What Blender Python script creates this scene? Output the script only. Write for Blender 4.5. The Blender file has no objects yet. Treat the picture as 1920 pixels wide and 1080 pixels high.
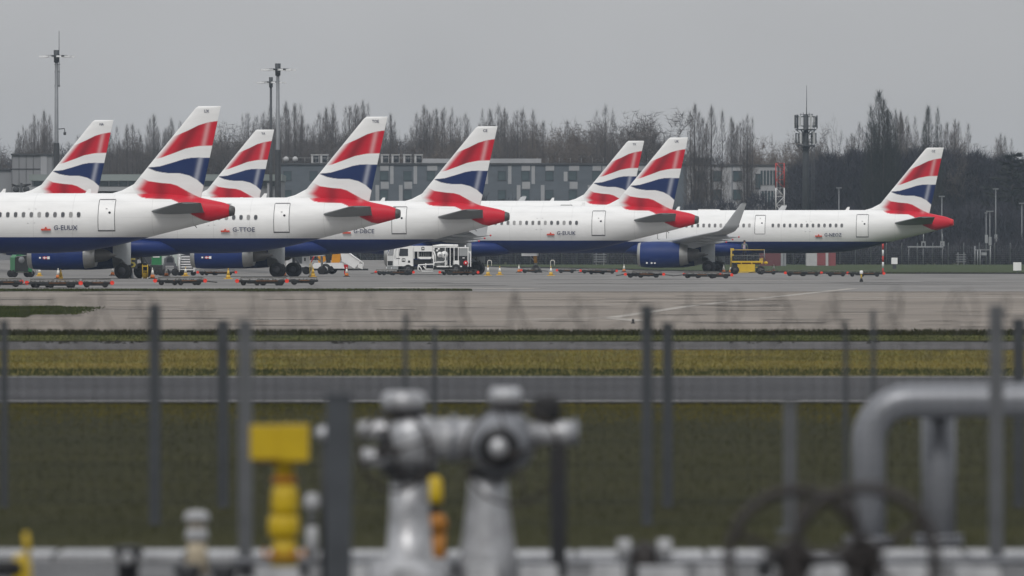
import bpy, bmesh, math, random
import numpy as np
from mathutils import Vector, Matrix, Euler

S = bpy.context.scene
COL = S.collection
R = math.radians
F = 16000.0            # focal length in 1920-wide pixels (300 mm on 36 mm)
CZ = 1.91              # camera height over the apron
HZ = 474.0             # row of the horizon in the 1920x1080 photograph

# ------------------------------------------------------------------ camera
cam = bpy.data.cameras.new('camera')
cam.lens = 300.0
cam.sensor_width = 36.0
cam.clip_start = 1.0
cam.clip_end = 9000.0
cam.dof.use_dof = True
cam.dof.focus_distance = 660.0
cam.dof.aperture_fstop = 2.6
camo = bpy.data.objects.new('camera', cam)
camo.location = (0, 0, CZ)
camo.rotation_euler = (R(90) - (540 - HZ) / F, 0, 0)
COL.objects.link(camo)
S.camera = camo

# ------------------------------------------------------------------ sky
SUN_EL, SUN_AZ = 46.0, 14.0          # behind the camera, a little to its left
world = bpy.data.worlds.new('World')
S.world = world
world.use_nodes = True
nt = world.node_tree
nt.nodes.clear()
wo = nt.nodes.new('ShaderNodeOutputWorld')
bg = nt.nodes.new('ShaderNodeBackground')
bg.inputs['Strength'].default_value = 0.10
sky = nt.nodes.new('ShaderNodeTexSky')
sky.sky_type = 'NISHITA'
sky.sun_disc = False
sky.sun_elevation = R(SUN_EL)
sky.sun_rotation = R(180 + SUN_AZ)
sky.air_density = 1.0
sky.dust_density = 3.0
# an even overcast layer in front of the blue: three times brighter overhead than at the horizon
tc = nt.nodes.new('ShaderNodeTexCoord')
sp = nt.nodes.new('ShaderNodeSeparateXYZ')
nt.links.new(tc.outputs['Generated'], sp.inputs[0])
mr = nt.nodes.new('ShaderNodeMapRange')
mr.inputs['From Min'].default_value = 0.0
mr.inputs['From Max'].default_value = 1.0
mr.inputs['To Min'].default_value = 4.5
mr.inputs['To Max'].default_value = 11.0
nt.links.new(sp.outputs['Z'], mr.inputs['Value'])
nz = nt.nodes.new('ShaderNodeTexNoise')
nz.inputs['Scale'].default_value = 11.0
nz.inputs['Detail'].default_value = 3.0
nt.links.new(tc.outputs['Generated'], nz.inputs['Vector'])
mr2 = nt.nodes.new('ShaderNodeMapRange')
mr2.inputs['From Min'].default_value = 0.3
mr2.inputs['From Max'].default_value = 0.7
mr2.inputs['To Min'].default_value = 0.84
mr2.inputs['To Max'].default_value = 1.12
nt.links.new(nz.outputs['Fac'], mr2.inputs['Value'])
mul = nt.nodes.new('ShaderNodeMath')
mul.operation = 'MULTIPLY'
nt.links.new(mr.outputs[0], mul.inputs[0])
nt.links.new(mr2.outputs[0], mul.inputs[1])
vm = nt.nodes.new('ShaderNodeVectorMath')
vm.operation = 'SCALE'
vm.inputs[0].default_value = (0.985, 0.995, 1.02)
nt.links.new(mul.outputs[0], vm.inputs['Scale'])
mx = nt.nodes.new('ShaderNodeMix')
mx.data_type = 'RGBA'
mx.inputs['Factor'].default_value = 0.93
nt.links.new(sky.outputs[0], mx.inputs['A'])
nt.links.new(vm.outputs[0], mx.inputs['B'])
nt.links.new(mx.outputs['Result'], bg.inputs['Color'])
nt.links.new(bg.outputs[0], wo.inputs['Surface'])

# ------------------------------------------------------------------ sun
sl = bpy.data.lights.new('sun', 'SUN')
sl.energy = 1.38
sl.angle = R(18)
sl.color = (1.0, 0.97, 0.93)
so = bpy.data.objects.new('sun', sl)
sd = Vector((-math.sin(R(SUN_AZ)) * math.cos(R(SUN_EL)), -math.cos(R(SUN_AZ)) * math.cos(R(SUN_EL)), math.sin(R(SUN_EL))))
so.rotation_euler = sd.to_track_quat('Z', 'Y').to_euler()
so.location = (0, -50, 200)
COL.objects.link(so)

vs = S.view_settings
vs.view_transform = 'Standard'
vs.look = 'None'
vs.exposure = 0.0
vs.gamma = 1.0
vs.use_curve_mapping = False
S.cycles.max_bounces = 6
S.cycles.volume_bounces = 1
S.cycles.use_denoising = True
S.cycles.volume_step_rate = 4.0

rnd = random.Random(11)

# ------------------------------------------------------------------ helpers
def AX(px, Y):
    """metres to the right of the optical axis for a column of the photograph at distance Y"""
    return (px - 960.0) * Y / F

def AZ(py, Y):
    return CZ - (py - HZ) * Y / F

def P(px, py, Y):
    return Vector((AX(px, Y), Y, AZ(py, Y)))

def mat(name, col, rough=0.6, metal=0.0, var=0.12, scale=3.0, spec=0.4, bump=0.0, stretch=(1, 1, 1), col2=None, scale2=None):
    m = bpy.data.materials.new(name)
    m.use_nodes = True
    t = m.node_tree
    b = t.nodes['Principled BSDF']
    b.inputs['Roughness'].default_value = rough
    b.inputs['Metallic'].default_value = metal
    b.inputs['Specular IOR Level'].default_value = spec
    tcn = t.nodes.new('ShaderNodeTexCoord')
    mp = t.nodes.new('ShaderNodeMapping')
    mp.inputs['Scale'].default_value = stretch
    t.links.new(tcn.outputs['Object'], mp.inputs[0])
    n = t.nodes.new('ShaderNodeTexNoise')
    n.inputs['Scale'].default_value = scale
    n.inputs['Detail'].default_value = 5.0
    n.inputs['Roughness'].default_value = 0.62
    t.links.new(mp.outputs[0], n.inputs['Vector'])
    r = t.nodes.new('ShaderNodeValToRGB')
    c2 = col2 or tuple(min(1.0, c * (1 + var)) for c in col)
    c1 = col if col2 else tuple(c * (1 - var) for c in col)
    r.color_ramp.elements[0].position = 0.3
    r.color_ramp.elements[1].position = 0.7
    r.color_ramp.elements[0].color = (*c1, 1)
    r.color_ramp.elements[1].color = (*c2, 1)
    t.links.new(n.outputs['Fac'], r.inputs[0])
    out = r.outputs[0]
    if scale2:
        n2 = t.nodes.new('ShaderNodeTexNoise')
        n2.inputs['Scale'].default_value = scale2
        n2.inputs['Detail'].default_value = 6.0
        n2.inputs['Roughness'].default_value = 0.7
        t.links.new(mp.outputs[0], n2.inputs['Vector'])
        q = t.nodes.new('ShaderNodeMapRange')
        q.inputs['From Min'].default_value = 0.3
        q.inputs['From Max'].default_value = 0.7
        q.inputs['To Min'].default_value = 1 - var
        q.inputs['To Max'].default_value = 1 + var
        t.links.new(n2.outputs['Fac'], q.inputs['Value'])
        v = t.nodes.new('ShaderNodeVectorMath')
        v.operation = 'SCALE'
        t.links.new(out, v.inputs[0])
        t.links.new(q.outputs[0], v.inputs['Scale'])
        out = v.outputs[0]
    t.links.new(out, b.inputs['Base Color'])
    if bump:
        bp = t.nodes.new('ShaderNodeBump')
        bp.inputs['Strength'].default_value = bump
        bp.inputs['Distance'].default_value = 0.05
        t.links.new(n.outputs['Fac'], bp.inputs['Height'])
        t.links.new(bp.outputs[0], b.inputs['Normal'])
    return m

class MB:
    """collects shapes and links them as ONE mesh object"""
    def __init__(self):
        self.v, self.f, self.mi, self.sm = [], [], [], []
        self.M = Matrix()
    def add(self, vs, fs, m=0, smooth=False):
        o = len(self.v)
        self.v.extend([tuple(self.M @ Vector(p)) for p in vs])
        for f in fs:
            self.f.append(tuple(i + o for i in f))
            self.mi.append(m)
            self.sm.append(smooth)
        return self
    def box(self, c, s, m=0, rz=0.0, taper=1.0):
        x, y, z = s[0] / 2, s[1] / 2, s[2] / 2
        vs = []
        for dz in (-1, 1):
            k = taper if dz > 0 else 1.0
            for dx, dy in ((-1, -1), (1, -1), (1, 1), (-1, 1)):
                a, b = dx * x * k, dy * y * k
                vs.append((c[0] + a * math.cos(rz) - b * math.sin(rz), c[1] + a * math.sin(rz) + b * math.cos(rz), c[2] + dz * z))
        return self.add(vs, [(3, 2, 1, 0), (4, 5, 6, 7), (0, 1, 5, 4), (1, 2, 6, 5), (2, 3, 7, 6), (3, 0, 4, 7)], m)
    def bb(self, lo, hi, m=0):
        return self.box([(a + b) / 2 for a, b in zip(lo, hi)], [abs(b - a) for a, b in zip(lo, hi)], m)
    def tube(self, pts, r, n=8, m=0, closed=False, smooth=True):
        pts = [Vector(p) for p in pts]
        k = len(pts)
        rr = r if isinstance(r, (list, tuple)) else [r] * k
        vs, fs = [], []
        up = None
        for i, p in enumerate(pts):
            if closed:
                d = pts[(i + 1) % k] - pts[i - 1]
            else:
                d = pts[min(i + 1, k - 1)] - pts[max(i - 1, 0)]
            if d.length < 1e-9:
                d = Vector((0, 0, 1))
            d.normalize()
            if up is None:
                up = d.orthogonal().normalized()
            else:
                up = up - d * up.dot(d)
                up = up.normalized() if up.length > 1e-6 else d.orthogonal().normalized()
            w = d.cross(up)
            for j in range(n):
                a = 2 * math.pi * j / n
                vs.append(p + (up * math.cos(a) + w * math.sin(a)) * rr[i])
        for i in range(k if closed else k - 1):
            for j in range(n):
                a, b = i * n + j, i * n + (j + 1) % n
                c, d2 = ((i + 1) % k) * n + (j + 1) % n, ((i + 1) % k) * n + j
                fs.append((a, b, c, d2))
        if not closed:
            fs.append(tuple(reversed(range(n))))
            fs.append(tuple((k - 1) * n + j for j in range(n)))
        return self.add(vs, fs, m, smooth)
    def lathe(self, prof, c=(0, 0, 0), axis='z', n=20, m=0, smooth=True, cap=True):
        """prof: list of (distance along axis, radius)"""
        vs, fs = [], []
        for t, r in prof:
            for j in range(n):
                a = 2 * math.pi * j / n
                u, w = r * math.cos(a), r * math.sin(a)
                q = {'z': (u, w, t), 'x': (t, u, w), 'y': (u, t, w)}[axis]
                vs.append((c[0] + q[0], c[1] + q[1], c[2] + q[2]))
        for i in range(len(prof) - 1):
            for j in range(n):
                fs.append((i * n + j, i * n + (j + 1) % n, (i + 1) * n + (j + 1) % n, (i + 1) * n + j))
        if cap:
            fs.append(tuple(reversed(range(n))))
            fs.append(tuple((len(prof) - 1) * n + j for j in range(n)))
        return self.add(vs, fs, m, smooth)
    def prism(self, poly, y0, y1, m=0, plane='xz'):
        n = len(poly)
        vs = []
        for y in (y0, y1):
            for a, b in poly:
                vs.append((a, y, b) if plane == 'xz' else ((a, b, y) if plane == 'xy' else (y, a, b)))
        fs = [tuple(range(n)), tuple(reversed(range(n, 2 * n)))]
        for i in range(n):
            j = (i + 1) % n
            fs.append((i, n + i, n + j, j))
        return self.add(vs, fs, m)
    def mesh(self, name, mats):
        me = bpy.data.meshes.new(name)
        me.from_pydata(self.v, [], self.f)
        for mm in (mats if isinstance(mats, (list, tuple)) else [mats]):
            me.materials.append(mm)
        me.polygons.foreach_set('material_index', self.mi)
        me.polygons.foreach_set('use_smooth', self.sm)
        me.update()
        return me
    def build(self, name, mats, parent=None, loc=None, rz=0.0):
        return link(name, self.mesh(name, mats), parent, loc, rz)

def link(name, me, parent=None, loc=None, rz=0.0):
    o = bpy.data.objects.new(name, me)
    COL.objects.link(o)
    if parent is not None:
        o.parent = parent
    if loc is not None:
        o.location = loc
    if rz:
        o.rotation_euler = (0, 0, rz)
    return o

def tag(o, label=None, cat=None, group=None, kind=None):
    if label: o['label'] = label
    if cat: o['category'] = cat
    if group: o['group'] = group
    if kind: o['kind'] = kind
    return o

def empty(name, loc, rz=0.0, label=None, cat=None, group=None):
    o = bpy.data.objects.new(name, None)
    COL.objects.link(o)
    o.empty_display_size = 0.3
    o.location = loc
    o.rotation_euler = (0, 0, rz)
    return tag(o, label, cat, group)

KIDS = {}
def copy_tree(o, parent=None):
    c = o.copy()
    COL.objects.link(c)
    if parent is not None:
        c.parent = parent
    for ch in o.children:
        copy_tree(ch, c)
    return c

def text_mesh(body, width, height, m, name):
    cu = bpy.data.curves.new('lettering', 'FONT')
    cu.body = body
    cu.align_x = 'LEFT'
    cu.resolution_u = 2
    cu.offset = 0.012
    ob = bpy.data.objects.new('lettering', cu)
    COL.objects.link(ob)
    dg = bpy.context.evaluated_depsgraph_get()
    me = bpy.data.meshes.new_from_object(ob.evaluated_get(dg))
    bpy.data.objects.remove(ob)
    bpy.data.curves.remove(cu)
    co = np.empty(len(me.vertices) * 3, dtype=np.float32)
    me.vertices.foreach_get('co', co)
    co = co.reshape(-1, 3)
    lo, hi = co.min(0), co.max(0)
    out = np.zeros_like(co)
    out[:, 0] = (co[:, 0] - lo[0]) / (hi[0] - lo[0]) * width
    out[:, 2] = (co[:, 1] - lo[1]) / (hi[1] - lo[1]) * height
    me.vertices.foreach_set('co', out.ravel())
    me.materials.clear()
    me.materials.append(m)
    me.name = name
    me.update()
    return me

def smooth01(a, b, x):
    t = np.clip((x - a) / (b - a), 0, 1)
    return t * t * (3 - 2 * t)

def np_mesh(name, V, Fq, mats, smooth=True, col=None):
    me = bpy.data.meshes.new(name)
    me.from_pydata(V.tolist() if hasattr(V, 'tolist') else V, [], Fq.tolist() if hasattr(Fq, 'tolist') else Fq)
    for mm in (mats if isinstance(mats, (list, tuple)) else [mats]):
        me.materials.append(mm)
    if smooth:
        me.polygons.foreach_set('use_smooth', [True] * len(me.polygons))
    if col is not None:
        a = me.color_attributes.new('paint', 'FLOAT_COLOR', 'POINT')
        c4 = np.ones((len(V), 4), dtype=np.float32)
        c4[:, :3] = col
        a.data.foreach_set('color', c4.ravel())
    me.update()
    return me

# ------------------------------------------------------------------ terrain
YK = [-80, 75, 90, 205, 250, 302, 316, 318, 330, 470, 860, 1000, 1200, 3200]
ZK = [-0.95, -0.95, -0.964, -1.735, -1.746, -1.563, -1.43, -1.39, -1.204, 0.0, 0.0, 0.35, 0.6, 1.2]

def gz(X, Y):
    """height of the land: a dip before the apron, the apron level, a slightly higher second row of stands"""
    z = float(np.interp(Y, YK, ZK))
    if 560 < Y < 1000:
        xl = float(np.interp(Y, [560, 618, 665, 730, 800, 1000], [-36, -28, -18, -3, 19, 60]))
        u = xl - X
        t = min(1, max(0, (u - 24) / 14))
        f = t * t * (3 - 2 * t)
        e = min(1, max(0, (X + 8) / 6))
        f *= 1 - e * e * (3 - 2 * e)
        z += 0.95 * f * min(1, max(0, (Y - 600) / 50)) * min(1, max(0, (1000 - Y) / 90))
    return z

def ground_row(py, z0=None):
    """distance at which the apron shows at a row of the photograph (level part or its slope)"""
    y = 1.91 * F / (py - HZ)
    if y >= 470:
        return y
    return 5.952 / ((py - HZ) / F + 0.0086)

def sheet(name, xs, ys, off, m):
    V, Q = [], []
    for y in ys:
        for x in xs:
            V.append((x, y, gz(x, y) + off))
    n = len(xs)
    for j in range(len(ys) - 1):
        for i in range(n - 1):
            Q.append((j * n + i, j * n + i + 1, (j + 1) * n + i + 1, (j + 1) * n + i))
    o = link(name, np_mesh(name, V, Q, m, smooth=True))
    return tag(o, kind='structure')

def lin(a, b, st):
    n = max(1, int(round((b - a) / st)))
    return [a + (b - a) * i / n for i in range(n + 1)]

XS = [-1800, -900, -400, -200] + lin(-120, 100, 4) + [200, 400, 900, 1800]
YA = lin(330, 470, 20) + lin(475, 1000, 5)
YALL = [-80, 0, 40, 75, 90, 120, 160, 205, 250, 302, 316, 318] + YA + [1100, 1200, 1600, 2200, 3200]

m_grass_near = mat('meadow_grass', (0.018, 0.0195, 0.0035), 0.95, 0, 0.35, 0.16, 0.1, col2=(0.033, 0.032, 0.0065), scale2=0.9, stretch=(0.22, 1, 1))
m_grass_dry = mat('dry_grass', (0.100, 0.100, 0.020), 0.95, 0, 0.35, 0.2, 0.1, col2=(0.20, 0.155, 0.040), scale2=1.6)
m_grass_verge = mat('verge_grass', (0.030, 0.045, 0.016), 0.95, 0, 0.3, 0.3, 0.1, col2=(0.050, 0.064, 0.026), scale2=2.0)
m_apron = mat('apron_concrete', (0.155, 0.134, 0.112), 0.85, 0, 0.18, 0.03, 0.3, col2=(0.25, 0.218, 0.185), scale2=0.22)
m_apron_far = mat('apron_asphalt', (0.122, 0.117, 0.110), 0.8, 0, 0.18, 0.035, 0.35, col2=(0.198, 0.190, 0.180), scale2=0.25)
m_road = mat('road_asphalt', (0.030, 0.030, 0.034), 0.85, 0, 0.18, 0.06, 0.3, col2=(0.052, 0.052, 0.057), scale2=0.5)
m_strip = mat('gravel_strip', (0.075, 0.072, 0.074), 0.9, 0, 0.2, 0.3, 0.2, col2=(0.135, 0.128, 0.128), scale2=2.0)
m_line = mat('line_paint', (0.50, 0.50, 0.47), 0.7, 0, 0.3, 0.8)
m_line_worn = mat('worn_line_paint', (0.23, 0.21, 0.185), 0.8, 0, 0.25, 0.25, col2=(0.36, 0.335, 0.30))
m_joint = mat('joint_tar', (0.07, 0.062, 0.058), 0.9, 0, 0.35, 0.3)
m_slab = mat('pad_concrete', (0.42, 0.43, 0.44), 0.85, 0, 0.15, 1.3, 0.3, col2=(0.55, 0.56, 0.57), scale2=9.0)

sheet('ground', XS, YALL, 0.0, m_grass_near)
sheet('dry_grass_strip', XS, [250.5, 275, 302], 0.03, m_grass_dry)
sheet('green_grass_strip', XS, [318, 330], 0.03, mat('olive_grass', (0.060, 0.070, 0.014), 0.95, 0, 0.35, 0.2, 0.1, col2=(0.105, 0.105, 0.024), scale2=1.6))
sheet('track', XS, [302.0, 316.0], 0.045, m_strip)
sheet('perimeter_road', XS, [205, 225, 250], 0.05, m_road)
sheet('apron', XS, [y for y in YA if y <= 450], 0.05, m_apron)
sheet('aircraft_stand', XS, [450.0] + [y for y in YA if y > 450], 0.05, m_apron_far)
sheet('road_edge_marking', XS, [247.5, 248.1], 0.056, m_line)
sheet('road_edge_marking', XS, [206.4, 206.95], 0.056, m_line)

def strip_path(name, pts, w, off, m):
    """a painted line: pts are (x, y) on the ground"""
    V, Q = [], []
    for i, (x, y) in enumerate(pts):
        a = Vector(pts[max(0, i - 1)])
        b = Vector(pts[min(len(pts) - 1, i + 1)])
        d = (b - a).normalized()
        nx, ny = -d.y * w / 2, d.x * w / 2
        for sgn in (1, -1):
            X, Y = x + nx * sgn, y + ny * sgn
            V.append((X, Y, gz(X, Y) + off))
    for i in range(len(pts) - 1):
        Q.append((2 * i, 2 * i + 1, 2 * i + 3, 2 * i + 2))
    return tag(link(name, np_mesh(name, V, Q, m, False)), kind='structure')

def gp(px, py):
    Y = ground_row(py)
    return (AX(px, Y), Y)

def seg(a, b, n=6):
    return [(a[0] + (b[0] - a[0]) * i / n, a[1] + (b[1] - a[1]) * i / n) for i in range(n + 1)]

strip_path('apron_marking', seg(gp(1145, 598), gp(1300, 575)) + seg(gp(1300, 575), gp(1600, 543))[1:], .62, 0.058, m_line_worn)
strip_path('apron_marking', seg(gp(940, 602), gp(1140, 598.5)), 1.3, 0.058, m_line_worn)
strip_path('apron_marking', seg(gp(1148, 599), gp(1206, 605)), 1.0, 0.062, m_line_worn)
strip_path('apron_marking', seg(gp(1560, 561), gp(2300, 558)), 1.5, 0.058, m_line_worn)
strip_path('apron_marking', seg(gp(700, 575), gp(1180, 573)), 0.9, 0.058, m_line_worn)
strip_path('stand_marking', seg(gp(700, 541), gp(1010, 543)), 2.5, 0.058, m_line_worn)
strip_path('stand_marking', seg(gp(1100, 529), gp(1640, 527)), 2.5, 0.058, m_line_worn)
strip_path('slot_drain', seg((-140, 447.5), (140, 447.5), 60), 1.0, 0.062, m_joint)
strip_path('slot_drain', seg(gp(1000, 534), gp(2200, 531), 20), 2.2, 0.062, m_joint)
for k_, yy in enumerate(range(335, 446, 6)):
    strip_path('slab_joint', seg((-140, yy), (140, yy + 1.5), 40), 0.30 if k_ % 3 == 0 else 0.12, 0.056, m_joint)

# patches of tar and rubber on the stands
pm = MB()
for i in range(60):
    Y = rnd.uniform(480, 720)
    X = rnd.uniform(-0.065, 0.065) * Y
    if Y > 600 and X < -0.012 * Y: continue
    w, d = rnd.uniform(2, 9), rnd.uniform(1.2, 5)
    n = 9
    ring = []
    for k in range(n):
        a = 2 * math.pi * k / n
        q = rnd.uniform(0.7, 1.1)
        x, y = X + w / 2 * q * math.cos(a), Y + d / 2 * q * math.sin(a)
        ring.append((x, y, gz(x, y) + 0.060 + 0.0015 * (i % 7)))
    pm.add(ring, [tuple(range(n))])
tag(pm.build('tarmac_patch', mat('tar_patch', (0.10, 0.098, 0.096), 0.8, 0, 0.2, 0.5)), kind='structure')

pm = MB()
for i in range(46):
    Y = rnd.uniform(336, 440)
    X = rnd.uniform(-0.066, 0.066) * Y
    w, d = rnd.uniform(2, 7), rnd.uniform(.8, 3.5)
    ring = []
    for k in range(10):
        a = 2 * math.pi * k / 10
        q_ = rnd.uniform(0.7, 1.1)
        x, y = X + w / 2 * q_ * math.cos(a), Y + d / 2 * q_ * math.sin(a)
        ring.append((x, y, gz(x, y) + 0.066 + 0.0012 * (i % 7)))
    pm.add(ring, [tuple(range(10))], i % 3 == 0)
tag(pm.build('concrete_patch', [mat('stained_concrete', (0.135, 0.118, 0.10), 0.85, 0, 0.2, 0.3, col2=(0.19, 0.168, 0.145)), mat('pale_concrete_patch', (0.24, 0.21, 0.18), 0.85, 0, 0.15, 0.3)]), kind='structure')

# grass verge behind the stands: its edge runs obliquely
EDGE = [(-200, 1000), (-20, 985), (2.5, 935), (13, 880), (20, 820), (34, 752), (60, 738), (400, 700)]
def edge_y(x):
    return float(np.interp(x, [e[0] for e in EDGE], [e[1] for e in EDGE]))
V, Q = [], []
vx = lin(-200, 160, 4)
for i, x in enumerate(vx):
    y0 = edge_y(x)
    for k in range(9):
        t = k / 8
        y = y0 + (1040 - y0) * t
        V.append((x, y, gz(x, y) + 0.10))
for i in range(len(vx) - 1):
    for k in range(8):
        Q.append((i * 9 + k, (i + 1) * 9 + k, (i + 1) * 9 + k + 1, i * 9 + k + 1))
tag(link('grass_verge', np_mesh('grass_verge', V, Q, m_grass_verge)), kind='structure')
# kerb drain in front of the verge
kb = MB()
for i in range(len(vx) - 1):
    x0, x1 = vx[i], vx[i + 1]
    if x0 < -30: continue
    y0, y1 = edge_y(x0) - 0.25, edge_y(x1) - 0.25
    a = [(x0, y0 - .2, gz(x0, y0) + .03), (x1, y1 - .2, gz(x1, y1) + .03), (x1, y1 + .2, gz(x1, y1) + .03), (x0, y0 + .2, gz(x0, y0) + .03)]
    b = [(p[0], p[1], p[2] + .15) for p in a]
    kb.add(a + b, [(0, 1, 5, 4), (4, 5, 6, 7), (2, 3, 7, 6), (1, 2, 6, 5), (3, 0, 4, 7)])
tag(kb.build('kerb', mat('dark_kerb', (0.045, 0.045, 0.045), 0.9)), kind='structure')

# tarmac floor of the pipe compound
m_pad = mat('compound_floor', (0.035, 0.036, 0.038), 0.9, 0, 0.3, 1.1, 0.3, col2=(0.19, 0.192, 0.196), scale2=4.0)
sheet('compound_pavement', lin(-14, 14, 1.0), [30, 45, 60, 75, 77, 79, 81.2], 0.03, m_pad)

# grass blades
def blades(name, spots, hmin, hmax, w, m, kind='stuff'):
    n = len(spots)
    sp = np.array(spots)
    rs = np.random.RandomState(len(spots) + 7)
    ang = rs.uniform(0, 2 * np.pi, n)
    h = rs.uniform(hmin, hmax, n)
    lean = rs.normal(0, 0.35, (n, 2)) * h[:, None]
    V = np.zeros((n, 3, 3))
    ww = w * rs.uniform(.6, 1.4, n)
    V[:, 0, 0] = sp[:, 0] - np.cos(ang) * ww
    V[:, 0, 1] = sp[:, 1] - np.sin(ang) * ww
    V[:, 1, 0] = sp[:, 0] + np.cos(ang) * ww
    V[:, 1, 1] = sp[:, 1] + np.sin(ang) * ww
    V[:, 0, 2] = V[:, 1, 2] = sp[:, 2]
    V[:, 2, 0] = sp[:, 0] + lean[:, 0]
    V[:, 2, 1] = sp[:, 1] + lean[:, 1]
    V[:, 2, 2] = sp[:, 2] + h
    me = np_mesh(name, V.reshape(-1, 3), np.arange(3 * n).reshape(-1, 3), m, False)
    return tag(link(name, me), kind=kind)

def scatter(n, y0, y1, spread=0.068, zoff=0.03, xr=None):
    out = []
    n, spread = int(n * 1.3), spread * 1.3
    for _ in range(n):
        Y = rnd.uniform(y0, y1)
        X = rnd.uniform(*xr) if xr else rnd.uniform(-spread, spread) * Y
        out.append((X, Y, gz(X, Y) + zoff))
    return out

m_bl_dark = mat('dark_blades', (0.020, 0.023, 0.005), 0.95, 0, 0.4, 0.12, 0.05, col2=(0.037, 0.038, 0.008))
m_bl_dry = mat('dry_blades', (0.110, 0.108, 0.022), 0.95, 0, 0.4, 0.15, 0.05, col2=(0.25, 0.19, 0.050))
m_bl_olive = mat('olive_blades', (0.070, 0.070, 0.014), 0.95, 0, 0.4, 0.12, 0.05, col2=(0.150, 0.125, 0.030))
m_bl_mid = mat('green_blades', (0.030, 0.044, 0.012), 0.95, 0, 0.4, 0.25, 0.05, col2=(0.062, 0.070, 0.022))
blades('meadow_grass', scatter(22000, 84, 204, 0.066, -0.01), 0.02, 0.07, 0.012, m_bl_dark)
blades('yellow_grass', [p for p in scatter(60000, 150, 204.5, 0.066, -0.01) if rnd.random() < 1.3 * ((p[1] - 149) / 55.0) ** 2.6], 0.04, 0.10, 0.014, m_bl_olive)
blades('dry_grass', scatter(30000, 262, 301, 0.066, 0.02), 0.04, 0.11, 0.02, m_bl_dry)
blades('mown_grass', scatter(12000, 251, 262, 0.066, 0.02), 0.04, 0.12, 0.02, m_bl_mid)
blades('rank_grass', scatter(16000, 325.5, 330.4, 0.066, 0.02), 0.08, 0.21, 0.035, m_bl_dark)
blades('strip_grass', scatter(12000, 318, 326, 0.066, 0.02), 0.03, 0.08, 0.02, m_bl_mid)
def turf(name, ring):
    mb = MB()
    c = (sum(p[0] for p in ring) / len(ring), sum(p[1] for p in ring) / len(ring))
    n = len(ring)
    mb.add([(x, y, gz(x, y) + .063) for x, y in ring] + [(c[0], c[1], gz(*c) + .063)], [(k, (k + 1) % n, n) for k in range(n)])
    return tag(mb.build(name, m_turf), kind='structure')
m_turf = mat('thin_turf', (0.034, 0.040, 0.014), 0.95, 0, 0.3, 0.5, 0.1, col2=(0.060, 0.060, 0.024))
def half(X):
    return max(.05, (1.5 + .5 * math.sin(X * 1.3) + .4 * math.sin(X * .47 + 1)) * min(1, (-2.1 - X) / 3.5))
sx_ = lin(-40, -2.15, .5)
turf_v = MB()
for a, b in zip(sx_[:-1], sx_[1:]):
    q4 = [(a, 452 - half(a)), (b, 452 - half(b)), (b, 452 + half(b)), (a, 452 + half(a))]
    turf_v.add([(x, y, gz(x, y) + .064) for x, y in q4], [(0, 1, 2, 3)])
tag(turf_v.build('turf_sliver', m_turf), kind='structure')
sliver = []
for _ in range(16000):
    X = rnd.uniform(-34, -2.15)
    Y = 452 + rnd.uniform(-1, 1) * half(X)
    sliver.append((X, Y, gz(X, Y) + 0.05))
blades('sliver_grass', sliver, 0.03, 0.15, 0.05, m_bl_mid)
turf_p = [(-34, 366), (-26, 363), (-22, 365), (-20, 372), (-19, 384), (-19.6, 390), (-21.5, 394), (-24, 399), (-29, 402), (-36, 404)]
turf('turf_patch', turf_p)
patch = []
for _ in range(26000):
    X = rnd.uniform(-27, -18.4)
    Y = rnd.uniform(362, 402) + 3 * math.sin(X * 1.1)
    if X > -20.8 and (abs(Y - 383) > 11 or rnd.random() < (X + 20.8) / 2.2): continue
    if X > -24 and Y > 396: continue
    patch.append((X, Y, gz(X, Y) + 0.05))
blades('patch_grass', patch, 0.03, 0.09, 0.045, m_bl_mid)
blades('verge_tufts_grass', [(x, edge_y(x) + rnd.uniform(0.1, 14), gz(x, edge_y(x)) + 0.08) for x in [rnd.uniform(-12, 62) for _ in range(14000)]], 0.04, 0.16, 0.06, m_bl_mid)

# dark clods thrown onto the track
cl = MB()
for _ in range(70):
    px = rnd.choice([rnd.gauss(115, 14), rnd.gauss(215, 22), rnd.gauss(640, 10), rnd.gauss(1430, 40), rnd.uniform(0, 1920), rnd.uniform(0, 1920)])
    Y = rnd.uniform(312, 316)
    X = AX(px, Y)
    r = rnd.uniform(0.03, 0.10)
    vsx = []
    for k in range(6):
        a = k * math.pi / 3
        q = rnd.uniform(.6, 1.2)
        vsx.append((X + r * q * 1.6 * math.cos(a), Y + r * q * math.sin(a), gz(X, Y) + 0.045))
    vsx.append((X + rnd.uniform(-.3, .3) * r, Y, gz(X, Y) + 0.045 + r * rnd.uniform(.6, 1.2)))
    cl.add(vsx, [(k, (k + 1) % 6, 6) for k in range(6)])
tag(cl.build('soil_debris', mat('soil', (0.02, 0.018, 0.014), 0.95)), kind='stuff')

# ------------------------------------------------------------------ winter haze
def haze_box(density):
    m = bpy.data.materials.new('haze_air')
    m.use_nodes = True
    t = m.node_tree
    t.nodes.remove(t.nodes['Principled BSDF'])
    pv = t.nodes.new('ShaderNodeVolumePrincipled')
    pv.inputs['Color'].default_value = (0.70, 0.84, 1.0, 1)
    pv.inputs['Density'].default_value = density
    pv.inputs['Anisotropy'].default_value = 0.1
    t.links.new(pv.outputs[0], t.nodes['Material Output'].inputs['Volume'])
    mb = MB()
    mb.bb((-1900, -140, -2.9), (1900, 3300, 36.0))
    o = mb.build('haze', m)
    return tag(o, kind='stuff')
haze_box(0.000082)

# ================================================================== AIRCRAFT
WHITE = np.array((0.80, 0.80, 0.79))
RED = np.array((0.56, 0.006, 0.024))
NAVY = np.array((0.0025, 0.0210, 0.135))

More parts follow.
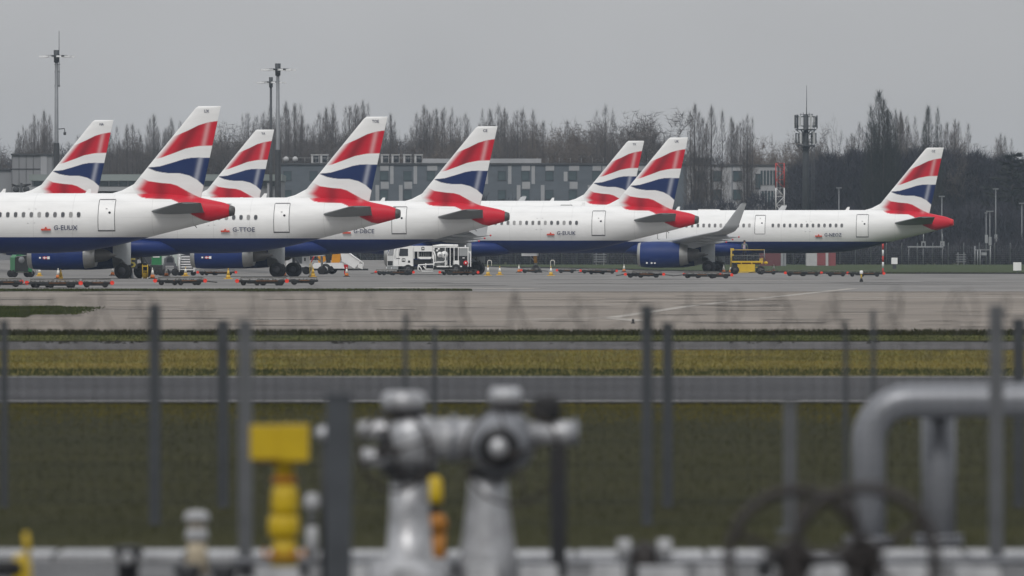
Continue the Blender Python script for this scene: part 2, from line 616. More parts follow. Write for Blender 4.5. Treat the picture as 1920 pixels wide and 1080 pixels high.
def paint_material(name, belly):
    """aircraft paint: colours from the livery stored on the mesh, blue below the belly line, a little grime"""
    m = bpy.data.materials.new(name)
    m.use_nodes = True
    t = m.node_tree
    b = t.nodes['Principled BSDF']
    b.inputs['Roughness'].default_value = 0.42
    b.inputs['Specular IOR Level'].default_value = 0.28
    ca = t.nodes.new('ShaderNodeVertexColor')
    ca.layer_name = 'paint'
    out = ca.outputs['Color']
    tcn = t.nodes.new('ShaderNodeTexCoord')
    if belly:
        s = t.nodes.new('ShaderNodeSeparateXYZ')
        t.links.new(tcn.outputs['Object'], s.inputs[0])
        q = t.nodes.new('ShaderNodeMapRange')
        q.inputs['From Min'].default_value = 2.945
        q.inputs['From Max'].default_value = 2.975
        q.inputs['To Min'].default_value = 1.0
        q.inputs['To Max'].default_value = 0.0
        t.links.new(s.outputs['Z'], q.inputs['Value'])
        mm = t.nodes.new('ShaderNodeMix')
        mm.data_type = 'RGBA'
        mm.inputs['B'].default_value = (*NAVY, 1)
        t.links.new(q.outputs[0], mm.inputs['Factor'])
        t.links.new(out, mm.inputs['A'])
        out = mm.outputs['Result']
    mp = t.nodes.new('ShaderNodeMapping')
    mp.inputs['Scale'].default_value = (0.35, 1, 1.6)
    t.links.new(tcn.outputs['Object'], mp.inputs[0])
    n = t.nodes.new('ShaderNodeTexNoise')
    n.inputs['Scale'].default_value = 1.3
    n.inputs['Detail'].default_value = 6
    t.links.new(mp.outputs[0], n.inputs['Vector'])
    q2 = t.nodes.new('ShaderNodeMapRange')
    q2.inputs['From Min'].default_value = 0.3
    q2.inputs['From Max'].default_value = 0.75
    q2.inputs['To Min'].default_value = 1.0
    q2.inputs['To Max'].default_value = 0.90
    t.links.new(n.outputs['Fac'], q2.inputs['Value'])
    v = t.nodes.new('ShaderNodeVectorMath')
    v.operation = 'SCALE'
    t.links.new(out, v.inputs[0])
    t.links.new(q2.outputs[0], v.inputs['Scale'])
    out = v.outputs[0]
    if belly:
        for axis, period, width, dark in (('X', 2.66, .012, .84), ('Z', 1.07, .022, .90)):
            dv = t.nodes.new('ShaderNodeMath'); dv.operation = 'DIVIDE'; dv.inputs[1].default_value = period
            t.links.new(s.outputs[axis], dv.inputs[0])
            fr = t.nodes.new('ShaderNodeMath'); fr.operation = 'FRACT'
            t.links.new(dv.outputs[0], fr.inputs[0])
            lt = t.nodes.new('ShaderNodeMath'); lt.operation = 'LESS_THAN'; lt.inputs[1].default_value = width
            t.links.new(fr.outputs[0], lt.inputs[0])
            mq = t.nodes.new('ShaderNodeMapRange'); mq.inputs['To Min'].default_value = 1.0; mq.inputs['To Max'].default_value = dark
            t.links.new(lt.outputs[0], mq.inputs['Value'])
            v2 = t.nodes.new('ShaderNodeVectorMath'); v2.operation = 'SCALE'
            t.links.new(out, v2.inputs[0]); t.links.new(mq.outputs[0], v2.inputs['Scale'])
            out = v2.outputs[0]
    t.links.new(out, b.inputs['Base Color'])
    return m

m_fus = paint_material('fuselage_paint', True)
m_fin = paint_material('fin_paint', False)
m_white = mat('white_paint', (0.80, 0.80, 0.79), 0.4, 0, 0.06, 0.8)
m_wing = mat('wing_grey', (0.40, 0.41, 0.42), 0.45, 0, 0.08, 0.6)
m_tailplane = mat('tailplane_grey', (0.20, 0.21, 0.215), 0.5, 0, 0.12, 0.7)
m_navy = mat('navy_paint', (0.0030, 0.022, 0.128), 0.5, 0, 0.12, 0.8, 0.25)
m_metal = mat('bare_metal', (0.42, 0.42, 0.41), 0.35, 0.75, 0.15, 1.5)
m_hot = mat('exhaust_metal', (0.12, 0.115, 0.11), 0.45, 0.6, 0.2, 1.5)
m_glass_dark = mat('cabin_glass', (0.035, 0.038, 0.045), 0.18, 0, 0.2, 2.0, 0.6)
m_blind = mat('window_blind', (0.24, 0.24, 0.235), 0.4)
m_blind2 = mat('window_half_blind', (0.075, 0.076, 0.08), 0.3)
m_winring = mat('window_surround', (0.42, 0.42, 0.42), 0.5)
m_gap = mat('door_gap', (0.10, 0.10, 0.105), 0.7)
m_black = mat('black_rubber', (0.014, 0.014, 0.015), 0.8, 0, 0.3, 4.0)
m_rim = mat('wheel_hub', (0.055, 0.055, 0.06), 0.6, 0.2)
m_strut = mat('gear_strut', (0.30, 0.31, 0.32), 0.4, 0.3)
m_text = mat('navy_lettering', (0.020, 0.028, 0.075), 0.5, 0, 0.05)
m_redflag = mat('red_emblem', (0.55, 0.06, 0.03), 0.5, 0, 0.1)
m_red = mat('red_paint', (0.56, 0.012, 0.018), 0.45, 0, 0.1)
m_amber2 = mat('amber_sleeve', (0.45, 0.22, 0.04), 0.6, 0, 0.15)
m_geardoor = mat('gear_door_grey', (0.36, 0.38, 0.39), 0.5, 0, 0.08)

def U(u, v):
    """side-view reading (fin detail) -> metres ahead of the tail end, height"""
    return ((437 - u / 2.842) / 27.9 * 1.0098, CZ - ((180 + v / 2.842) - HZ) / 27.9)

def curve(pts):
    q = sorted(U(*p) for p in pts)
    return np.array([a for a, _ in q]), np.array([b for _, b in q])

B_CAP = curve([(820, 258), (860, 238), (900, 222), (940, 210), (1000, 185), (1060, 155), (1110, 140), (1165, 132), (1200, 130)])
B_R1 = curve([(770, 345), (808, 338), (860, 328), (930, 303), (990, 280), (1050, 268), (1090, 265), (1160, 264)])
B_BT = curve([(780, 381), (850, 375), (920, 355), (980, 336), (1020, 329), (1060, 327), (1150, 331)])
B_BB = curve([(780, 380), (830, 400), (870, 408), (900, 411), (960, 412), (1010, 424), (1050, 446), (1085, 478), (1120, 515)])
B_R2T = curve([(690, 395), (738, 427), (790, 453), (860, 463), (910, 467), (945, 477), (980, 497), (1030, 525), (1065, 541), (1140, 560)])
B_R2B = curve([(650, 400), (680, 440), (695, 465), (718, 507), (735, 525), (760, 539), (800, 547), (880, 548), (925, 552), (955, 565), (975, 580), (1000, 603), (1030, 632), (1055, 645), (1090, 662), (1240, 690)])

def fin_le(z):
    return np.interp(z, [5.2, 5.92, 6.10, 6.53, 7.07, 11.62, 11.77], [9.4, 8.25, 7.60, 6.77, 6.33, 2.57, 2.36])

def fin_te(z):
    return np.interp(z, [5.2, 5.82, 11.77], [2.28, 2.13, 0.83])

def livery(dx, z, fuselage):
    """painted colours at (dx, z): dx metres ahead of the tail end"""
    dx, z = np.asarray(dx, float), np.asarray(z, float)
    a = 0.016
    def above(B):
        return smooth01(-a, a, z - np.interp(dx, B[0], B[1]))
    c = np.tile(WHITE, (len(dx), 1))
    le, te = fin_le(z), fin_te(z)
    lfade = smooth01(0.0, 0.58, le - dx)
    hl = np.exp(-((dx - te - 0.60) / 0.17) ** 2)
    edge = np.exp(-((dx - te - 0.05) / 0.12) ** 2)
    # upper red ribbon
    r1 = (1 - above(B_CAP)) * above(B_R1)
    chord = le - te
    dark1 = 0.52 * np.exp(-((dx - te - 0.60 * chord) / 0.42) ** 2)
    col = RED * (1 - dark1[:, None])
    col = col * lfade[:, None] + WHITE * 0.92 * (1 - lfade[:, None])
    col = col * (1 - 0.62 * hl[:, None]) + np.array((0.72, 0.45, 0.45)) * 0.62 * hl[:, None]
    c = c * (1 - r1[:, None]) + col * r1[:, None]
    # blue ribbon
    bl = (1 - above(B_BT)) * above(B_BB) * smooth01(-0.02, 0.02, U(783, 381)[0] - dx)
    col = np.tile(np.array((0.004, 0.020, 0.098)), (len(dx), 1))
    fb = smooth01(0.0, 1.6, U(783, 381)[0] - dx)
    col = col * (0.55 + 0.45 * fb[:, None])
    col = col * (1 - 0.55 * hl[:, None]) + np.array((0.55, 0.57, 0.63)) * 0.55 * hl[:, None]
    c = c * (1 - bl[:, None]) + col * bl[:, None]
    # lower red ribbon, running on over the tail cone
    r2 = above(B_R2B)
    if not fuselage:
        r2 = r2 * (1 - above(B_R2T))
    else:
        r2 = r2 * (1 - above(B_R2T) * (dx > 2.25))
    x1 = U(860, 500)[0]
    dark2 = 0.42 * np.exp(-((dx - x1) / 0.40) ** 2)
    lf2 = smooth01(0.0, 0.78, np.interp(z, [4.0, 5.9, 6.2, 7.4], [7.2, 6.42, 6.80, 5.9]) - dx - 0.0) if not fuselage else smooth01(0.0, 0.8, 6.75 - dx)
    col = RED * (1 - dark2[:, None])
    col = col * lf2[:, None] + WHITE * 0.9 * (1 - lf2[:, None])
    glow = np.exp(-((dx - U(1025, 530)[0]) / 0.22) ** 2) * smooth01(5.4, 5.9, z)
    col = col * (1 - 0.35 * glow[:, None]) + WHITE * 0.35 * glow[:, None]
    c = c * (1 - r2[:, None]) + col * r2[:, None]
    return c

def fuselage_section(L):
    """stations along x, each with top, bottom, half width"""
    sx = [0.0, 0.25, 0.54, 0.8, 2.3, 2.54, 4.0, 4.95, 6.6, 8.1, 10.0, 12.0, 13.5]
    st = [5.02, 5.14, 5.26, 5.33, 5.64, 5.68, 5.84, 5.90, 5.92, 5.92, 5.92, 5.92, 5.92]
    qx = [0.0, 0.54, 2.54, 4.95, 6.6, 8.1, 10.0, 12.0, 13.5]
    qb = [4.44, 4.26, 3.74, 3.16, 2.73, 2.36, 2.03, 1.90, 1.87]
    wx = [0, 0.8, 2.5, 5.0, 8.0, 10.0, 12.5]
    ww = [0.27, 0.40, 0.75, 1.25, 1.75, 1.92, 1.975]
    nx = [0, 0.1, 0.3, 1.0, 2.0, 3.5, 5.0, 6.5]
    ntop = [3.58, 3.80, 4.05, 4.60, 5.20, 5.70, 5.88, 5.92]
    nbot = [3.42, 3.22, 3.00, 2.50, 2.15, 1.93, 1.88, 1.87]
    nw = [0.05, 0.30, 0.55, 1.00, 1.42, 1.78, 1.93, 1.975]
    def at(dx):
        n = L - dx
        return (min(np.interp(dx, sx, st), np.interp(n, nx, ntop)), max(np.interp(dx, qx, qb), np.interp(n, nx, nbot)), min(np.interp(dx, wx, ww), np.interp(n, nx, nw)))
    return at

def skin_y(at, dx, z):
    t, b, w = at(dx)
    c, h = (t + b) / 2, (t - b) / 2
    return -w * math.sqrt(max(0.0, 1 - ((z - c) / h) ** 2))

def make_fuselage_mesh(L):
    at = fuselage_section(L)
    st = [0.045 * i for i in range(0, 150)]
    d = st[-1]
    while d < L - 6.6:
        d += 0.6
        st.append(min(d, L - 6.6))
    st = st + [L - q for q in (6.0, 5.4, 4.8, 4.2, 3.6, 3.0, 2.5, 2.0, 1.5, 1.0, 0.7, 0.45, 0.25, 0.1, 0.0)]
    n = 104
    V = np.zeros((len(st) * n, 3))
    a = 2 * np.pi * np.arange(n) / n
    for i, dx in enumerate(st):
        t, b, w = at(dx)
        V[i * n:(i + 1) * n, 0] = -dx
        V[i * n:(i + 1) * n, 1] = -w * np.sin(a)
        V[i * n:(i + 1) * n, 2] = (t + b) / 2 + (t - b) / 2 * np.cos(a)
    Q = []
    for i in range(len(st) - 1):
        for j in range(n):
            Q.append((i * n + j, (i + 1) * n + j, (i + 1) * n + (j + 1) % n, i * n + (j + 1) % n))
    Q.append(tuple(range(n)))
    Q.append(tuple(reversed([(len(st) - 1) * n + j for j in range(n)])))
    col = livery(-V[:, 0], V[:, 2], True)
    return np_mesh('fuselage', V, Q, m_fus, True, col)

def make_fin_mesh():
    nz_, nu = 170, 120
    zs = np.concatenate([np.linspace(5.45, 7.2, 60), np.linspace(7.2, 11.77, nz_ - 60 + 1)[1:]])
    u = np.linspace(0, 1, nu) ** 1.3
    V = []
    for z in zs:
        le, te = float(fin_le(z)), float(fin_te(z))
        ch = le - te
        mch = min(ch, float(np.interp(z, [5.4, 11.77], [5.9, 1.6])))
        tk = 0.10 * mch
        if z > 11.6:
            tk *= math.sqrt(max(0.02, 1 - ((z - 11.6) / 0.18) ** 2))
        e = np.minimum(1.0, u * ch / max(mch, 1e-6) * 1.0)
        y = 5 * tk * (0.2969 * np.sqrt(u) - 0.1260 * u - 0.3516 * u ** 2 + 0.2843 * u ** 3 - 0.1015 * u ** 4)
        y = np.maximum(y, 0.004)
        y[0] = 0.0
        V.append(np.stack([-(le - u * ch), -y, np.full(nu, z)], 1))
        V.append(np.stack([-(le - u[::-1] * ch), y[::-1], np.full(nu, z)], 1))
    V = np.concatenate(V)
    w = 2 * nu
    Q = []
    for i in range(len(zs) - 1):
        for j in range(w):
            Q.append((i * w + j, i * w + (j + 1) % w, (i + 1) * w + (j + 1) % w, (i + 1) * w + j))
    top = (len(zs) - 1) * w
    for j in range(nu - 1):
        Q.append((top + j, top + j + 1, top + w - 2 - j, top + w - 1 - j))
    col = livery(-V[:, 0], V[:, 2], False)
    return np_mesh('tail_fin', V, Q, m_fin, True, col)

def naca(t, n=9, camber=0.0):
    """closed outline of an aerofoil of unit chord: list of (u, w)"""
    us = [0.5 * (1 - math.cos(math.pi * i / n)) for i in range(n + 1)]
    f = lambda u: 5 * t * (0.2969 * math.sqrt(u) - 0.1260 * u - 0.3516 * u * u + 0.2843 * u ** 3 - 0.1036 * u ** 4)
    cm = lambda u: camber * 4 * u * (1 - u)
    return [(u, cm(u) + f(u)) for u in reversed(us)] + [(u, cm(u) - f(u)) for u in us[1:-1]]

def loft(mb, secs, m=0):
    """secs: (x of leading edge, y, z, chord, thickness, camber, up vector in yz)"""
    n = None
    vs, fs = [], []
    for (x, y, z, ch, t, cb, up) in secs:
        pr = naca(t, 9, cb)
        n = len(pr)
        for u, w in pr:
            vs.append((x + u * ch, y + w * ch * up[0], z + w * ch * up[1]))
    for i in range(len(secs) - 1):
        for j in range(n):
            fs.append((i * n + j, (i + 1) * n + j, (i + 1) * n + (j + 1) % n, i * n + (j + 1) % n))
    fs.append(tuple(reversed(range(n))))
    fs.append(tuple((len(secs) - 1) * n + j for j in range(n)))
    mb.add(vs, fs, m, True)

def wing_mesh(g, side, sharklet):
    mb = MB()
    s = side
    x = lambda d: -(g + d)
    secs = [(x(6.9), s * 1.2, 2.55, 7.4, .14, .01, (0, 1)), (x(6.1), s * 2.2, 2.72, 6.4, .14, .012, (0, 1)), (x(2.95), s * 6.4, 3.08, 3.75, .12, .018, (0, 1)), (x(-1.9), s * 15.6, 3.82, 1.75, .11, .02, (0, 1))]
    if sharklet:
        secs += [(x(-2.35), s * 16.3, 3.92, 1.55, .10, .01, (-s * .25, .97)), (x(-2.75), s * 16.75, 4.15, 1.40, .09, 0, (-s * .6, .8)), (x(-3.05), s * 16.95, 4.5, 1.28, .085, 0, (-s * .9, .4)), (x(-4.5), s * 17.35, 6.4, 0.55, .08, 0, (-s * .97, .2)), (x(-4.75), s * 17.4, 6.52, 0.28, .07, 0, (-s * .97, .2))]
    else:
        secs += [(x(-2.35), s * 16.4, 3.90, 1.5, .10, .01, (0, 1))]
    loft(mb, secs)
    if not sharklet:
        mb.prism([(x(-2.2), 3.9), (x(-3.3), 4.85), (x(-4.2), 4.75), (x(-4.1), 3.9), (x(-4.0), 3.35), (x(-3.3), 3.3)], s * 16.39, s * 16.45)
    return mb

def build_aircraft(kind, reg, short, tx, ty, gzv, label, windows=True, near=True, neo=False, sharklet=False, group='parked airliners with red, white and blue tails'):
    L, g = {'a319': (33.84, 17.77), 'a320': (37.57, 19.9), 'a321': (44.51, 22.54)}[kind]
    at = fuselage_section(L)
    rt = empty('airliner', (tx, ty, gzv), R(-8), label, 'airplane', group)
    if ('fus', kind) not in KIDS:
        KIDS['fus', kind] = make_fuselage_mesh(L)
    if 'fin' not in KIDS:
        KIDS['fin'] = make_fin_mesh()
    fus = link('fuselage', KIDS['fus', kind], rt)
    fin = link('tail_fin', KIDS['fin'], rt)
    # small letters near the top of the fin
    sx = {1: .2, 2: .34, 3: .5}[len(short)]
    t = link('fin_lettering', text_mesh(short, sx, 0.21, m_text, 'fin_lettering'), fin)
    t.location = (-1.95 , -0.115, 11.33)
    # tailplanes
    for s in (-1, 1):
        mb = MB()
        loft(mb, [(-5.75, s * 0.5, 4.62, 3.9, .10, 0, (0, 1)), (-5.45, s * 1.1, 4.68, 3.65, .10, 0, (0, 1)), (-2.75, s * 5.9, 5.20, 1.62, .09, 0, (0, 1)), (-2.45, s * 6.2, 5.235, 1.30, .07, 0, (0, 1))])
        mb.build('tailplane', m_tailplane, rt)
        if not near: break
    # tail cone end
    mb = MB()
    mb.lathe([(-0.22, .30), (-0.215, .392), (-0.12, .365), (0.08, .29), (0.10, .26), (0.10, .15), (0.02, .14)], (0, 0, 4.735), 'x', 24, 0, cap=False)
    (mb.build('tail_cone_end', m_red if neo else m_hot, rt))
    mb = MB()
    mb.tube([(-2.6, -0.10, 3.75), (-2.45, -0.1, 3.60)], 0.03, 6)
    mb.build('drain_mast', m_hot, rt)
    # aerials on the roof
    for d in ((9.9, 0.32), (g + 3.4, 0.36), (L - 8, 0.36)):
        mb = MB()
        mb.prism([(-d[0] - .26, 5.86), (-d[0] + .16, 5.86), (-d[0] + .22, 5.90 + d[1]), (-d[0] + .02, 5.90 + d[1])], -.02, .02)
        mb.build('antenna', m_white, rt)
    if kind != 'a319':
        mb = MB()
        loft(mb, [(-g - 1.5, -.25, 5.86, 2.0, .12, 0, (1, 0)), (-g - 1.4, -.25, 6.02, 1.7, .1, 0, (1, 0))])
        mb.box((-g - .3, 0, 5.93), (2.0, .5, .14), taper=.8)
        mb.build('antenna', m_white, rt)
    # wings
    for s in (-1, 1):
        wg = wing_mesh(g, s, sharklet).build('wing', [m_wing], rt)
        if near or sharklet:
            for k, (yy, dl) in enumerate(((6.6, 0.9), (9.6, 0.7), (12.6, 0.55))):
                zz = 2.78 + (yy - 2.2) * .078
                xe = -(g + float(np.interp(yy, [2.2, 6.4, 15.6], [-.3, -.8, -3.65])))
                mb = MB()
                mb.lathe([(-2.2, .02), (-1.7, .13), (-.6, .22), (.2, .18), (.75, .07), (1.05, .02)], (xe, s * yy, zz - .22), 'x', 10)
                f = mb.build('flap_track_fairing', m_wing, wg)
                mb = MB()
                mb.lathe([(1.02, .02), (1.05, .07), (1.15, .07), (1.18, .02)], (xe, s * yy, zz - .22), 'x', 8)
                mb.build('red_tip', m_red, wg)
    if near:
        # belly fairing, painted like the hull
        n, V, Q = 40, [], []
        stn = [8.6, 8.2, 7.4, 6.2, 4.0, 1.0, -1.0, -2.6, -3.6, -4.0]
        hw = [.3, 1.0, 1.6, 2.0, 2.2, 2.25, 2.15, 1.8, 1.1, .4]
        zt = [2.3, 2.75, 3.0, 3.12, 3.15, 3.12, 3.06, 3.0, 2.8, 2.3]
        zb = [2.0, 1.82, 1.72, 1.64, 1.58, 1.55, 1.58, 1.68, 1.8, 1.98]
        for d, w, a_, b_ in zip(stn, hw, zt, zb):
            for j in range(n):
                q = 2 * math.pi * j / n
                c, s_ = math.cos(q), math.sin(q)
                V.append((-(g + d), w * math.copysign(abs(s_) ** .75, s_), (a_ + b_) / 2 + (a_ - b_) / 2 * math.copysign(abs(c) ** .75, c)))
        for i in range(len(stn) - 1):
            for j in range(n):
                Q.append((i * n + j, (i + 1) * n + j, (i + 1) * n + (j + 1) % n, i * n + (j + 1) % n))
        V = np.array(V)
        link('belly_fairing', np_mesh('belly_fairing', V, Q, m_fus, True, np.tile(WHITE, (len(V), 1))), rt)
        # engines
        for s in (-1, 1):
            en = empty('engine', (0, 0, 0))
            en.parent = rt
            if neo:
                c = (-g, s * 5.75, 1.74)
                mb = MB()
                mb.lathe([(-6.05, .86), (-6.25, .90), (-6.40, .98), (-6.38, 1.06), (-6.15, 1.13), (-5.6, 1.21), (-4.6, 1.24), (-3.6, 1.22), (-2.45, 1.08)], c, 'x', 36, 0, cap=False)
                mb.build('nacelle', m_navy, en)
                mb = MB()
                mb.lathe([(-6.24, .92), (-6.43, .99), (-6.41, 1.075), (-6.15, 1.138)], c, 'x', 36, 0, cap=False)
                mb.build('intake_lip', m_metal, en)
                mb = MB()
                mb.lathe([(-2.45, 1.07), (-2.1, .98), (-1.7, .88)], c, 'x', 32, 0, cap=False)
                mb.build('fan_nozzle', m_metal, en)
                mb = MB()
                mb.lathe([(-3, .82), (-1.5, .66), (-.75, .48), (-.70, .40), (-.8, .30), (.15, .05)], c, 'x', 24, 0)
                mb.build('core_nozzle', m_hot, en)
                mb = MB()
                mb.lathe([(-5.6, 0.95), (-5.58, .05)], c, 'x', 28, 0)
                mb.lathe([(-6.05, .02), (-5.8, .2), (-5.6, .32)], c, 'x', 14, 0)
                mb.build('fan', m_hot, en)
                px0, px1 = -g - 5.4, -g + .5
            else:
                c = (-g + .8, s * 5.75, 1.73)
                mb = MB()
                mb.lathe([(-6.6, .74), (-6.85, .78), (-6.98, .86), (-6.95, .93), (-6.6, 1.01), (-6.0, 1.06), (-5.0, 1.07), (-3.8, 1.03), (-2.9, .97)], c, 'x', 36, 0, cap=False)
                mb.build('nacelle', m_navy, en)
                mb = MB()
                mb.lathe([(-6.83, .79), (-7.02, .865), (-6.97, .945), (-6.65, 1.012)], c, 'x', 36, 0, cap=False)
                mb.build('intake_lip', m_metal, en)
                mb = MB()
                mb.lathe([(-2.9, .965), (-2.45, .90), (-2.1, .82), (-2.07, .76), (-2.6, .7)], c, 'x', 32, 0, cap=False)
                mb.build('fan_nozzle', m_metal, en)
                mb = MB()
                mb.lathe([(-3, .6), (-1.9, .5), (-1.3, .40), (-1.0, .2), (-.6, .03)], c, 'x', 24, 0)
                mb.build('core_nozzle', m_hot, en)
                mb = MB()
                mb.lathe([(-6.1, 0.82), (-6.08, .05)], c, 'x', 28, 0)
                mb.lathe([(-6.5, .02), (-6.3, .16), (-6.1, .26)], c, 'x', 14, 0)
                mb.build('fan', m_hot, en)
                px0, px1 = -g - 4.8, -g + .6
            mb = MB()
            zt = c[2]
            mb.prism([(px0, zt + .95), (px0 + 1.2, zt + 1.30), (-g - 2.6, 3.0), (px1, 3.0), (px1 - .5, zt + .9), (-g - 1.6, zt + .45), (-g - 2.8, zt + .7)], s * 5.75 - .2, s * 5.75 + .2)
            mb.build('pylon', m_navy if not neo else m_wing, en)
            if s == -1:
                rr = (1.215 if neo else 1.05)
                e = MB()
                x0 = -g - (5.6 if neo else 5.30)
                yo, zo = s * 5.75 - rr - .02, c[2] - .18
                if neo:
                    zo = c[2] - .78
                    yo = s * 5.75 - 0.98
                    for k in (0.10, .55, .85):
                        e.box((x0 + k, yo, zo), (.16, .02, .14), 0)
                    e.box((x0 + .6, yo - .14, zo + .55), (.1, .02, .1), 0)
                else:
                    e.box((x0 + .10, yo, zo), (.13, .02, .12), 0)
                    e.box((x0 + .46, yo, zo), (.30, .02, .18), 1)
                    e.box((x0 + .46, yo - .012, zo), (.30, .02, .05), 0)
                    e.box((x0 + .43, yo - .012, zo), (.05, .02, .18), 0)
                    e.box((x0 + .72, yo, zo), (.18, .02, .19), 0)
                e.build('emblem', [m_white, m_red], en)
        # landing gear
        for s in (-1, 1):
            lg = empty('main_gear', ({'a319': .22, 'a320': .34, 'a321': 0}[kind], 0, 0))
            lg.parent = rt
            mb = MB()
            mb.tube([(-g, s * 3.8, .58), (-g + .02, s * 3.75, 1.7), (-g + .1, s * 3.6, 2.9)], [.11, .14, .19], 10)
            mb.tube([(-g, s * 3.75, 1.1), (-g + .1, s * 2.2, 2.5)], .07, 8)
            mb.tube([(-g, s * 3.35, .58), (-g, s * 4.25, .58)], .09, 8)
            mb.tube([(-g + .16, s * 3.8, .75), (-g + .42, s * 3.8, 1.15), (-g + .12, s * 3.78, 1.55)], .05, 6)
            mb.tube([(-g - .12, s * 3.7, 1.6), (-g - .9, s * 3.5, 2.6)], .05, 6)
            mb.build('strut', m_strut, lg)
            mb = MB()
            q = s * 4.12
            mb.add([(-g - .72, q, 2.75), (-g + .62, q, 2.75), (-g + .60, q, 1.05), (-g + .28, q, 1.05), (-g - .05, q, 1.45), (-g - .70, q, 1.62),
                    (-g - .72, q + s * .05, 2.75), (-g + .62, q + s * .05, 2.75), (-g + .60, q + s * .05, 1.05), (-g + .28, q + s * .05, 1.05), (-g - .05, q + s * .05, 1.45), (-g - .70, q + s * .05, 1.62)],
                   [(0, 1, 2, 3, 4, 5), (11, 10, 9, 8, 7, 6)] + [(i, i + 6, (i + 1) % 6 + 6, (i + 1) % 6) for i in range(6)])
            mb.build('gear_door', m_geardoor, lg)
            for w in (-.46, .46):
                q = s * 3.8 + w
                mb = MB()
                mb.lathe([(q - .20, .30), (q - .21, .50), (q - .15, .565), (q - .05, .585), (q + .05, .585), (q + .15, .565), (q + .21, .50), (q + .20, .30)], (-g, 0, .585), 'y', 28, 0)
                mb.lathe([(q - .215, .05), (q - .215, .29), (q + .215, .29), (q + .215, .05)], (-g, 0, .585), 'y', 20, 1)
                mb.build('wheel', [m_black, m_rim], lg)
        n0 = -(L - 5.07)
        ng = empty('nose_gear', (0, 0, 0))
        ng.parent = rt
        mb = MB()
        mb.tube([(n0, 0, .38), (n0 - .1, 0, 2.3)], [.08, .12], 10)
        mb.tube([(n0, 0, 1.0), (n0 - 1.0, 0, 2.1)], .05, 6)
        mb.tube([(n0, -.3, .38), (n0, .3, .38)], .06, 8)
        mb.build('strut', m_strut, ng)
        if kind == 'a321':
            mb = MB()
            mb.tube([(n0 - .01, 0, .95), (n0 - .09, 0, 2.1)], [.16, .19], 10)
            mb.build('safety_sleeve', m_amber2, ng)
            mb = MB()
            mb.lathe([(.02, .55), (.35, .42), (.7, .18)], (n0 + .1, 0, 0), 'z', 14)
            mb.build('chock_cover', m_hot, ng)
        for w in (-.25, .25):
            mb = MB()
            mb.lathe([(w - .11, .18), (w - .10, .34), (w, .385), (w + .10, .34), (w + .11, .18)], (n0, 0, .385), 'y', 20, 0)
            mb.build('wheel', m_black, ng)
        for w in (-.45, .45):
            mb = MB()
            mb.bb((n0 - 1.3, w - .02, 1.62), (n0 + .2, w + .02, 2.0))
            mb.build('gear_door', m_white, ng)
    if windows:
        # windows: one mesh, copied along the side
        def winmesh(z, dx):
            t, b, w = at(dx)
            c, h = (t + b) / 2, (t - b) / 2
            y = skin_y(at, dx, z)
            slope = math.atan2((z - c) / h ** 2, -y / w ** 2)
            return y, slope
        mb = MB()
        o1, o2 = [], []
        for k in range(10):
            a = 2 * math.pi * k / 10
            cx, cz = math.cos(a), math.sin(a)
            p = (abs(cx) ** .8 * math.copysign(1, cx), abs(cz) ** .8 * math.copysign(1, cz))
            o1.append((p[0] * .125, 0.004, p[1] * .175))
            o2.append((p[0] * .155, 0.010, p[1] * .215))
        mb.add(o2, [tuple(range(10))], 1)
        mb.add([(x, -.006, z) for x, y, z in o1], [tuple(range(10))], 0)
        KIDS.setdefault('win', mb.mesh('cabin_window', [m_glass_dark, m_winring]))
        KIDS.setdefault('win2', mb.mesh('cabin_window', [m_blind, m_winring]))
        KIDS.setdefault('win3', mb.mesh('cabin_window', [m_blind2, m_winring]))
        dxs = [10.2 + .537 * k for k in range(int((L - 16) / .537))]
        if kind == 'a321':
            dxs = [10.25 + .54 * k for k in range(13)] + [18.95 + .54 * k for k in range(int((L - 8.5 - 18.95) / .54))]
        for dx in dxs:
            y, sl_ = winmesh(4.47, dx)
            o = link('cabin_window', KIDS[rnd.choice(['win', 'win', 'win', 'win', 'win3', 'win3', 'win2'])], rt, (-dx, y - .008, 4.47))
            o.rotation_euler = (-sl_, 0, 0)
    # doors: outline proud of the skin
    def door(dc, w, z0, z1, fw=0.045, porthole=True, sill=True):
        mb = MB()
        def patch(a, b, za, zb, off, m, n=6):
            vs, fs = [], []
            for i in range(n + 1):
                z = za + (zb - za) * i / n
                for d in (a, b):
                    vs.append((-d, skin_y(at, d, z) - off, z))
            for i in range(n):
                fs.append((2 * i, 2 * i + 1, 2 * i + 3, 2 * i + 2))
            mb.add(vs, fs, m, True)
        a, b = dc + w / 2, dc - w / 2
        patch(a, b, z0, z1, .010, 1, 10)
        patch(a + fw, a, z0, z1, .016, 0, 10)
        patch(b, b - fw, z0, z1, .016, 0, 10)
        patch(a, b, z1 - .02, z1 + fw, .018, 0, 2)
        if sill:
            patch(a + fw, b - fw, z0 - .07, z0 + .02, .024, 0, 2)
        else:
            patch(a, b, z0 - fw, z0, .018, 0, 2)
        d = mb.build('cabin_door', [m_gap, m_white], rt)
        if porthole:
            q = MB()
            dd, zz = dc - w * .2, z0 + (z1 - z0) * .58
            q.lathe([(-.012, .085), (.02, .085)], (-dd, skin_y(at, dd, zz) - .02, zz), 'y', 10)
            q.build('porthole', m_glass_dark, d)
            q = MB()
            q.box((-dc, skin_y(at, dc, z0 + 1.45) - .02, z0 + 1.45), (.12, .02, .07))
            q.build('handle', m_winring, d)
    door(8.33, 1.06, 3.42, 5.48)
    if near:
        if kind == 'a321':
            door(17.95, .92, 3.70, 5.42, sill=False)
            door(27.2, .80, 3.2, 3.95, porthole=False, sill=False)
        door(L - 4.9, .95, 3.42, 5.40)
        door(13.6, 1.4, 2.2 + .85, 3.3, porthole=False, sill=False) if False else None
    # registration and the emblem in front of it
    tw = 1.62
    d0 = 11.86
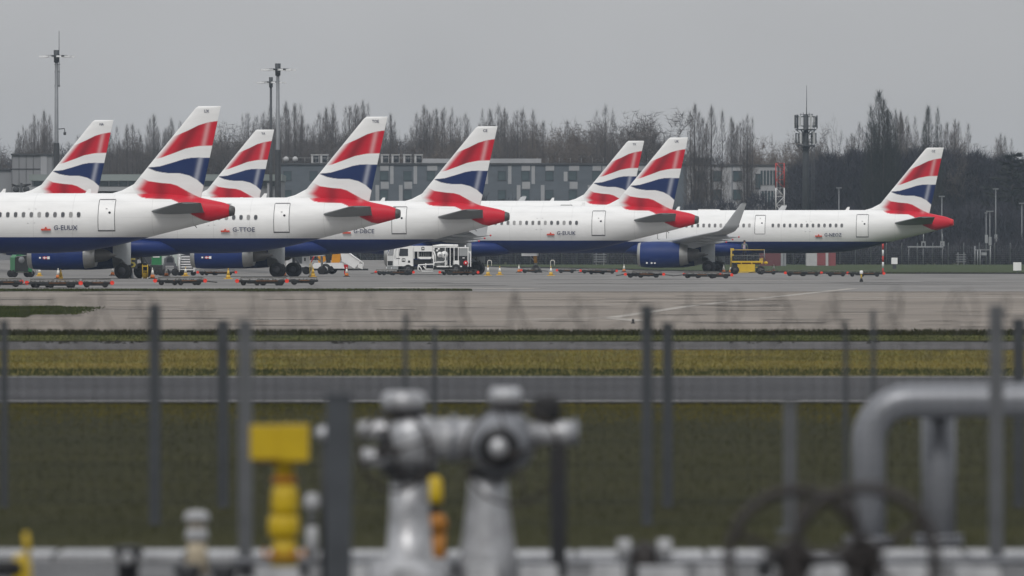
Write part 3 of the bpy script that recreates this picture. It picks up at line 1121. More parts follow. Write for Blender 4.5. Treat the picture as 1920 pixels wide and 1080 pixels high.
    y0 = min(skin_y(at, d0, 3.45), skin_y(at, d0 - tw, 3.45)) - .03
    if reg:
        ang = math.atan2(skin_y(at, d0 - tw, 3.58) - skin_y(at, d0, 3.58), tw)
        link('registration', text_mesh(reg, tw, 0.33, m_text, 'registration'), rt, (-d0, skin_y(at, d0, 3.72) - .10, 3.43), ang)
        mb = MB()
        mb.bb((-12.73, -2.07, 3.41), (-12.09, -1.97, 3.53), 0)
        mb.prism([(-12.49, 3.532), (-12.33, 3.532), (-12.35, 3.60), (-12.41, 3.66), (-12.47, 3.60)], -2.07, -1.97, 0)
        mb.build('emblem', m_redflag, rt)
        for d, z in ((13.6, 4.85), (13.15, 4.86), (13.65, 3.9), (13.2, 3.92)):
            mb = MB()
            mb.box((-d, skin_y(at, d, z) - .01, z), (.10, .02, .035))
            mb.build('service_marking', m_winring, rt)
    return rt

plane_lines = [
    # kind, reg, fin letters, x of tail end px, scale px/m, z, label
    ('a320', 'G-EUUX', 'UX', 437, 27.9, 0, 'nearest and leftmost big airliner, registration G-EUUX, its nose cut off by the picture edge', dict()),
    ('a320', 'G-TTOE', 'TOE', 748, 25.9, 0, 'second airliner in the front row, registration G-TTOE', dict()),
    ('a319', 'G-DBCE', 'CE', 952.5, 24.06, 0, 'airliner marked G-DBCE behind the white fuel truck', dict()),
    ('a320', 'G-EUUK', 'UK', 1308, 21.93, 0, 'airliner marked G-EUUK with nothing but cones and low trolleys under its rear belly', dict()),
    ('a321', 'G-NEOZ', 'OZ', 1786, 20.0, 0, 'longest airliner, marked G-NEOZ, with upturned wingtip, big blue engine and all-red tail cone', dict(neo=True, sharklet=True)),
]
for kd, reg, sh, px, s, z, lab, kw in plane_lines:
    Y = F / s
    build_aircraft(kd, reg, sh, AX(px, Y), Y, z, lab, **kw)
rear = [
    ('a320', 'NA', 231.7, 23.2, 225, 'airliner in the back row whose fin stands beside the left floodlight mast', dict()),
    ('a319', 'YA', 531.5, 21.3, 243, 'airliner in the back row whose fin stands in front of two tall light masts', dict()),
    ('a320', 'YX', 1223.6, 19.2, 264, 'airliner in the back row whose fin is half hidden by the fin marked UK', dict(sharklet=True)),
]
for kd, sh, px, s, tip, lab, kw in rear:
    Y = F / s
    X = AX(px, Y)
    build_aircraft(kd, '', sh, X, Y, AZ(tip, Y) - 11.77, lab, windows=False, near=True, **kw)

# ================================================================== BUILDINGS
m_facade = mat('grey_cladding', (0.098, 0.114, 0.130), 0.7, 0, 0.12, 0.25, 0.3, stretch=(1, 1, 3))
m_facade_light = mat('pale_cladding', (0.31, 0.315, 0.325), 0.7, 0, 0.1, 0.4)
m_facade_mid = mat('mid_grey_cladding', (0.33, 0.335, 0.345), 0.7, 0, 0.1, 0.3)
m_pane = mat('window_pane', (0.05, 0.075, 0.082), 0.15, 0, 0.25, 0.4, 0.6)
m_frame = mat('window_frame', (0.035, 0.04, 0.045), 0.6)
m_roof = mat('roof_felt', (0.06, 0.062, 0.065), 0.9)
m_acbox = mat('plant_casing', (0.42, 0.42, 0.42), 0.6, 0, 0.1, 1.0)
m_dark = mat('dark_opening', (0.02, 0.021, 0.022), 0.8)
m_shed_grey = mat('shed_grey', (0.22, 0.225, 0.235), 0.7, 0, 0.1, 0.15, 0.3)
m_shed_light = mat('shed_light', (0.30, 0.305, 0.32), 0.7, 0, 0.08, 0.2)
m_green_grey = mat('green_grey_sheet', (0.19, 0.215, 0.205), 0.7, 0, 0.1, 0.15)

# ---- grey modular block
YB = 1350.0
def bx(px): return AX(px, YB)
def bz(py): return AZ(py, YB)
x0, x1 = bx(527), bx(1502)
zt = bz(309)
g0 = gz(0, YB)
blk = empty('office_block', ((x0 + x1) / 2, YB, g0), 0, 'long grey flat-roofed block with square windows behind the airliners', 'building')
ox, oz = (x0 + x1) / 2, g0
mb = MB()
mb.bb((x0 - ox, 0, 0), (bx(1288) - ox, 14, zt - oz), 0)
mb.bb((bx(1288) - ox + .002, .05, 0), (x1 - ox, 14, bz(311) - oz), 1)
mb.build('wall', [m_facade, m_facade_mid], blk)
mb = MB()
mb.bb((x0 - ox - .2, -.25, zt - oz), (bx(1288) - ox, 14.2, zt - oz + .28), 0)
mb.bb((bx(1288) - ox + .003, -.2, bz(311) - oz), (x1 - ox + .2, 14.2, bz(311) - oz + .22), 0)
mb.build('roof', m_roof, blk)
mb = MB()
mb.bb((bx(792) - ox, 2, zt - oz + .28), (bx(1015) - ox, 9, zt - oz + 1.0))
mb.build('roof_upstand', m_facade_mid, blk)
mb = MB()
mb.bb((bx(1293) - ox, 1.5, bz(311) - oz + .22), (bx(1332) - ox, 7, bz(311) - oz + 1.3))
mb.build('stair_head', m_frame, blk)
mb = MB()
for i in range(38):
    xx = bx(530) - ox + i * 1.75
    if xx > bx(800) - ox and xx < bx(1000) - ox: continue
    mb.tube([(xx, .1, zt - oz + .28), (xx, .1, zt - oz + 1.1)], .025, 4)
mb.tube([(bx(530) - ox, .1, zt - oz + 1.1), (bx(792) - ox, .1, zt - oz + 1.1)], .025, 4)
tag(mb.build('roof_railing', m_acbox, blk), kind='stuff')
wf, wp = MB(), MB()
for a in ((-.58, -.50), (.50, .58)):
    wf.bb((a[0], -.07, -.75), (a[1], .12, .75))
wf.bb((-.58, -.068, .67), (.58, .118, .752))
wf.bb((-.58, -.09, -.77), (.58, .118, -.672))
wp.bb((-.5, -.02, -.67), (.5, .03, .67))
wfm, wpm = wf.mesh('window', m_frame), wp.mesh('pane', m_pane)
def window(px, py, sx=1.0, sz=1.0):
    w = link('window', wfm, blk, (bx(px) - ox, -.004, bz(py) - oz))
    w.scale = (sx, 1, sz)
    link('pane', wpm, w)
wins = [539, 588, 630, 672, 720, 764, 808, 852, 897, 941, 985, 1030, 1074, 1118, 1160, 1204, 1248]
rows = [329.5, 365, 400]
for wx in wins:
    for wy in rows:
        window(wx, wy, 1.15, 1.0)
for wx in (1312, 1345, 1383):
    for wy in (330, 365, 400):
        window(wx, wy, 1.25, 1.1)
for wx in (1421, 1479):
    window(wx, 340, .7, 1.6)
for k, wx in enumerate((1428, 1434, 1440, 1446, 1452)):
    window(wx, 333, .28, 1.5)
    window(wx + 2, 372, .28, 1.6)
def panel(px0, py0, px1, py1, m):
    q = MB()
    q.bb((bx(px0) - ox, -.055, bz(py1) - oz), (bx(px1) - ox, -.002, bz(py0) - oz))
    q.build('panel', m, blk)
for wx in wins[3:]:
    k = rnd.random()
    if k < .75:
        panel(wx - 7, 310.5, wx + 9 if k > .3 else wx + 12, 320, m_facade_light)
    if k > .35:
        panel(wx + 11.5, 311, wx + 18, 345, m_facade_light)
    if k < .15:
        panel(wx - 17, 322, wx - 10, 340, m_facade_mid)
    if rnd.random() < .7:
        panel(wx - 6, 341, wx + 9, 354, m_facade_light if rnd.random() < .6 else m_facade_mid)
    if rnd.random() < .6:
        panel(wx - 16, 347, wx - 9, 380, m_facade_light)
for px in (1325, 1372, 1408):
    q = MB()
    q.bb((bx(px) - ox, -.01, 0), (bx(px) - ox + .12, .049, bz(312) - oz))
    q.build('panel_joint', m_facade, blk)

# roof plant: air conditioners stand on the roof
def ac(px, label):
    X = bx(px)
    t = empty('air_conditioner', (X, YB + 3, zt + .28), 0, label, 'air conditioner', 'air conditioners along the roof edge')
    m_ = MB()
    m_.bb((-.62, 0, .0), (.62, 1.1, 1.28), 0)
    m_.bb((-.70, -.1, 1.282), (.70, 1.2, 1.42), 0)
    m_.build('casing', m_acbox, t)
    m_ = MB()
    m_.bb((-.30, -.03, .10), (.55, .02, 1.18))
    m_.build('grille', m_dark, t)
    m_ = MB()
    m_.lathe([(-.06, .34), (-.035, .34)], (.12, 0, .65), 'y', 14)
    m_.build('fan', m_frame, t)
for k, (px, l) in enumerate(((590, 'white rooftop air conditioner right of the two roof dishes'), (607, 'white rooftop air conditioner touching the fin marked TOE on its left side'),
        (721, 'white rooftop air conditioner just right of the fin marked TOE'), (741, 'second white rooftop air conditioner right of the fin marked TOE'), (763, 'third white rooftop air conditioner right of the fin marked TOE'), (784, 'white rooftop air conditioner at the right end of the row on the roof'))):
    ac(px, l)
for px, l in ((536, 'left one of two white dish aerials on the roof edge'), (553, 'right one of two white dish aerials on the roof edge')):
    t = empty('satellite_dish', (bx(px), YB + 1.5, zt + .28), 0, l, 'satellite dish', 'dishes on the roof of the grey block')
    m_ = MB()
    m_.lathe([(-.30, .05), (-.2, .3), (-.02, .44), (0, .42), (-.16, .28), (-.25, .03)], (0, -.1, .62), 'y', 16, cap=False)
    m_.build('dish', m_acbox, t)
    m_ = MB()
    m_.tube([(0, .12, 0), (0, .12, .6), (0, -.25, .62)], .05, 6)
    m_.build('mount', m_frame, t)

# ---- low terminal wing behind the left aircraft
YT = 1060.0
t = empty('terminal_building', (AX(290, YT), YT, gz(AX(290, YT), YT)), 0, 'low wide terminal building with a pale roof band behind the left fins', 'building')
o_ = t.location
mb = MB()
mb.bb((AX(60, YT) - o_.x, 0, 0), (AX(527, YT) - o_.x, 18, AZ(337, YT) - o_.z), 0)
mb.build('wall', m_shed_grey, t)
mb = MB()
mb.bb((AX(55, YT) - o_.x, -1.0, AZ(339, YT) - o_.z), (AX(529, YT) - o_.x, 18.4, AZ(327, YT) - o_.z), 0)
mb.build('roof_fascia', m_green_grey, t)
for i in range(26):
    a = 62 + i * 17.8
    mb = MB()
    mb.bb((AX(a + 1.2, YT) - o_.x, -.06, AZ(349, YT) - o_.z), (AX(a + 16.6, YT) - o_.x, .06, AZ(340, YT) - o_.z))
    mb.build('window', m_pane, t)
mb = MB()
mb.bb((AX(60, YT) - o_.x, -6.0, AZ(359, YT) - o_.z), (AX(420, YT) - o_.x, -.07, AZ(351, YT) - o_.z), 0)
mb.build('canopy', m_facade_light, t)
for k in range(12):
    a = 70 + k * 31
    mb = MB()
    mb.bb((AX(a, YT) - o_.x, -5.6, 0), (AX(a, YT) - o_.x + .35, -5.3, AZ(359, YT) - o_.z - .003))
    mb.build('canopy_post', m_shed_grey, t)
mb = MB()
mb.bb((AX(501, YT) - o_.x, -.6, 0), (AX(509, YT) - o_.x, -.061, AZ(340, YT) - o_.z - .2))
mb.build('downpipe_casing', m_facade_light, t)

# ---- plain grey shed at the left edge
YS = 1180.0
t = empty('hangar_shed', (AX(40, YS), YS, gz(0, YS)), 0, 'plain grey windowless box building at the left edge under the trees', 'building')
o_ = t.location
mb = MB()
mb.bb((AX(22, YS) - o_.x, 0, 0), (AX(97, YS) - o_.x, 16, AZ(291, YS) - o_.z), 0)
mb.build('wall', m_shed_grey, t)
mb = MB()
mb.bb((AX(-70, YS) - o_.x, .5, 0), (AX(21.9, YS) - o_.x, 16, AZ(319, YS) - o_.z), 0)
mb.build('side_wing', m_shed_grey, t)
mb = MB()
mb.bb((AX(20, YS) - o_.x, -.3, AZ(291, YS) - o_.z), (AX(99, YS) - o_.x, 16.3, AZ(288, YS) - o_.z), 0)
mb.bb((AX(-72, YS) - o_.x, .2, AZ(319, YS) - o_.z), (AX(19.8, YS) - o_.x, 16.3, AZ(316, YS) - o_.z), 0)
mb.build('roof_edge', m_roof, t)
mb = MB()
mb.bb((AX(76, YS) - o_.x, -.12, 0), (AX(88, YS) - o_.x, -.002, AZ(292, YS) - o_.z), 0)
mb.build('pale_bay', m_shed_light, t)
for k in range(5):
    a = 22 + k * 13.4
    mb = MB()
    mb.bb((AX(a, YS) - o_.x, -.09, 0), (AX(a + .6, YS) - o_.x, -.003, AZ(292, YS) - o_.z), 0)
    mb.build('cladding_joint', m_roof, t)
mb = MB()
mb.bb((AX(22, YS) - o_.x, -.10, AZ(317.5, YS) - o_.z), (AX(75.8, YS) - o_.x, -.004, AZ(316, YS) - o_.z), 0)
mb.build('cladding_band', m_roof, t)

# ================================================================== TREES
m_bark = mat('grey_bark', (0.050, 0.044, 0.042), 0.95, 0, 0.3, 1.0)
m_twig = mat('bare_twigs', (0.078, 0.070, 0.066), 0.95, 0, 0.35, 0.4, 0.05, col2=(0.135, 0.120, 0.112))
m_twig_warm = mat('pale_bare_twigs', (0.110, 0.094, 0.082), 0.95, 0, 0.35, 0.4, 0.05, col2=(0.18, 0.152, 0.132))
m_ever = mat('evergreen_leaves', (0.026, 0.031, 0.028), 0.9, 0, 0.4, 0.6, 0.05, col2=(0.055, 0.056, 0.050))
m_wood = mat('winter_wood', (0.026, 0.027, 0.035), 0.95, 0, 0.35, 0.10, 0.05, col2=(0.052, 0.050, 0.058))

def ribbons(A, B, w, seed):
    """thin tapering twigs from A to B, each a triangle facing its own way"""
    n = len(A)
    A, B = np.array(A), np.array(B)
    rs = np.random.RandomState(seed)
    d = B - A
    r = rs.normal(size=(n, 3))
    s = np.cross(d, r)
    s /= np.linalg.norm(s, axis=1)[:, None] + 1e-9
    w = np.asarray(w)
    if w.ndim == 0: w = np.full(n, float(w))
    V = np.zeros((n, 3, 3))
    V[:, 0] = A - s * w[:, None] / 2
    V[:, 1] = A + s * w[:, None] / 2
    V[:, 2] = B
    return V.reshape(-1, 3)

def poplar(seed, h=20.0, wid=2.2, dens=2600, spires=6, low=0.12):
    """narrow tree: a bundle of steep feathery spires round a straight trunk, bare twigs"""
    q = random.Random(seed)
    mb = MB()
    mb.tube([(0, 0, -0.5), (0.05, 0, h * .3), (-.05, .05, h * .6), (0, 0, h * .97)], [h * .014, h * .011, h * .006, .015], 7)
    sp = [(0.0, 0.0, .985, wid * .72)]
    for i in range(spires):
        a = 2 * math.pi * i / spires + q.uniform(-.5, .5)
        o = wid * q.uniform(.30, .62)
        sp.append((o * math.cos(a), o * math.sin(a), q.uniform(.76, .98), wid * q.uniform(.42, .66)))
    for ox, oy, tp, w in sp[1:]:
        z0 = h * q.uniform(.06, .3)
        mb.tube([(0, 0, z0), (ox * .7, oy * .7, z0 + h * .16), (ox, oy, h * tp * .7), (ox, oy, h * tp * .93)], [h * .006, h * .004, h * .0025, .012], 4)
    A, B, W = [], [], []
    wt = [t_ ** 2 * w for _, _, t_, w in sp]
    for _ in range(dens):
        ox, oy, tp, w = q.choices(sp, wt)[0]
        t_ = q.random() ** 1.05
        f = min(1.0, t_ / .22) ** .6 * max(0.0, 1 - t_ ** 2.4) ** .85 * 1.0
        r = w * f * math.sqrt(q.random())
        a = q.uniform(0, 2 * math.pi)
        z = h * (low + (tp - low) * t_)
        k = min(1.0, .35 + t_ * 1.6)
        p = Vector((ox * k + r * math.cos(a), oy * k + r * math.sin(a), z))
        ln = q.uniform(.45, 1.5) * (1.1 - .45 * t_)
        d = Vector((math.cos(a) * q.uniform(0, .5) + q.gauss(0, .18), math.sin(a) * q.uniform(0, .5) + q.gauss(0, .18), 1)).normalized()
        A.append(tuple(p)); B.append(tuple(p + d * ln)); W.append(q.uniform(.020, .060) * (1.15 - .65 * t_))
    return mb, ribbons(A, B, W, seed)

def spreading(seed, h=18.0, wid=5.0, dens=2600, lean=0.0):
    """bare round-crowned tree: forking limbs, fine twigs at the outside"""
    q = random.Random(seed)
    mb = MB()
    A, B, W = [], [], []
    tips = []
    def grow(p, d, ln, r, lvl):
        pts, rr = [p], [r]
        k = 3
        for i in range(k):
            d = (d + Vector((q.gauss(0, .16), q.gauss(0, .16), q.gauss(.06, .08)))).normalized()
            p = p + d * ln / k
            pts.append(p); rr.append(r * (1 - .4 * (i + 1) / k))
        if lvl < 4:
            mb.tube(pts, rr, 5 if lvl < 2 else 3)
        else:
            for i in range(k):
                A.append(tuple(pts[i])); B.append(tuple(pts[i + 1] + (pts[i + 1] - pts[i]) * .6)); W.append(r * 1.6)
        if lvl >= 3:
            tips.extend(pts[1:])
        if lvl < 5:
            for _ in range(3 if lvl < 4 else 2):
                a = q.uniform(0, 2 * math.pi)
                sp = q.uniform(.35, .75)
                o = d.orthogonal()
                o.rotate(Matrix.Rotation(a, 3, d))
                nd = (d + o * sp + Vector((0, 0, .12))).normalized()
                s = q.uniform(.62, .85)
                grow(pts[-1] if q.random() < .6 else pts[2], nd, ln * s, r * .58, lvl + 1)
    grow(Vector((0, 0, -.4)), Vector((lean, 0, 1)).normalized(), h * .27, h * .017, 0)
    for _ in range(dens):
        p = q.choice(tips)
        d = Vector((q.gauss(0, 1), q.gauss(0, 1), q.gauss(.5, .7))).normalized()
        ln = q.uniform(.4, 1.3)
        A.append(tuple(p)); B.append(tuple(p + d * ln)); W.append(q.uniform(.02, .05))
    V = ribbons(A, B, W, seed)
    zmax = max(V[:, 2].max(), 1)
    k = h / zmax
    kx = wid / max(1.0, np.percentile(np.abs(V[:, 0] - lean * V[:, 2]), 97))
    V = V * np.array((kx, kx, k))
    mb.v = [(x * kx, y * kx, z * k) for x, y, z in mb.v]
    return mb, V

def conifer(seed, h=12, wid=4.0, dens=2600):
    q = random.Random(seed)
    mb = MB()
    mb.tube([(0, 0, -.4), (0, 0, h * .95)], [.22, .03], 6)
    A, B, W = [], [], []
    for i in range(46):
        z = h * (.12 + .85 * i / 46)
        a = i * 2.4 + q.uniform(-.3, .3)
        ln = wid * (1 - i / 46) ** .75 * q.uniform(.6, 1.05) + .25
        for _ in range(dens // 46):
            t_ = q.random() ** .7
            p = Vector((math.cos(a) * ln * t_, math.sin(a) * ln * t_, z - .10 * ln * t_ + .25 * ln * t_ * t_))
            d = Vector((math.cos(a) + q.gauss(0, .6), math.sin(a) + q.gauss(0, .6), q.gauss(.35, .4)))
            A.append(tuple(p)); B.append(tuple(p + d.normalized() * q.uniform(.3, .8))); W.append(q.uniform(.10, .22))
    return mb, ribbons(A, B, W, seed)

TREES = {}
def variant(key, kind, seed, mtw, **kw):
    mb, V = {'p': poplar, 's': spreading, 'c': conifer}[kind](seed, **kw)
    tr = mb.mesh('trunk', m_bark)
    cr = np_mesh('crown', V, np.arange(len(V)).reshape(-1, 3), mtw, False)
    TREES[key] = (tr, cr, kw['h'])
for i in range(5):
    variant('p%d' % i, 'p', 20 + i, m_twig, h=20.0, wid=1.6 + .2 * i, dens=6500, spires=3 + i % 3)
for i in range(3):
    variant('f%d' % i, 'p', 50 + i, m_twig, h=20.0, wid=2.3 + .35 * i, dens=6500, spires=6 + i)      # fuller, denser poplars
for i in range(4):
    variant('s%d' % i, 's', 70 + i, m_twig, h=18.0, wid=4.6 + .6 * i, dens=3600)
for i in range(2):
    variant('w%d' % i, 's', 90 + i, m_twig_warm, h=18.0, wid=4.0 + i, dens=4200)
variant('l0', 's', 99, m_twig, h=18.0, wid=3.4, dens=700, lean=.28)
variant('d0', 'p', 61, m_ever, h=20.0, wid=2.0, dens=11000, spires=4)
variant('d1', 'p', 62, m_ever, h=20.0, wid=2.3, dens=9000, spires=4)
variant('c0', 'c', 63, m_ever, h=12.0, wid=4.2, dens=3600)

def tree(key, px, ytop, Y, label, group=None, wk=1.0, name=None):
    X = AX(px, Y)
    z0 = gz(X, Y)
    H = (AZ(ytop, Y) - z0) * (1.05 if key[0] in 'pfd' else 1.0)
    tr, cr, h = TREES[key]
    nm = name or {'p': 'poplar_tree', 'f': 'poplar_tree', 's': 'bare_tree', 'w': 'bare_tree', 'l': 'bare_tree', 'd': 'cypress_tree', 'c': 'evergreen_tree'}[key[0]]
    t = empty(nm, (X, Y, z0), rnd.uniform(0, 6.28), label, 'tree', group)
    k = H / h
    t.scale = (k * wk, k * wk, k)
    link('trunk', tr, t)
    link('crown', cr, t)
    return t

G1 = 'bare trees behind the shed and the left fins'
G2 = 'bare trees behind the fins in the left half'
G3 = 'bare trees behind the grey block'
G4 = 'bare trees behind the right end of the grey block'
G5 = 'trees of the dark wood on the right'
L1 = 'bare grey tree rising behind the plain grey shed at the left'
L2 = 'bare grey poplar between the fins marked NA and UX'
L3 = 'bare grey poplar behind the tall light masts and the fin marked YA'
L4 = 'bare grey poplar between the fins marked TOE and CE'
L5 = 'bare grey poplar just right of the fin marked CE'
L6 = 'bare brownish tree behind the fins marked YX and UK'
L7 = 'pale bare tree between the right end of the grey block and the phone mast'
L8 = 'bare grey tree in the dark wood left of the fin marked OZ'
L9 = 'bare grey tree in the dark wood right of the fin marked OZ'
far = [(12, 290, 's0', L1, G1), (22, 275, 's1', L1, G1), (34, 262, 'p0', L1, G1), (48, 255, 'f0', L1, G1), (60, 246, 'f1', L1, G1), (72, 236, 'f2', L1, G1), (84, 219, 'p3', L1, G1), (95, 226, 'f0', L1, G1), (124, 260, 's2', L1, G1), (140, 246, 's0', L1, G1),
       (160, 262, 'f1', L1, G1), (205, 262, 'f2', L2, G2), (222, 272, 'p3', L2, G2), (236, 244, 'f1', L2, G2), (250, 246, 'f2', L2, G2), (263, 262, 'p1', L2, G2), (277, 238, 's3', L2, G2), (290, 228, 'p2', L2, G2), (305, 240, 's1', L2, G2), (320, 235, 'f0', L2, G2), (338, 240, 'f1', L2, G2), (352, 246, 's2', L2, G2),
       (412, 226, 's0', L3, G2), (424, 222, 's1', L3, G2), (437, 219, 'w0', L3, G2), (451, 216, 's2', L3, G2), (464, 224, 'f1', L3, G2), (478, 220, 's3', L3, G2), (494, 222, 'f2', L3, G2), (508, 210, 'f0', L3, G2), (521, 216, 'p4', L3, G2), (536, 207, 'p3', L3, G2), (552, 205, 'f1', L3, G2), (566, 232, 'p1', L3, G2), (580, 244, 's1', L3, G2), (598, 222, 'f2', L3, G2),
       (612, 216, 'p3', L3, G2), (624, 208, 'f0', L3, G2), (640, 222, 's0', L3, G2), (655, 215, 'p4', L3, G2), (668, 207, 'f1', L3, G2), (680, 204, 'p2', L3, G2),
       (734, 226, 'p1', L4, G3), (748, 252, 's0', L4, G3), (766, 238, 'w0', L4, G3), (779, 226, 'f0', L4, G3), (794, 212, 'p2', L4, G3), (806, 226, 'p3', L4, G3), (818, 219, 'p0', L4, G3), (832, 216, 'f1', L4, G3), (845, 228, 'p4', L4, G3), (858, 230, 'w1', L4, G3), (871, 226, 'f2', L4, G3), (884, 232, 's2', L4, G3),
       (918, 219, 'f1', L5, G3), (936, 212, 'f2', L5, G3), (948, 216, 'f0', L5, G3), (968, 217, 'f1', L5, G3), (981, 219, 'f2', L5, G3), (1001, 219, 'f0', L5, G3),
       (1018, 222, 'w0', L6, G3), (1034, 217, 'w1', L6, G3), (1052, 214, 's0', L6, G3), (1068, 222, 'w1', L6, G3), (1084, 217, 's1', L6, G3), (1104, 207, 'w0', L6, G3), (1118, 214, 's2', L6, G3), (1134, 210, 'f2', L6, G3), (1150, 215, 's3', L6, G3), (1168, 199, 's1', L6, G3), (1182, 206, 'w0', L6, G3), (1198, 203, 's0', L6, G3), (1262, 206, 's2', L6, G3)]
ORD = ['first', 'second', 'third', 'fourth', 'fifth', 'sixth', 'seventh', 'eighth', 'ninth', 'tenth', 'eleventh', 'twelfth', 'thirteenth', 'fourteenth', 'fifteenth', 'sixteenth', 'seventeenth', 'eighteenth', 'nineteenth', 'twentieth', 'twenty-first', 'twenty-second', 'twenty-third', 'twenty-fourth']
STRETCH = {L1: 'behind the plain left shed', L2: 'between fins NA and UX', L3: 'between fins UX and TOE', L4: 'between fins TOE and CE', L5: 'just right of fin CE', L6: 'behind fins YX and UK',
           L7: 'between grey block and phone mast', L8: 'in the wood left of fin OZ', L9: 'in the wood right of fin OZ', 'mast': 'close to the right of the phone mast'}
SHAPE = {'p': 'narrow bare poplar', 'f': 'full bare poplar', 's': 'rounded bare tree', 'w': 'brownish bare tree'}
count = {}
def tall_label(lab, k):
    count[lab] = count.get(lab, 0) + 1
    return '%s, %s tall top from left %s' % (SHAPE[k[0]], ORD[count[lab] - 1], STRETCH[lab])
for px, yt, k, lab, grp in sorted(far, key=lambda q_: q_[0]):
    tree(k, px + rnd.uniform(-2, 2), yt + rnd.uniform(-3, 3), rnd.uniform(1405, 1475), tall_label(lab, k), grp, wk=1.0)
# a second row shows through the gaps of the first
for i in range(84):
    px = -10 + i * 15.3 + rnd.uniform(-5, 5)
    yt = float(np.interp(px, [0, 40, 90, 140, 220, 300, 400, 450, 560, 620, 680, 760, 940, 1180, 1280], [305, 275, 245, 268, 275, 262, 255, 245, 240, 245, 240, 258, 246, 240, 250])) + rnd.uniform(-12, 14)
    k = rnd.choice(['p2', 'f0', 'f1', 'f2', 's0', 's1', 's2', 's3', 'w0'])
    lab, grp = (L1, G1) if px < 175 else (L2, G2) if px < 390 else (L3, G2) if px < 690 else (L4, G3) if px < 895 else (L5, G3) if px < 1010 else (L6, G3)
    tree(k, px, yt, rnd.uniform(1500, 1600), 'lower bare tree of the rear row ' + STRETCH[lab], 'rear row of bare trees', wk=1.15)
tree('s3', 1236, 193, 1400, 'wide spreading bare tree, its branches fanning out above the fin marked UK', None, 1.25)
tree('p1', 1303, 208, 1322, 'dark narrow poplar standing close to the right side of the fin marked UK', None, 1.15)
tree('p3', 1334, 212, 1322, 'dark narrow poplar standing before the wall left of the two square windows', None, 1.15)
tree('p0', 1371, 232, 1425, 'thin grey poplar behind the pale end of the block, left of a wider one', None, 1.0)
tree('p4', 1388, 242, 1430, 'middle one of three grey poplars behind the pale end of the block', None, 1.0)
tree('p2', 1401, 228, 1328, 'tall grey poplar right of the two square windows at the pale end', None, 1.0)
for px, yt, k in ((1422, 262, 'w1'), (1434, 246, 'w0'), (1449, 243, 'w1'), (1464, 244, 'w0'), (1478, 252, 'w1'), (1492, 262, 's1')):
    tree(k, px, yt, rnd.uniform(1300, 1420) + 60, tall_label(L7, k), G4)
for px, yt, k in ((1536, 240, 's0'), (1550, 252, 's2'), (1564, 236, 's1'), (1578, 250, 'w0')):
    tree(k, px, yt, rnd.uniform(1230, 1300), tall_label('mast', k), 'bare trees beside the phone mast')
tree('l0', 1577, 206, 1225, 'leaning bare tree right of the phone mast, its top bent to the right', None, 1.0)
for px, yt, k in ((1596, 262, 'p2'), (1611, 241, 'f0'), (1622, 258, 's0'), (1634, 246, 'f1'), (1680, 228, 'f2'), (1689, 222, 'p1'), (1700, 230, 'f1'), (1712, 252, 's1'), (1724, 246, 's3'), (1756, 238, 's2')):
    tree(k, px, yt, rnd.uniform(1210, 1330), tall_label(L8, k), G5, 1.05)
tree('d0', 1648, 186, 1200, 'tallest dark cypress-like tree, pointed, in the wood on the right', None, 1.35)
tree('d1', 1665, 217, 1205, 'dark pointed tree leaning against the right of the tallest one', None, .9)
tree('d1', 1741, 213, 1205, 'dark pointed tree just above the tip of the fin marked OZ', None, 1.0)
for px, yt, k in ((1776, 241, 'f1'), (1790, 236, 'f0'), (1797, 242, 'p4'), (1811, 262, 's1'), (1823, 266, 's0'), (1838, 272, 's2'), (1852, 278, 's1'), (1866, 268, 'w0'), (1876, 262, 'p2'), (1884, 270, 'f1'), (1914, 292, 's3'), (1928, 280, 's0'), (1942, 268, 'f0')):
    tree(k, px, yt, rnd.uniform(1210, 1330), tall_label(L9, k), G5, 1.05)
tree('c0', 1898, 282, 1190, 'dark bushy evergreen at the right edge of the picture', None, 1.3)

# the thick undergrowth of the woods, one mass nobody could count
def wood_mass(name, xr, Y, depth, prof, n, seed, m):
    rs = np.random.RandomState(seed)
    px = rs.uniform(xr[0], xr[1], n)
    y = Y + rs.uniform(0, depth, n)
    X = (px - 960) * Y / F
    top = np.interp(px, [p[0] for p in prof], [p[1] for p in prof])
    zt_ = CZ - (top + 7 * np.sin(px * .11 + seed) + 4 * np.sin(px * .31) - HZ) * Y / F
    t_ = rs.uniform(0, 1, n) ** .9
    z = .3 + (zt_ - .3) * t_
    d = np.stack([rs.normal(0, .38, n), rs.normal(0, .38, n), rs.uniform(.4, 1, n)], 1)
    d /= np.linalg.norm(d, axis=1)[:, None]
    A = np.stack([X, y, z], 1)
    B = A + d * rs.uniform(.6, 2.2, n)[:, None]
    V = ribbons(A, B, rs.uniform(.05, .17, n), seed)
    return tag(link(name, np_mesh(name, V, np.arange(len(V)).reshape(-1, 3), m, False)), kind='stuff')
wood_mass('far_woods', (1490, 2010), 1215, 55, [(1490, 330), (1520, 312), (1560, 300), (1640, 292), (1700, 292), (1780, 292), (1860, 300), (2010, 318)], 110000, 3, m_wood)
wood_mass('woods_edge_undergrowth', (1440, 2010), 1150, 30, [(1440, 440), (1500, 420), (1600, 405), (1700, 410), (1780, 400), (1860, 395), (1930, 402), (2010, 400)], 50000, 4, m_wood)
wood_mass('far_woods', (-60, 1010), 1620, 60, [(-60, 318), (40, 296), (140, 288), (300, 285), (520, 272), (700, 272), (1010, 270)], 110000, 5, m_wood)
wood_mass('far_woods', (1010, 1480), 1620, 50, [(1010, 285), (1200, 290), (1300, 295), (1480, 312)], 20000, 8, m_wood)
wood_mass('hedge_undergrowth', (820, 1500), 1300, 12, [(820, 395), (900, 385), (1000, 392), (1060, 400), (1300, 390), (1380, 385), (1430, 370), (1500, 372)], 22000, 6, m_wood)
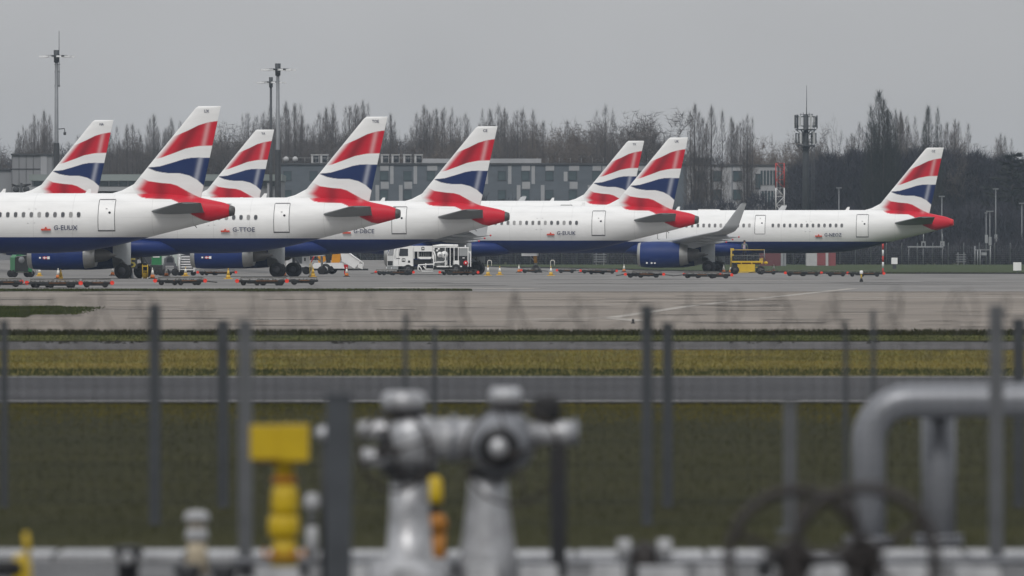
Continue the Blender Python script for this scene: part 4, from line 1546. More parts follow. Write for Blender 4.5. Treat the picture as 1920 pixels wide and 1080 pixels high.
# low growth behind the perimeter fence
wood_mass('fence_undergrowth', (560, 2010), 1030, 12, [(560, 470), (1000, 468), (1500, 470), (1700, 466), (1900, 462), (2010, 464)], 26000, 7, m_wood)

# ================================================================== MASTS AND POSTS
m_galv = mat('galvanised_steel', (0.20, 0.21, 0.22), 0.55, 0.3, 0.12, 1.0)
m_darksteel = mat('dark_steel', (0.055, 0.06, 0.065), 0.6, 0.2, 0.15, 1.0)
m_lamp = mat('lamp_housing', (0.27, 0.28, 0.29), 0.35, 0, 0.1, 1.0)
m_ant = mat('antenna_panel', (0.45, 0.46, 0.46), 0.6)

m_flood = mat('floodlight_housing', (0.70, 0.71, 0.71), 0.35, 0, 0.1, 1.0)
def flood_mast(px, Y, ytop, label, rod=None, cctv=False, thick=1.0, dark_below=None, col=None):
    X = AX(px, Y)
    z0 = gz(X, Y)
    H = AZ(ytop, Y) - z0
    t = empty('floodlight_mast', (X, Y, z0), 0, label, 'light mast', 'tall floodlight masts')
    mb = MB()
    mb.tube([(0, 0, 0), (0, 0, H * .5), (0, 0, H)], [.27 * thick, .21 * thick, .15 * thick], 12)
    mb.lathe([(0, .5), (.08, .5), (.1, .3)], (0, 0, 0), 'z', 12)
    mb.build('pole', col or m_galv, t)
    if dark_below:
        mb = MB()
        mb.lathe([(.12, .33 * thick), (AZ(dark_below, Y) - z0, .27 * thick)], (0, 0, 0), 'z', 12, cap=False)
        mb.build('pole_sleeve', m_darksteel, t)
    mb = MB()
    mb.lathe([(H - .9, .24 * thick), (H + .25, .27 * thick)], (0, 0, 0), 'z', 12)
    mb.build('winch_head', m_darksteel, t)
    mb = MB()
    ring = [(1.05 * math.cos(a), 1.05 * math.sin(a), H - .28) for a in [2 * math.pi * k / 16 for k in range(16)]]
    mb.tube(ring, .05, 5, closed=True)
    for k in range(4):
        a = math.pi / 4 + k * math.pi / 2
        mb.tube([(0, 0, H - .28), (1.05 * math.cos(a), 1.05 * math.sin(a), H - .28)], .05, 5)
    mb.build('head_frame', m_darksteel, t)
    for k in range(8):
        a = 2 * math.pi * k / 8 + .2
        cx, cy = 1.35 * math.cos(a), 1.35 * math.sin(a)
        mb = MB()
        mb.box((cx, cy, H - .36), (.62, .40, .16), 0, a)
        mb.build('floodlight', m_flood, t)
    if rod:
        mb = MB()
        xr = .25
        mb.tube([(xr, -.1, H - 3.2), (xr, -.1, AZ(rod, Y) - z0)], [.05, .025], 5)
        for dz in (3.1, 1.8, 1.1):
            mb.tube([(-.2, -.1, H - dz), (xr + .12, -.1, H - dz)], .035, 4)
        mb.build('lightning_rod', m_darksteel, t)
    if cctv:
        zc = AZ(242, Y) - z0
        mb = MB()
        mb.tube([(.2, 0, zc), (.75, 0, zc + .05), (.78, 0, zc - .25)], .05, 5)
        mb.box((.78, 0, zc - .42), (.24, .24, .28))
        mb.build('camera_bracket', m_darksteel, t)
    return t

flood_mast(106, 800, 99, 'tall grey floodlight mast at the left with a thin rod above its head', rod=58, cctv=True, dark_below=268)
flood_mast(521, 800, 124, 'taller of two floodlight masts side by side, dark below the roof line', dark_below=281)
flood_mast(508, 960, 149, 'thinner floodlight mast standing left behind the taller one', thick=.85, col=m_darksteel)
# low twin-lamp head between the leftmost aircraft
X = AX(40, 716)
t = empty('apron_light', (X, 716, gz(X, 716)), 0, 'dark low lamp post with two round lamps and crossed arms above the nearest airliner', 'light post')
H = AZ(343, 716) - gz(X, 716)
mb = MB()
mb.tube([(0, 0, 0), (0, 0, H)], [.14, .10], 8)
mb.tube([(-.8, 0, H - .1), (0, 0, H - .35), (.8, 0, H - .1)], .06, 5)
mb.tube([(-.8, .3, H - .25), (.8, -.3, H - .1)], .05, 5)
mb.build('pole', m_darksteel, t)
for s in (-.45, .42):
    mb = MB()
    mb.lathe([(-.15, .12), (-.1, .24), (.12, .28), (.16, .25)], (s, 0, H - .55), 'y', 14)
    mb.build('lamp', m_darksteel, t)

# phone mast
YM = 1150.0
X = AX(1511, YM)
zb = gz(X, YM)
t = empty('phone_mast', (X, YM, zb), 0, 'dark mobile phone mast with two rings of panel aerials above the bare trees', 'phone mast')
H = AZ(215, YM) - zb
mb = MB()
mb.tube([(0, 0, 0), (0, 0, H * .7), (0, 0, H)], [.52, .44, .30], 14)
mb.build('pole', m_darksteel, t)
mb = MB()
mb.tube([(.1, 0, H), (.1, 0, AZ(160, YM) - zb)], [.06, .025], 5)
mb.build('lightning_rod', m_darksteel, t)
mb = MB()
for dx in (.75, .95, 1.15):
    mb.tube([(dx, -.2, 1), (dx, -.2, H - 1)], .05, 4)
for k in range(12):
    z = 1.5 + k * (H - 3) / 12
    mb.tube([(.5, -.2, z), (1.2, -.2, z)], .03, 4)
mb.build('cable_ladder', m_darksteel, t)
for lv, (yc, hh, rr, nn) in enumerate(((229, 1.75, 1.5, 11), (260, 1.6, 1.35, 8))):
    z = AZ(yc, YM) - zb
    mb = MB()
    mb.lathe([(-.10, rr * .95), (.06, rr * .95)], (0, 0, z - hh / 2 - .12), 'z', 14)
    for zz in (z - hh * .3, z + hh * .42):
        mb.tube([(rr * .92 * math.cos(2 * math.pi * k / nn), rr * .92 * math.sin(2 * math.pi * k / nn), zz) for k in range(nn)], .05, 4, closed=True)
    for k in range(6):
        a = k * math.pi / 3
        mb.tube([(.4 * math.cos(a), .4 * math.sin(a), z - hh / 2 - .9), (rr * .9 * math.cos(a), rr * .9 * math.sin(a), z - hh / 2 - .12)], .06, 4)
    mb.build('platform', m_darksteel, t)
    for k in range(nn):
        a = 2 * math.pi * k / nn + .12 * (k % 3)
        mb = MB()
        mb.box((rr * math.cos(a), rr * math.sin(a), z + rnd.uniform(-.08, .1)), (.16, .24, hh * rnd.uniform(.8, 1.1)), 0, a)
        mb.build('aerial_panel', m_ant if k % 2 else m_darksteel, t)
mb = MB()
zt_ = AZ(213, YM) - zb
for k in range(5):
    mb.tube([(-.75 + k * .4, 0, H - .2), (-.75 + k * .4, 0, zt_ + .15 * (k % 2))], .045, 4)
mb.tube([(-.8, 0, zt_ - .1), (.95, 0, zt_ - .1)], .05, 4)
mb.build('top_frame', m_darksteel, t)

# red and white lattice mast
YL = 1085.0
X = AX(1462.5, YL)
zb = gz(X, YL)
t = empty('lattice_mast', (X, YL, zb), 0, 'slim red and white lattice mast in front of the end of the grey block', 'lattice mast')
H = AZ(306, YL) - zb
m_wsteel = mat('white_steel', (0.62, 0.62, 0.62), 0.5)
m_rsteel = mat('red_steel', (0.42, 0.035, 0.03), 0.5)
hw_ = .53
bands = [0, .25, .5, .755, 1.0]
for b in range(4):
    mb = MB()
    za, zc = H * bands[b], H * bands[b + 1]
    for sx in (-1, 1):
        for sy in (-1, 1):
            mb.tube([(sx * hw_, sy * hw_, za), (sx * hw_, sy * hw_, zc)], .055, 5)
    n = max(1, int(round((zc - za) / 1.15)))
    for i in range(n):
        z0_, z1_ = za + (zc - za) * i / n, za + (zc - za) * (i + 1) / n
        for s in (-1, 1):
            q = 1 if i % 2 else -1
            mb.tube([(-hw_ * q, s * hw_, z0_), (hw_ * q, s * hw_, z1_)], .035, 4)
            mb.tube([(s * hw_, -hw_ * q, z0_), (s * hw_, hw_ * q, z1_)], .035, 4)
            mb.tube([(-hw_, s * hw_, z1_), (hw_, s * hw_, z1_)], .03, 4)
    mb.build('lattice_section', m_rsteel if b == 3 else m_wsteel, t)
mb = MB()
for x in (-.2, .2):
    mb.tube([(x, 0, H * .72), (x, 0, H * .97)], .14, 6)
mb.build('aerial_rods', m_darksteel, t)

# lamp posts on the right
def lamp_post(px, Y, ytop, label, arm=0.45, thick=.07, box=None):
    X = AX(px, Y)
    z0 = gz(X, Y)
    H = AZ(ytop, Y) - z0
    t = empty('lamp_post', (X, Y, z0), 0, label, 'lamp post', 'lamp posts by the perimeter fence')
    mb = MB()
    mb.tube([(0, 0, 0), (0, 0, H)], [thick * 1.3, thick * .8], 8)
    mb.build('pole', m_galv, t)
    mb = MB()
    mb.box((0, 0, H + .05), (arm * 1.6, .3, .14))
    mb.build('lamp_head', m_galv, t)
    if box:
        mb = MB()
        mb.box((0.02, -.12, AZ(box, Y) - z0), (.34, .2, 1.0))
        mb.build('control_box', m_lamp, t)
lamp_post(1867, 1060, 355, 'tallest thin lamp post on the right, well clear of the fin', box=447)
lamp_post(1766, 1035, 369, 'thin lamp post whose pole passes behind the all-red tail cone', box=460)
lamp_post(1573, 1100, 353, 'short lamp post showing above the long airliner left of its fin')
lamp_post(1916, 1040, 382, 'lamp post at the very right edge of the picture')
lamp_post(1849, 1020, 400, 'left one of two short lamp posts near the right fence gate', .2, .06, 448)
lamp_post(1856, 1022, 397, 'right one of two short lamp posts near the right fence gate', .55, .06, 452)

# approach light bar
YA_ = 1000.0
X = AX(1735, YA_)
t = empty('approach_light_bar', (X, YA_, gz(X, YA_)), 0, 'white horizontal light bar on thin legs under the red tail cone', 'light bar')
zz = AZ(462.5, YA_) - gz(X, YA_)
mb = MB()
mb.bb((AX(1702, YA_) - X, -.05, zz - .09), (AX(1769, YA_) - X, .05, zz + .05))
mb.build('bar', m_lamp, t)
for px in (1704, 1731, 1767):
    mb = MB()
    mb.tube([(AX(px, YA_) - X, .1, 0), (AX(px, YA_) - X, .1, zz)], .04, 5)
    mb.build('leg', m_galv, t)
for px in (1731.5, 1767):
    x = AX(px, YA_) - X
    mb = MB()
    for s in (-1, 1):
        mb.bb((x + s * .19 - .06, -.05, zz + .052), (x + s * .19 + .06, .05, zz + .62))
    mb.bb((x - .13, -.05, zz + .48), (x + .13, .05, zz + .62))
    mb.tube([(x, 0, zz + .62), (x, 0, zz + 1.5)], .05, 5)
    mb.build('lamp', m_lamp, t)

# red and white post
X = AX(1655.5, 764)
t = empty('marker_post', (X, 764, gz(X, 764)), 0, 'red and white banded post standing below the tail of the longest airliner', 'marker post')
H = AZ(457, 764) - gz(X, 764)
for k in range(5):
    mb = MB()
    a, b = H * k / 5, H * (k + 1) / 5
    mb.lathe([(a, .085), (b - .002, .085)], (0, 0, 0), 'z', 10)
    mb.build('band', m_rsteel if k % 2 == 0 else m_wsteel, t)
# equipment box on its stand
X = AX(1677, 905)
t = empty('equipment_box', (X, 905, gz(X, 905) + .1), 0, 'small white box on a dark stand in the verge right of the banded post', 'equipment box')
mb = MB()
mb.bb((-.32, -.25, .50), (.32, .25, 1.18)); mb.build('box', m_white, t)
mb = MB()
mb.bb((-.2, -.15, -.1), (.2, .15, .498)); mb.build('stand', m_darksteel, t)
# pair of white boards at the right
for k, (px, w, l) in enumerate(((1904, .42, 'left one of two small white boards in the verge at the right edge'), (1911, .38, 'right one of two small white boards in the verge at the right edge'))):
    Y = 800 + k * 4
    X = AX(px, Y)
    t = empty('marker_board', (X, Y, gz(X, Y) + .1), .25 * k, l, 'marker board', 'white boards in the verge')
    mb = MB()
    mb.bb((-w / 2, -.06, .14), (w / 2, .06, .92)); mb.build('board', m_white, t)
    for s in (-1, 1):
        mb = MB()
        mb.bb((s * w * .35 - .03, -.03, -.1), (s * w * .35 + .03, .03, .138)); mb.build('leg', m_darksteel, t)
# runway guard light pylon on the apron
X, Y = gp(1615, 530)
m_yellow = mat('yellow_paint', (0.60, 0.40, 0.02), 0.5, 0, 0.12, 2.0)
t = empty('marker_light', (X, Y, gz(X, Y) + .055), 0, 'short yellow light post with white head and black foot alone on the apron', 'marker light')
mb = MB(); mb.lathe([(0, .12), (.05, .12), (.22, .06)], (0, 0, 0), 'z', 12); mb.build('foot', m_black, t)
mb = MB(); mb.lathe([(.221, .045), (.50, .045)], (0, 0, 0), 'z', 10); mb.build('stem', m_yellow, t)
mb = MB(); mb.lathe([(.501, .09), (.52, .105), (.68, .105), (.72, .07)], (0, 0, 0), 'z', 12); mb.build('head', m_white, t)
X, Y = gp(1187, 609)
t = empty('edge_light', (X, Y, gz(X, Y) + .055), 0, 'tiny black edge light on the bare apron near the white line corner', 'edge light')
mb = MB(); mb.lathe([(0, .09), (.03, .09), (.05, .04), (.1, .04)], (0, 0, 0), 'z', 10); mb.build('base', m_black, t)
mb = MB(); mb.lathe([(.101, .05), (.15, .055), (.19, .02)], (0, 0, 0), 'z', 10); mb.build('lens', m_dark, t)

# cabins on the verge
m_maroon = mat('maroon_sheet', (0.125, 0.040, 0.045), 0.6, 0, 0.12, 0.6)
m_redcab = mat('red_sheet', (0.22, 0.055, 0.060), 0.6, 0, 0.12, 0.6)
Yc = 985.0
X = AX(1450, Yc)
t = empty('site_cabin', (X, Yc, gz(X, Yc) + .1), 0, 'dull maroon cabin in the grass behind the yellow lift', 'cabin', 'cabins on the verge')
mb = MB(); mb.bb((AX(1425, Yc) - X, 0, -.1), (AX(1464, Yc) - X, 2.6, 2.75)); mb.build('wall', m_maroon, t)
mb = MB(); mb.bb((AX(1464.2, Yc) - X, -.04, -.1), (AX(1468.5, Yc) - X, 2.6, 2.85)); mb.build('corner_post', m_lamp, t)
mb = MB(); mb.bb((AX(1469, Yc) - X, .3, -.1), (AX(1474, Yc) - X, 2.2, 1.7)); mb.build('cabinet', m_lamp, t)
mb = MB(); mb.bb((AX(1424, Yc) - X, -.1, 2.752), (AX(1469, Yc) - X, 2.7, 2.9)); mb.build('roof', m_roof, t)
X = AX(1537, Yc)
t = empty('site_cabin', (X, Yc, gz(X, Yc) + .1), 0, 'white and red fire training cabin in the grass under the long airliner', 'cabin', 'cabins on the verge')
t['label'] = 'white cabin with red panels in the grass under the long airliner'
mb = MB(); mb.bb((AX(1512, Yc) - X, 0, -.1), (AX(1553, Yc) - X, 2.6, 1.9)); mb.build('wall', m_acbox, t)
mb = MB(); mb.bb((AX(1532, Yc) - X, -.05, .05), (AX(1548, Yc) - X, -.003, 1.5)); mb.build('panel', m_redcab, t)
mb = MB(); mb.bb((AX(1520, Yc) - X, -.03, -.1), (AX(1521, Yc) - X, -.003, 1.9)); mb.build('joint', m_winring, t)
mb = MB(); mb.bb((AX(1553.2, Yc) - X, .2, -.1), (AX(1567, Yc) - X, 2.6, 1.5)); mb.build('annex', m_redcab, t)
mb = MB(); mb.bb((AX(1511, Yc) - X, -.1, 1.902), (AX(1558, Yc) - X, 2.7, 2.05)); mb.build('roof', m_lamp, t)

# perimeter fence behind the verge
Yf = 1024.0
pts = [AX(px, Yf) for px in range(560, 2011, 29)]
t = empty('perimeter_fence', (0, Yf, 0), 0, 'long grey chain link fence with posts along the back of the verge', 'fence')
pm_ = MB(); pm_.tube([(0, 0, 0), (0, 0, 2.3), (0, -.3, 2.7)], .05, 5)
pmesh = pm_.mesh('post', m_galv)
for x in pts:
    link('post', pmesh, t, (x, 0, gz(x, Yf)))
mb = MB()
for k in range(10):
    z = .1 + k * .25
    mb.tube([(pts[0], .06, gz(0, Yf) + z), (pts[-1], .06, gz(0, Yf) + z)], .008, 3)
x = pts[0]
while x < pts[-1]:
    mb.tube([(x, .06, gz(0, Yf)), (x, .06, gz(0, Yf) + 2.35)], .006, 3)
    x += .22
tag(mb.build('wire_mesh', m_galv, t), kind='stuff')
X = AX(1843, 1012)
t = empty('fence_gate', (X, 1012, gz(X, 1012)), 0, 'pale framed gate in front of the perimeter fence on the right', 'gate')
for px in (1828, 1833, 1838, 1857):
    mb = MB(); mb.tube([(AX(px, 1012) - X, 0, 0), (AX(px, 1012) - X, 0, 2.35 if px in (1828, 1857) else 1.9)], .06, 6); mb.build('post', m_lamp, t)
mb = MB(); mb.bb((AX(1828, 1012) - X, -.03, 1.85), (AX(1857, 1012) - X, .03, 1.93)); mb.build('rail', m_lamp, t)
mb = MB(); mb.bb((AX(1840, 1012) - X, -.09, 1.25), (AX(1850, 1012) - X, -.04, 1.6)); mb.build('sign', m_lamp, t)
for px, py, w, h_, l in ((1125, 484, 1.5, 1.2, 'pale slatted rack by the fence below the airliner marked UK'), (1802, 481, 1.2, 1.0, 'pale slatted rack by the fence left of the gate')):
    X = AX(px, 1008)
    t = empty('slatted_rack', (X, 1008, gz(X, 1008)), 0, l, 'rack', 'slatted racks by the fence')
    for k in range(4):
        mb = MB(); mb.bb((-w / 2, -.05, .45 + k * .28), (w / 2, .05, .55 + k * .28)); mb.build('slat', m_galv, t)
    for s in (-1, 1):
        mb = MB(); mb.bb((s * w * .3 - .04, .052, 0), (s * w * .3 + .04, .12, 1.6)); mb.build('post', m_lamp, t)

# ================================================================== GROUND EQUIPMENT
m_strip_o = mat('faded_orange_strip', (0.20, 0.085, 0.03), 0.6, 0, 0.3, 4.0)
m_dolly = mat('dolly_frame', (0.028, 0.030, 0.031), 0.6, 0.1, 0.25, 3.0)
m_deck = mat('dolly_deck', (0.17, 0.165, 0.15), 0.6, 0.3, 0.3, 3.0)
m_disc = mat('red_reflector', (0.80, 0.045, 0.022), 0.45, 0, 0.1)
m_orange = mat('cone_orange', (0.62, 0.18, 0.035), 0.55, 0, 0.12)
m_coneyel = mat('cone_yellow', (0.62, 0.38, 0.04), 0.55, 0, 0.12)
m_conewh = mat('cone_white', (0.72, 0.70, 0.64), 0.5, 0, 0.1)
m_rail = mat('scuffed_yellow', (0.42, 0.30, 0.06), 0.6, 0, 0.25, 2.0)

APR = 0.052
def apron_z(X, Y):
    return gz(X, Y) + APR

# dolly kinds: long flat one with three axles and a rail, short one; local x along the dolly
def wheel_mesh(r, w):
    mb = MB()
    mb.lathe([(-w / 2, r * .5), (-w / 2, r * .88), (-w * .3, r), (w * .3, r), (w / 2, r * .88), (w / 2, r * .5)], (0, 0, 0), 'y', 16, 0)
    mb.lathe([(-w / 2 - .01, r * .2), (-w / 2 - .008, r * .46), (w / 2 + .008, r * .46), (w / 2 + .01, r * .2)], (0, 0, 0), 'y', 12, 1)
    return mb.mesh('wheel', [m_black, m_rim])
w_small = wheel_mesh(.17, .12)
w_mid = wheel_mesh(.20, .16)

def make_dolly(long_, disc_end):
    """a low cargo dolly; the red reflector disc sits on one end"""
    L = 3.2 if long_ else 2.0
    t = empty('cargo_dolly', (0, 0, 0), 0, 'x', 'dolly')
    mb = MB()
    for y in (-.62, .62):
        mb.bb((-L / 2, y - .05, .26), (L / 2, y + .05, .36))
    for k in range(5):
        x = -L / 2 + .06 + (L - .12) * k / 4
        mb.bb((x - .05, -.57, .27), (x + .05, .57, .35))
    mb.bb((-L / 2 + .02, -.56, .20), (L / 2 - .02, .56, .266))
    mb.bb((-L * .3, -.60, .12), (L * .36, -.54, .259))
    mb.build('frame', m_dolly, t)
    mb = MB()
    for k in range(6 if long_ else 4):
        n = 6 if long_ else 4
        x = -L / 2 + (L / n) * (k + .5)
        mb.lathe([(-.55, .04), (.55, .04)], (x, 0, .402), 'y', 8)
    tag(mb.build('rollers', m_deck, t), kind='stuff')
    mb = MB()
    mb.bb((-L * .12, -.70, .285), (L * .22, -.672, .325))
    mb.build('side_strip', m_strip_o, t)
    xs = (-L * .38, -L * .1, L * .32) if long_ else (-L * .3, L * .28)
    for x in xs:
        for y in (-.5, .5):
            link('wheel', w_small if long_ else w_mid, t, (x, y, .17 if long_ else .20))
    mb = MB()
    s = -disc_end
    mb.tube([(s * L / 2, 0, .28), (s * (L / 2 + .8), 0, .20)], .035, 6)
    mb.tube([(s * L / 2, -.35, .28), (s * (L / 2 + .5), 0, .24)], .025, 5)
    mb.tube([(s * L / 2, .35, .28), (s * (L / 2 + .5), 0, .24)], .025, 5)
    mb.lathe([(-.03, .07), (.03, .07)], (s * (L / 2 + .84), 0, .20), 'z', 10)
    mb.build('drawbar', m_dolly, t)
    mb = MB()
    mb.lathe([(-.025, .12), (-.03, .135), (.02, .135), (.025, .10)], (disc_end * (L / 2 + .02), -.66, .30), 'y', 16)
    mb.build('reflector', m_disc, t)
    mb = MB()
    for x in (-L * .45, 0, L * .45):
        mb.tube([(x, .6, .36), (x, .6, .52)], .025, 5)
    mb.tube([(-L * .45, .6, .52), (L * .45, .6, .52)], .03, 5)
    mb.build('stop_rail', m_deck, t)
    return t, L

PD = {}
for lg in (True, False):
    for de in (-1, 1):
        PD[lg, de] = make_dolly(lg, de)
first = {}
GD = 'low cargo dollies with red reflectors parked on the apron'
def dolly(px, yb, long_, de, label, yaw=0.0):
    """px: column of the reflector, yb: row of the wheels' foot"""
    Y = ground_row(yb)
    proto, L = PD[long_, de]
    X = AX(px, Y) - de * (L / 2) * .86
    key = (long_, de)
    o = proto if key not in first else copy_tree(proto)
    first[key] = 1
    o.location = (X, Y + .66, apron_z(X, Y))
    o.rotation_euler = (0, 0, R(yaw))
    o.scale = (.86, .86, .86)
    o['label'] = label
    o['group'] = GD
    return o

dolly(39, 539, False, 1, 'front dolly at far left whose darker reflector touches the next one', 2)
dolly(50.5, 541, True, -1, 'front dolly with the leftmost bright red reflector', 1)
dolly(151, 541.5, True, 1, 'front dolly just right of the pair of cones in the bottom left row', -1)
dolly(209, 541, False, 1, 'front dolly at the right end of the bottom left row, below the main wheels', 2)
dolly(291, 536.5, True, -1, 'dolly right of the yellow step stand, reflector on its left end', 1)
dolly(383, 536.5, False, 1, 'short dolly left of the yellow cone below the engine with nacelle flag', 3)
dolly(445, 537, True, -1, 'front dolly right of the yellow cone, reflector on its left end', 0)
dolly(538, 537, False, 1, 'front dolly below the main wheels of the airliner marked DBCE', -2)
dolly(324, 517, False, 1, 'dark dolly hooked behind the grey tug in front of the white steps', 2)
dolly(371, 517.5, False, -1, 'dolly under the nacelle between two cones, reflector on its left end', 0)
dolly(442, 517.5, True, 1, 'dolly under the rear of the nacelle beside the yellow cone', 0)
dolly(704, 517, False, -1, 'dolly left of the white fuel truck', 4)
dolly(775, 517.5, True, 1, 'dolly in front of the cab of the white fuel truck', 0)
dolly(825, 517.5, True, -1, 'dolly in front of the rear body of the fuel truck, reflector on its left', 0)
dolly(896, 517.5, False, 1, 'dolly at the tail of the fuel truck left of the hooped cone', 0)
dolly(977, 513, False, -1, 'dolly at the foot of the nose gear left of the second hooped cone', 3)
dolly(1045, 513, False, -1, 'dolly immediately right of the second hooped cone', -2)
dolly(1089, 514, False, -1, 'lone dolly under the registration G-EUUK', 0)
dolly(1156, 514.5, False, 1, 'farther dolly of the two left of the big engine', 0)
dolly(1173, 522, True, -1, 'nearer dolly of the two left of the big engine', 0)
dolly(1244, 522, True, 1, 'dolly right below the big blue engine', 0)
dolly(1283, 522.5, True, -1, 'dolly below the exhaust of the big blue engine', 0)
dolly(1351, 523, True, 1, 'dolly below the main wheels of the longest airliner', 0)
dolly(1371, 523.5, False, 1, 'dolly at the left foot of the yellow lift', 3)
dolly(1473, 519, False, -1, 'dolly on the apron right of the maroon cabin', 0)
dolly(1540, 519, False, 1, 'dolly below the white and red cabin', 0)
dolly(1590, 519.5, False, 1, 'dolly between the white and red cabin and the yellow light post', -3)
dolly(1657, 520, True, 1, 'last dolly on the right, at the foot of the banded post', 0)
for px, yb, l, w in ((12, 540, 'dark dolly without visible reflector cut off by the left edge', 2), (1120, 515.5, 'dark dolly without visible reflector under the tail marked UK', 0), (1205, 520, 'dark dolly without visible reflector left under the big engine', 0), (1440, 516, 'dark dolly without visible reflector right of the yellow lift', 0), (568, 536, 'dark dolly without visible reflector at the right end of the front row', 0)):
    o = copy_tree(PD[False, 1][0])
    for c in list(o.children):
        if c.name.startswith('reflector'):
            bpy.data.objects.remove(c)
    Y = ground_row(yb)
    o.location = (AX(px, Y), Y + .66, apron_z(AX(px, Y), Y))
    o.rotation_euler = (0, 0, R(w))
    o.scale = (.86, .86, .86)
    o['label'] = l
    o['group'] = GD

# ---- traffic cones
GC = 'traffic cones around the parked airliners'
def cone_proto(ma, mb_, name='traffic_cone'):
    t = empty(name, (0, 0, 0), 0, 'x', 'traffic cone', GC)
    b = MB(); b.box((0, 0, .03), (.46, .46, .06), taper=.95); b.build('base', m_black if ma is not m_coneyel else m_coneyel, t)
    b = MB(); b.lathe([(.061, .175), (.32, .125)], (0, 0, 0), 'z', 14); b.build('body', ma, t)
    b = MB(); b.lathe([(.3201, .126), (.70, .055)], (0, 0, 0), 'z', 14); b.build('band', mb_, t)
    b = MB(); b.lathe([(.7001, .054), (.86, .028), (.88, .015)], (0, 0, 0), 'z', 12); b.build('tip', ma if ma is m_coneyel else mb_, t)
    return t
PC = {'o': cone_proto(m_orange, m_conewh), 'y': cone_proto(m_coneyel, m_conewh), 'Y': cone_proto(m_coneyel, m_coneyel), 'w': cone_proto(m_orange, m_conewh)}
usedc = set()
def cone(px, ytop, yb, k, label):
    Y = ground_row(yb)
    X = AX(px, Y)
    o = PC[k] if k not in usedc else copy_tree(PC[k])
    usedc.add(k)
    h = (yb - ytop) * Y / F
    o.location = (X, Y, apron_z(X, Y))
    sc = max(.85, min(1.25, h / .88))
    o.scale = (1, 1, sc)
    o.rotation_euler = (0, 0, rnd.uniform(0, 1.5))
    o['label'] = label
    return o
cone(74, 506, 519, 'y', 'small pale yellow cone under the engine right of the green unit')
cone(109, 504, 524, 'o', 'left and paler cone of the touching pair near the left edge')
cone(114, 506, 527, 'Y', 'right and yellower cone of the touching pair near the left edge')
cone(211, 503, 518, 'o', 'white topped orange cone left of the main wheels of the airliner marked TTOE')
cone(286, 503, 524, 'o', 'orange and white cone right of the yellow step stand')
cone(312, 505, 519.5, 'o', 'faint cone in front of the grey tug')
cone(348, 504, 519, 'y', 'cone with white top and yellow foot below the white steps')
cone(428, 504, 524.5, 'Y', 'all yellow cone below the nacelle of the airliner marked DBCE')
cone(533, 502, 519, 'o', 'cone standing between the two main wheels of the airliner marked DBCE')
cone(587, 503, 520.5, 'Y', 'yellow cone in the bundle of yellow poles left of the loader truck')
cone(650, 502, 520, 'o', 'orange cone in front of the white loader steps')
cone(915, 499, 518, 'y', 'yellow and white cone with a hoop, right of the fuel truck')
cone(937, 502, 517, 'y', 'small cone standing free right of the hooped cone near the fuel truck')
cone(973, 498, 512, 'w', 'white cone just left of the nose gear of the longest airliner')
cone(1033, 500, 518, 'y', 'yellow and white cone with a hoop, under the hull of the airliner marked EUUK')
cone(1170, 501, 511, 'w', 'small white cone left of the big blue engine')
cone(1357, 502, 512.5, 'w', 'small white cone between the main wheels and the yellow lift')
cone(1370, 500, 513, 'w', 'white cone at the left foot of the yellow lift')
cone(1451, 502, 512, 'w', 'small white cone in front of the maroon cabin')
for px, yb, l in ((918, 518, 'white hoop marker standing behind the cone near the fuel truck'), (1036, 517, 'white hoop marker standing behind the cone under the airliner marked EUUK')):
    Y = ground_row(yb) + .5
    X = AX(px, Y)
    t = empty('hoop_marker', (X, Y, apron_z(X, Y)), 0, l, 'hoop marker', 'hoop markers beside cones')
    mb = MB()
    mb.tube([(-.16, 0, .05), (-.16, 0, 1.15), (-.1, 0, 1.24), (.1, 0, 1.24), (.16, 0, 1.15), (.16, 0, .80)], .028, 6)
    mb.build('hoop', m_conewh, t)
    mb = MB(); mb.bb((-.25, -.15, 0), (.0, .15, .05)); mb.build('base', m_black, t)

# ---- stand number: a yellow 5 on a post
Y = ground_row(523.5)
X = AX(247, Y)
t = empty('stand_number_sign', (X, Y, apron_z(X, Y)), 0, 'yellow figure 5 on a pale footed post in front of dark wheels', 'sign')
mb = MB(); mb.lathe([(0, .16), (.05, .16), (.35, .11), (.45, .07), (.7, .05)], (0, 0, 0), 'z', 10); mb.build('foot', m_galv, t)
mb = MB(); mb.bb((-.045, .03, .7), (.045, .09, 1.55)); mb.build('post', m_darksteel, t)
m_yel5 = mat('figure_yellow', (0.55, 0.45, 0.10), 0.5, 0, 0.15, 3)
mb = MB(); mb.bb((-.30, .0, .72), (.40, .029, 1.52)); mb.build('board', m_darksteel, t)
five = text_mesh('5', .52, .68, m_yel5, 'figure')
link('figure', five, t, (-.22, -.006, .78))
# ---- yellow step stand
Y = ground_row(524)
X = AX(272, Y)
t = empty('step_stand', (X, Y, apron_z(X, Y)), 0, 'narrow yellow step stand with two uprights right of the figure 5', 'step stand')
for s in (-.19, .19):
    mb = MB(); mb.tube([(s, 0, 0), (s, 0, 1.03)], .025, 6); mb.build('upright', m_yellow, t)
    mb = MB(); mb.tube([(s * .9, .5, 0), (s * .9, .02, .85)], .022, 6); mb.build('leg', m_yellow, t)
    mb = MB(); mb.bb((s - .04, -.05, 0), (s + .04, .05, .10)); mb.build('foot', m_conewh, t)
for z, h_ in ((.86, .09), (.53, .04)):
    mb = MB(); mb.bb((-.16, -.02, z), (.16, .16, z + h_)); mb.build('step', m_yellow, t)
mb = MB()
for x in (-.1, -.02, .07):
    mb.tube([(x, .05, .02), (x, .08, .45)], .028, 5)
mb.build('chock_poles', m_yellow, t)
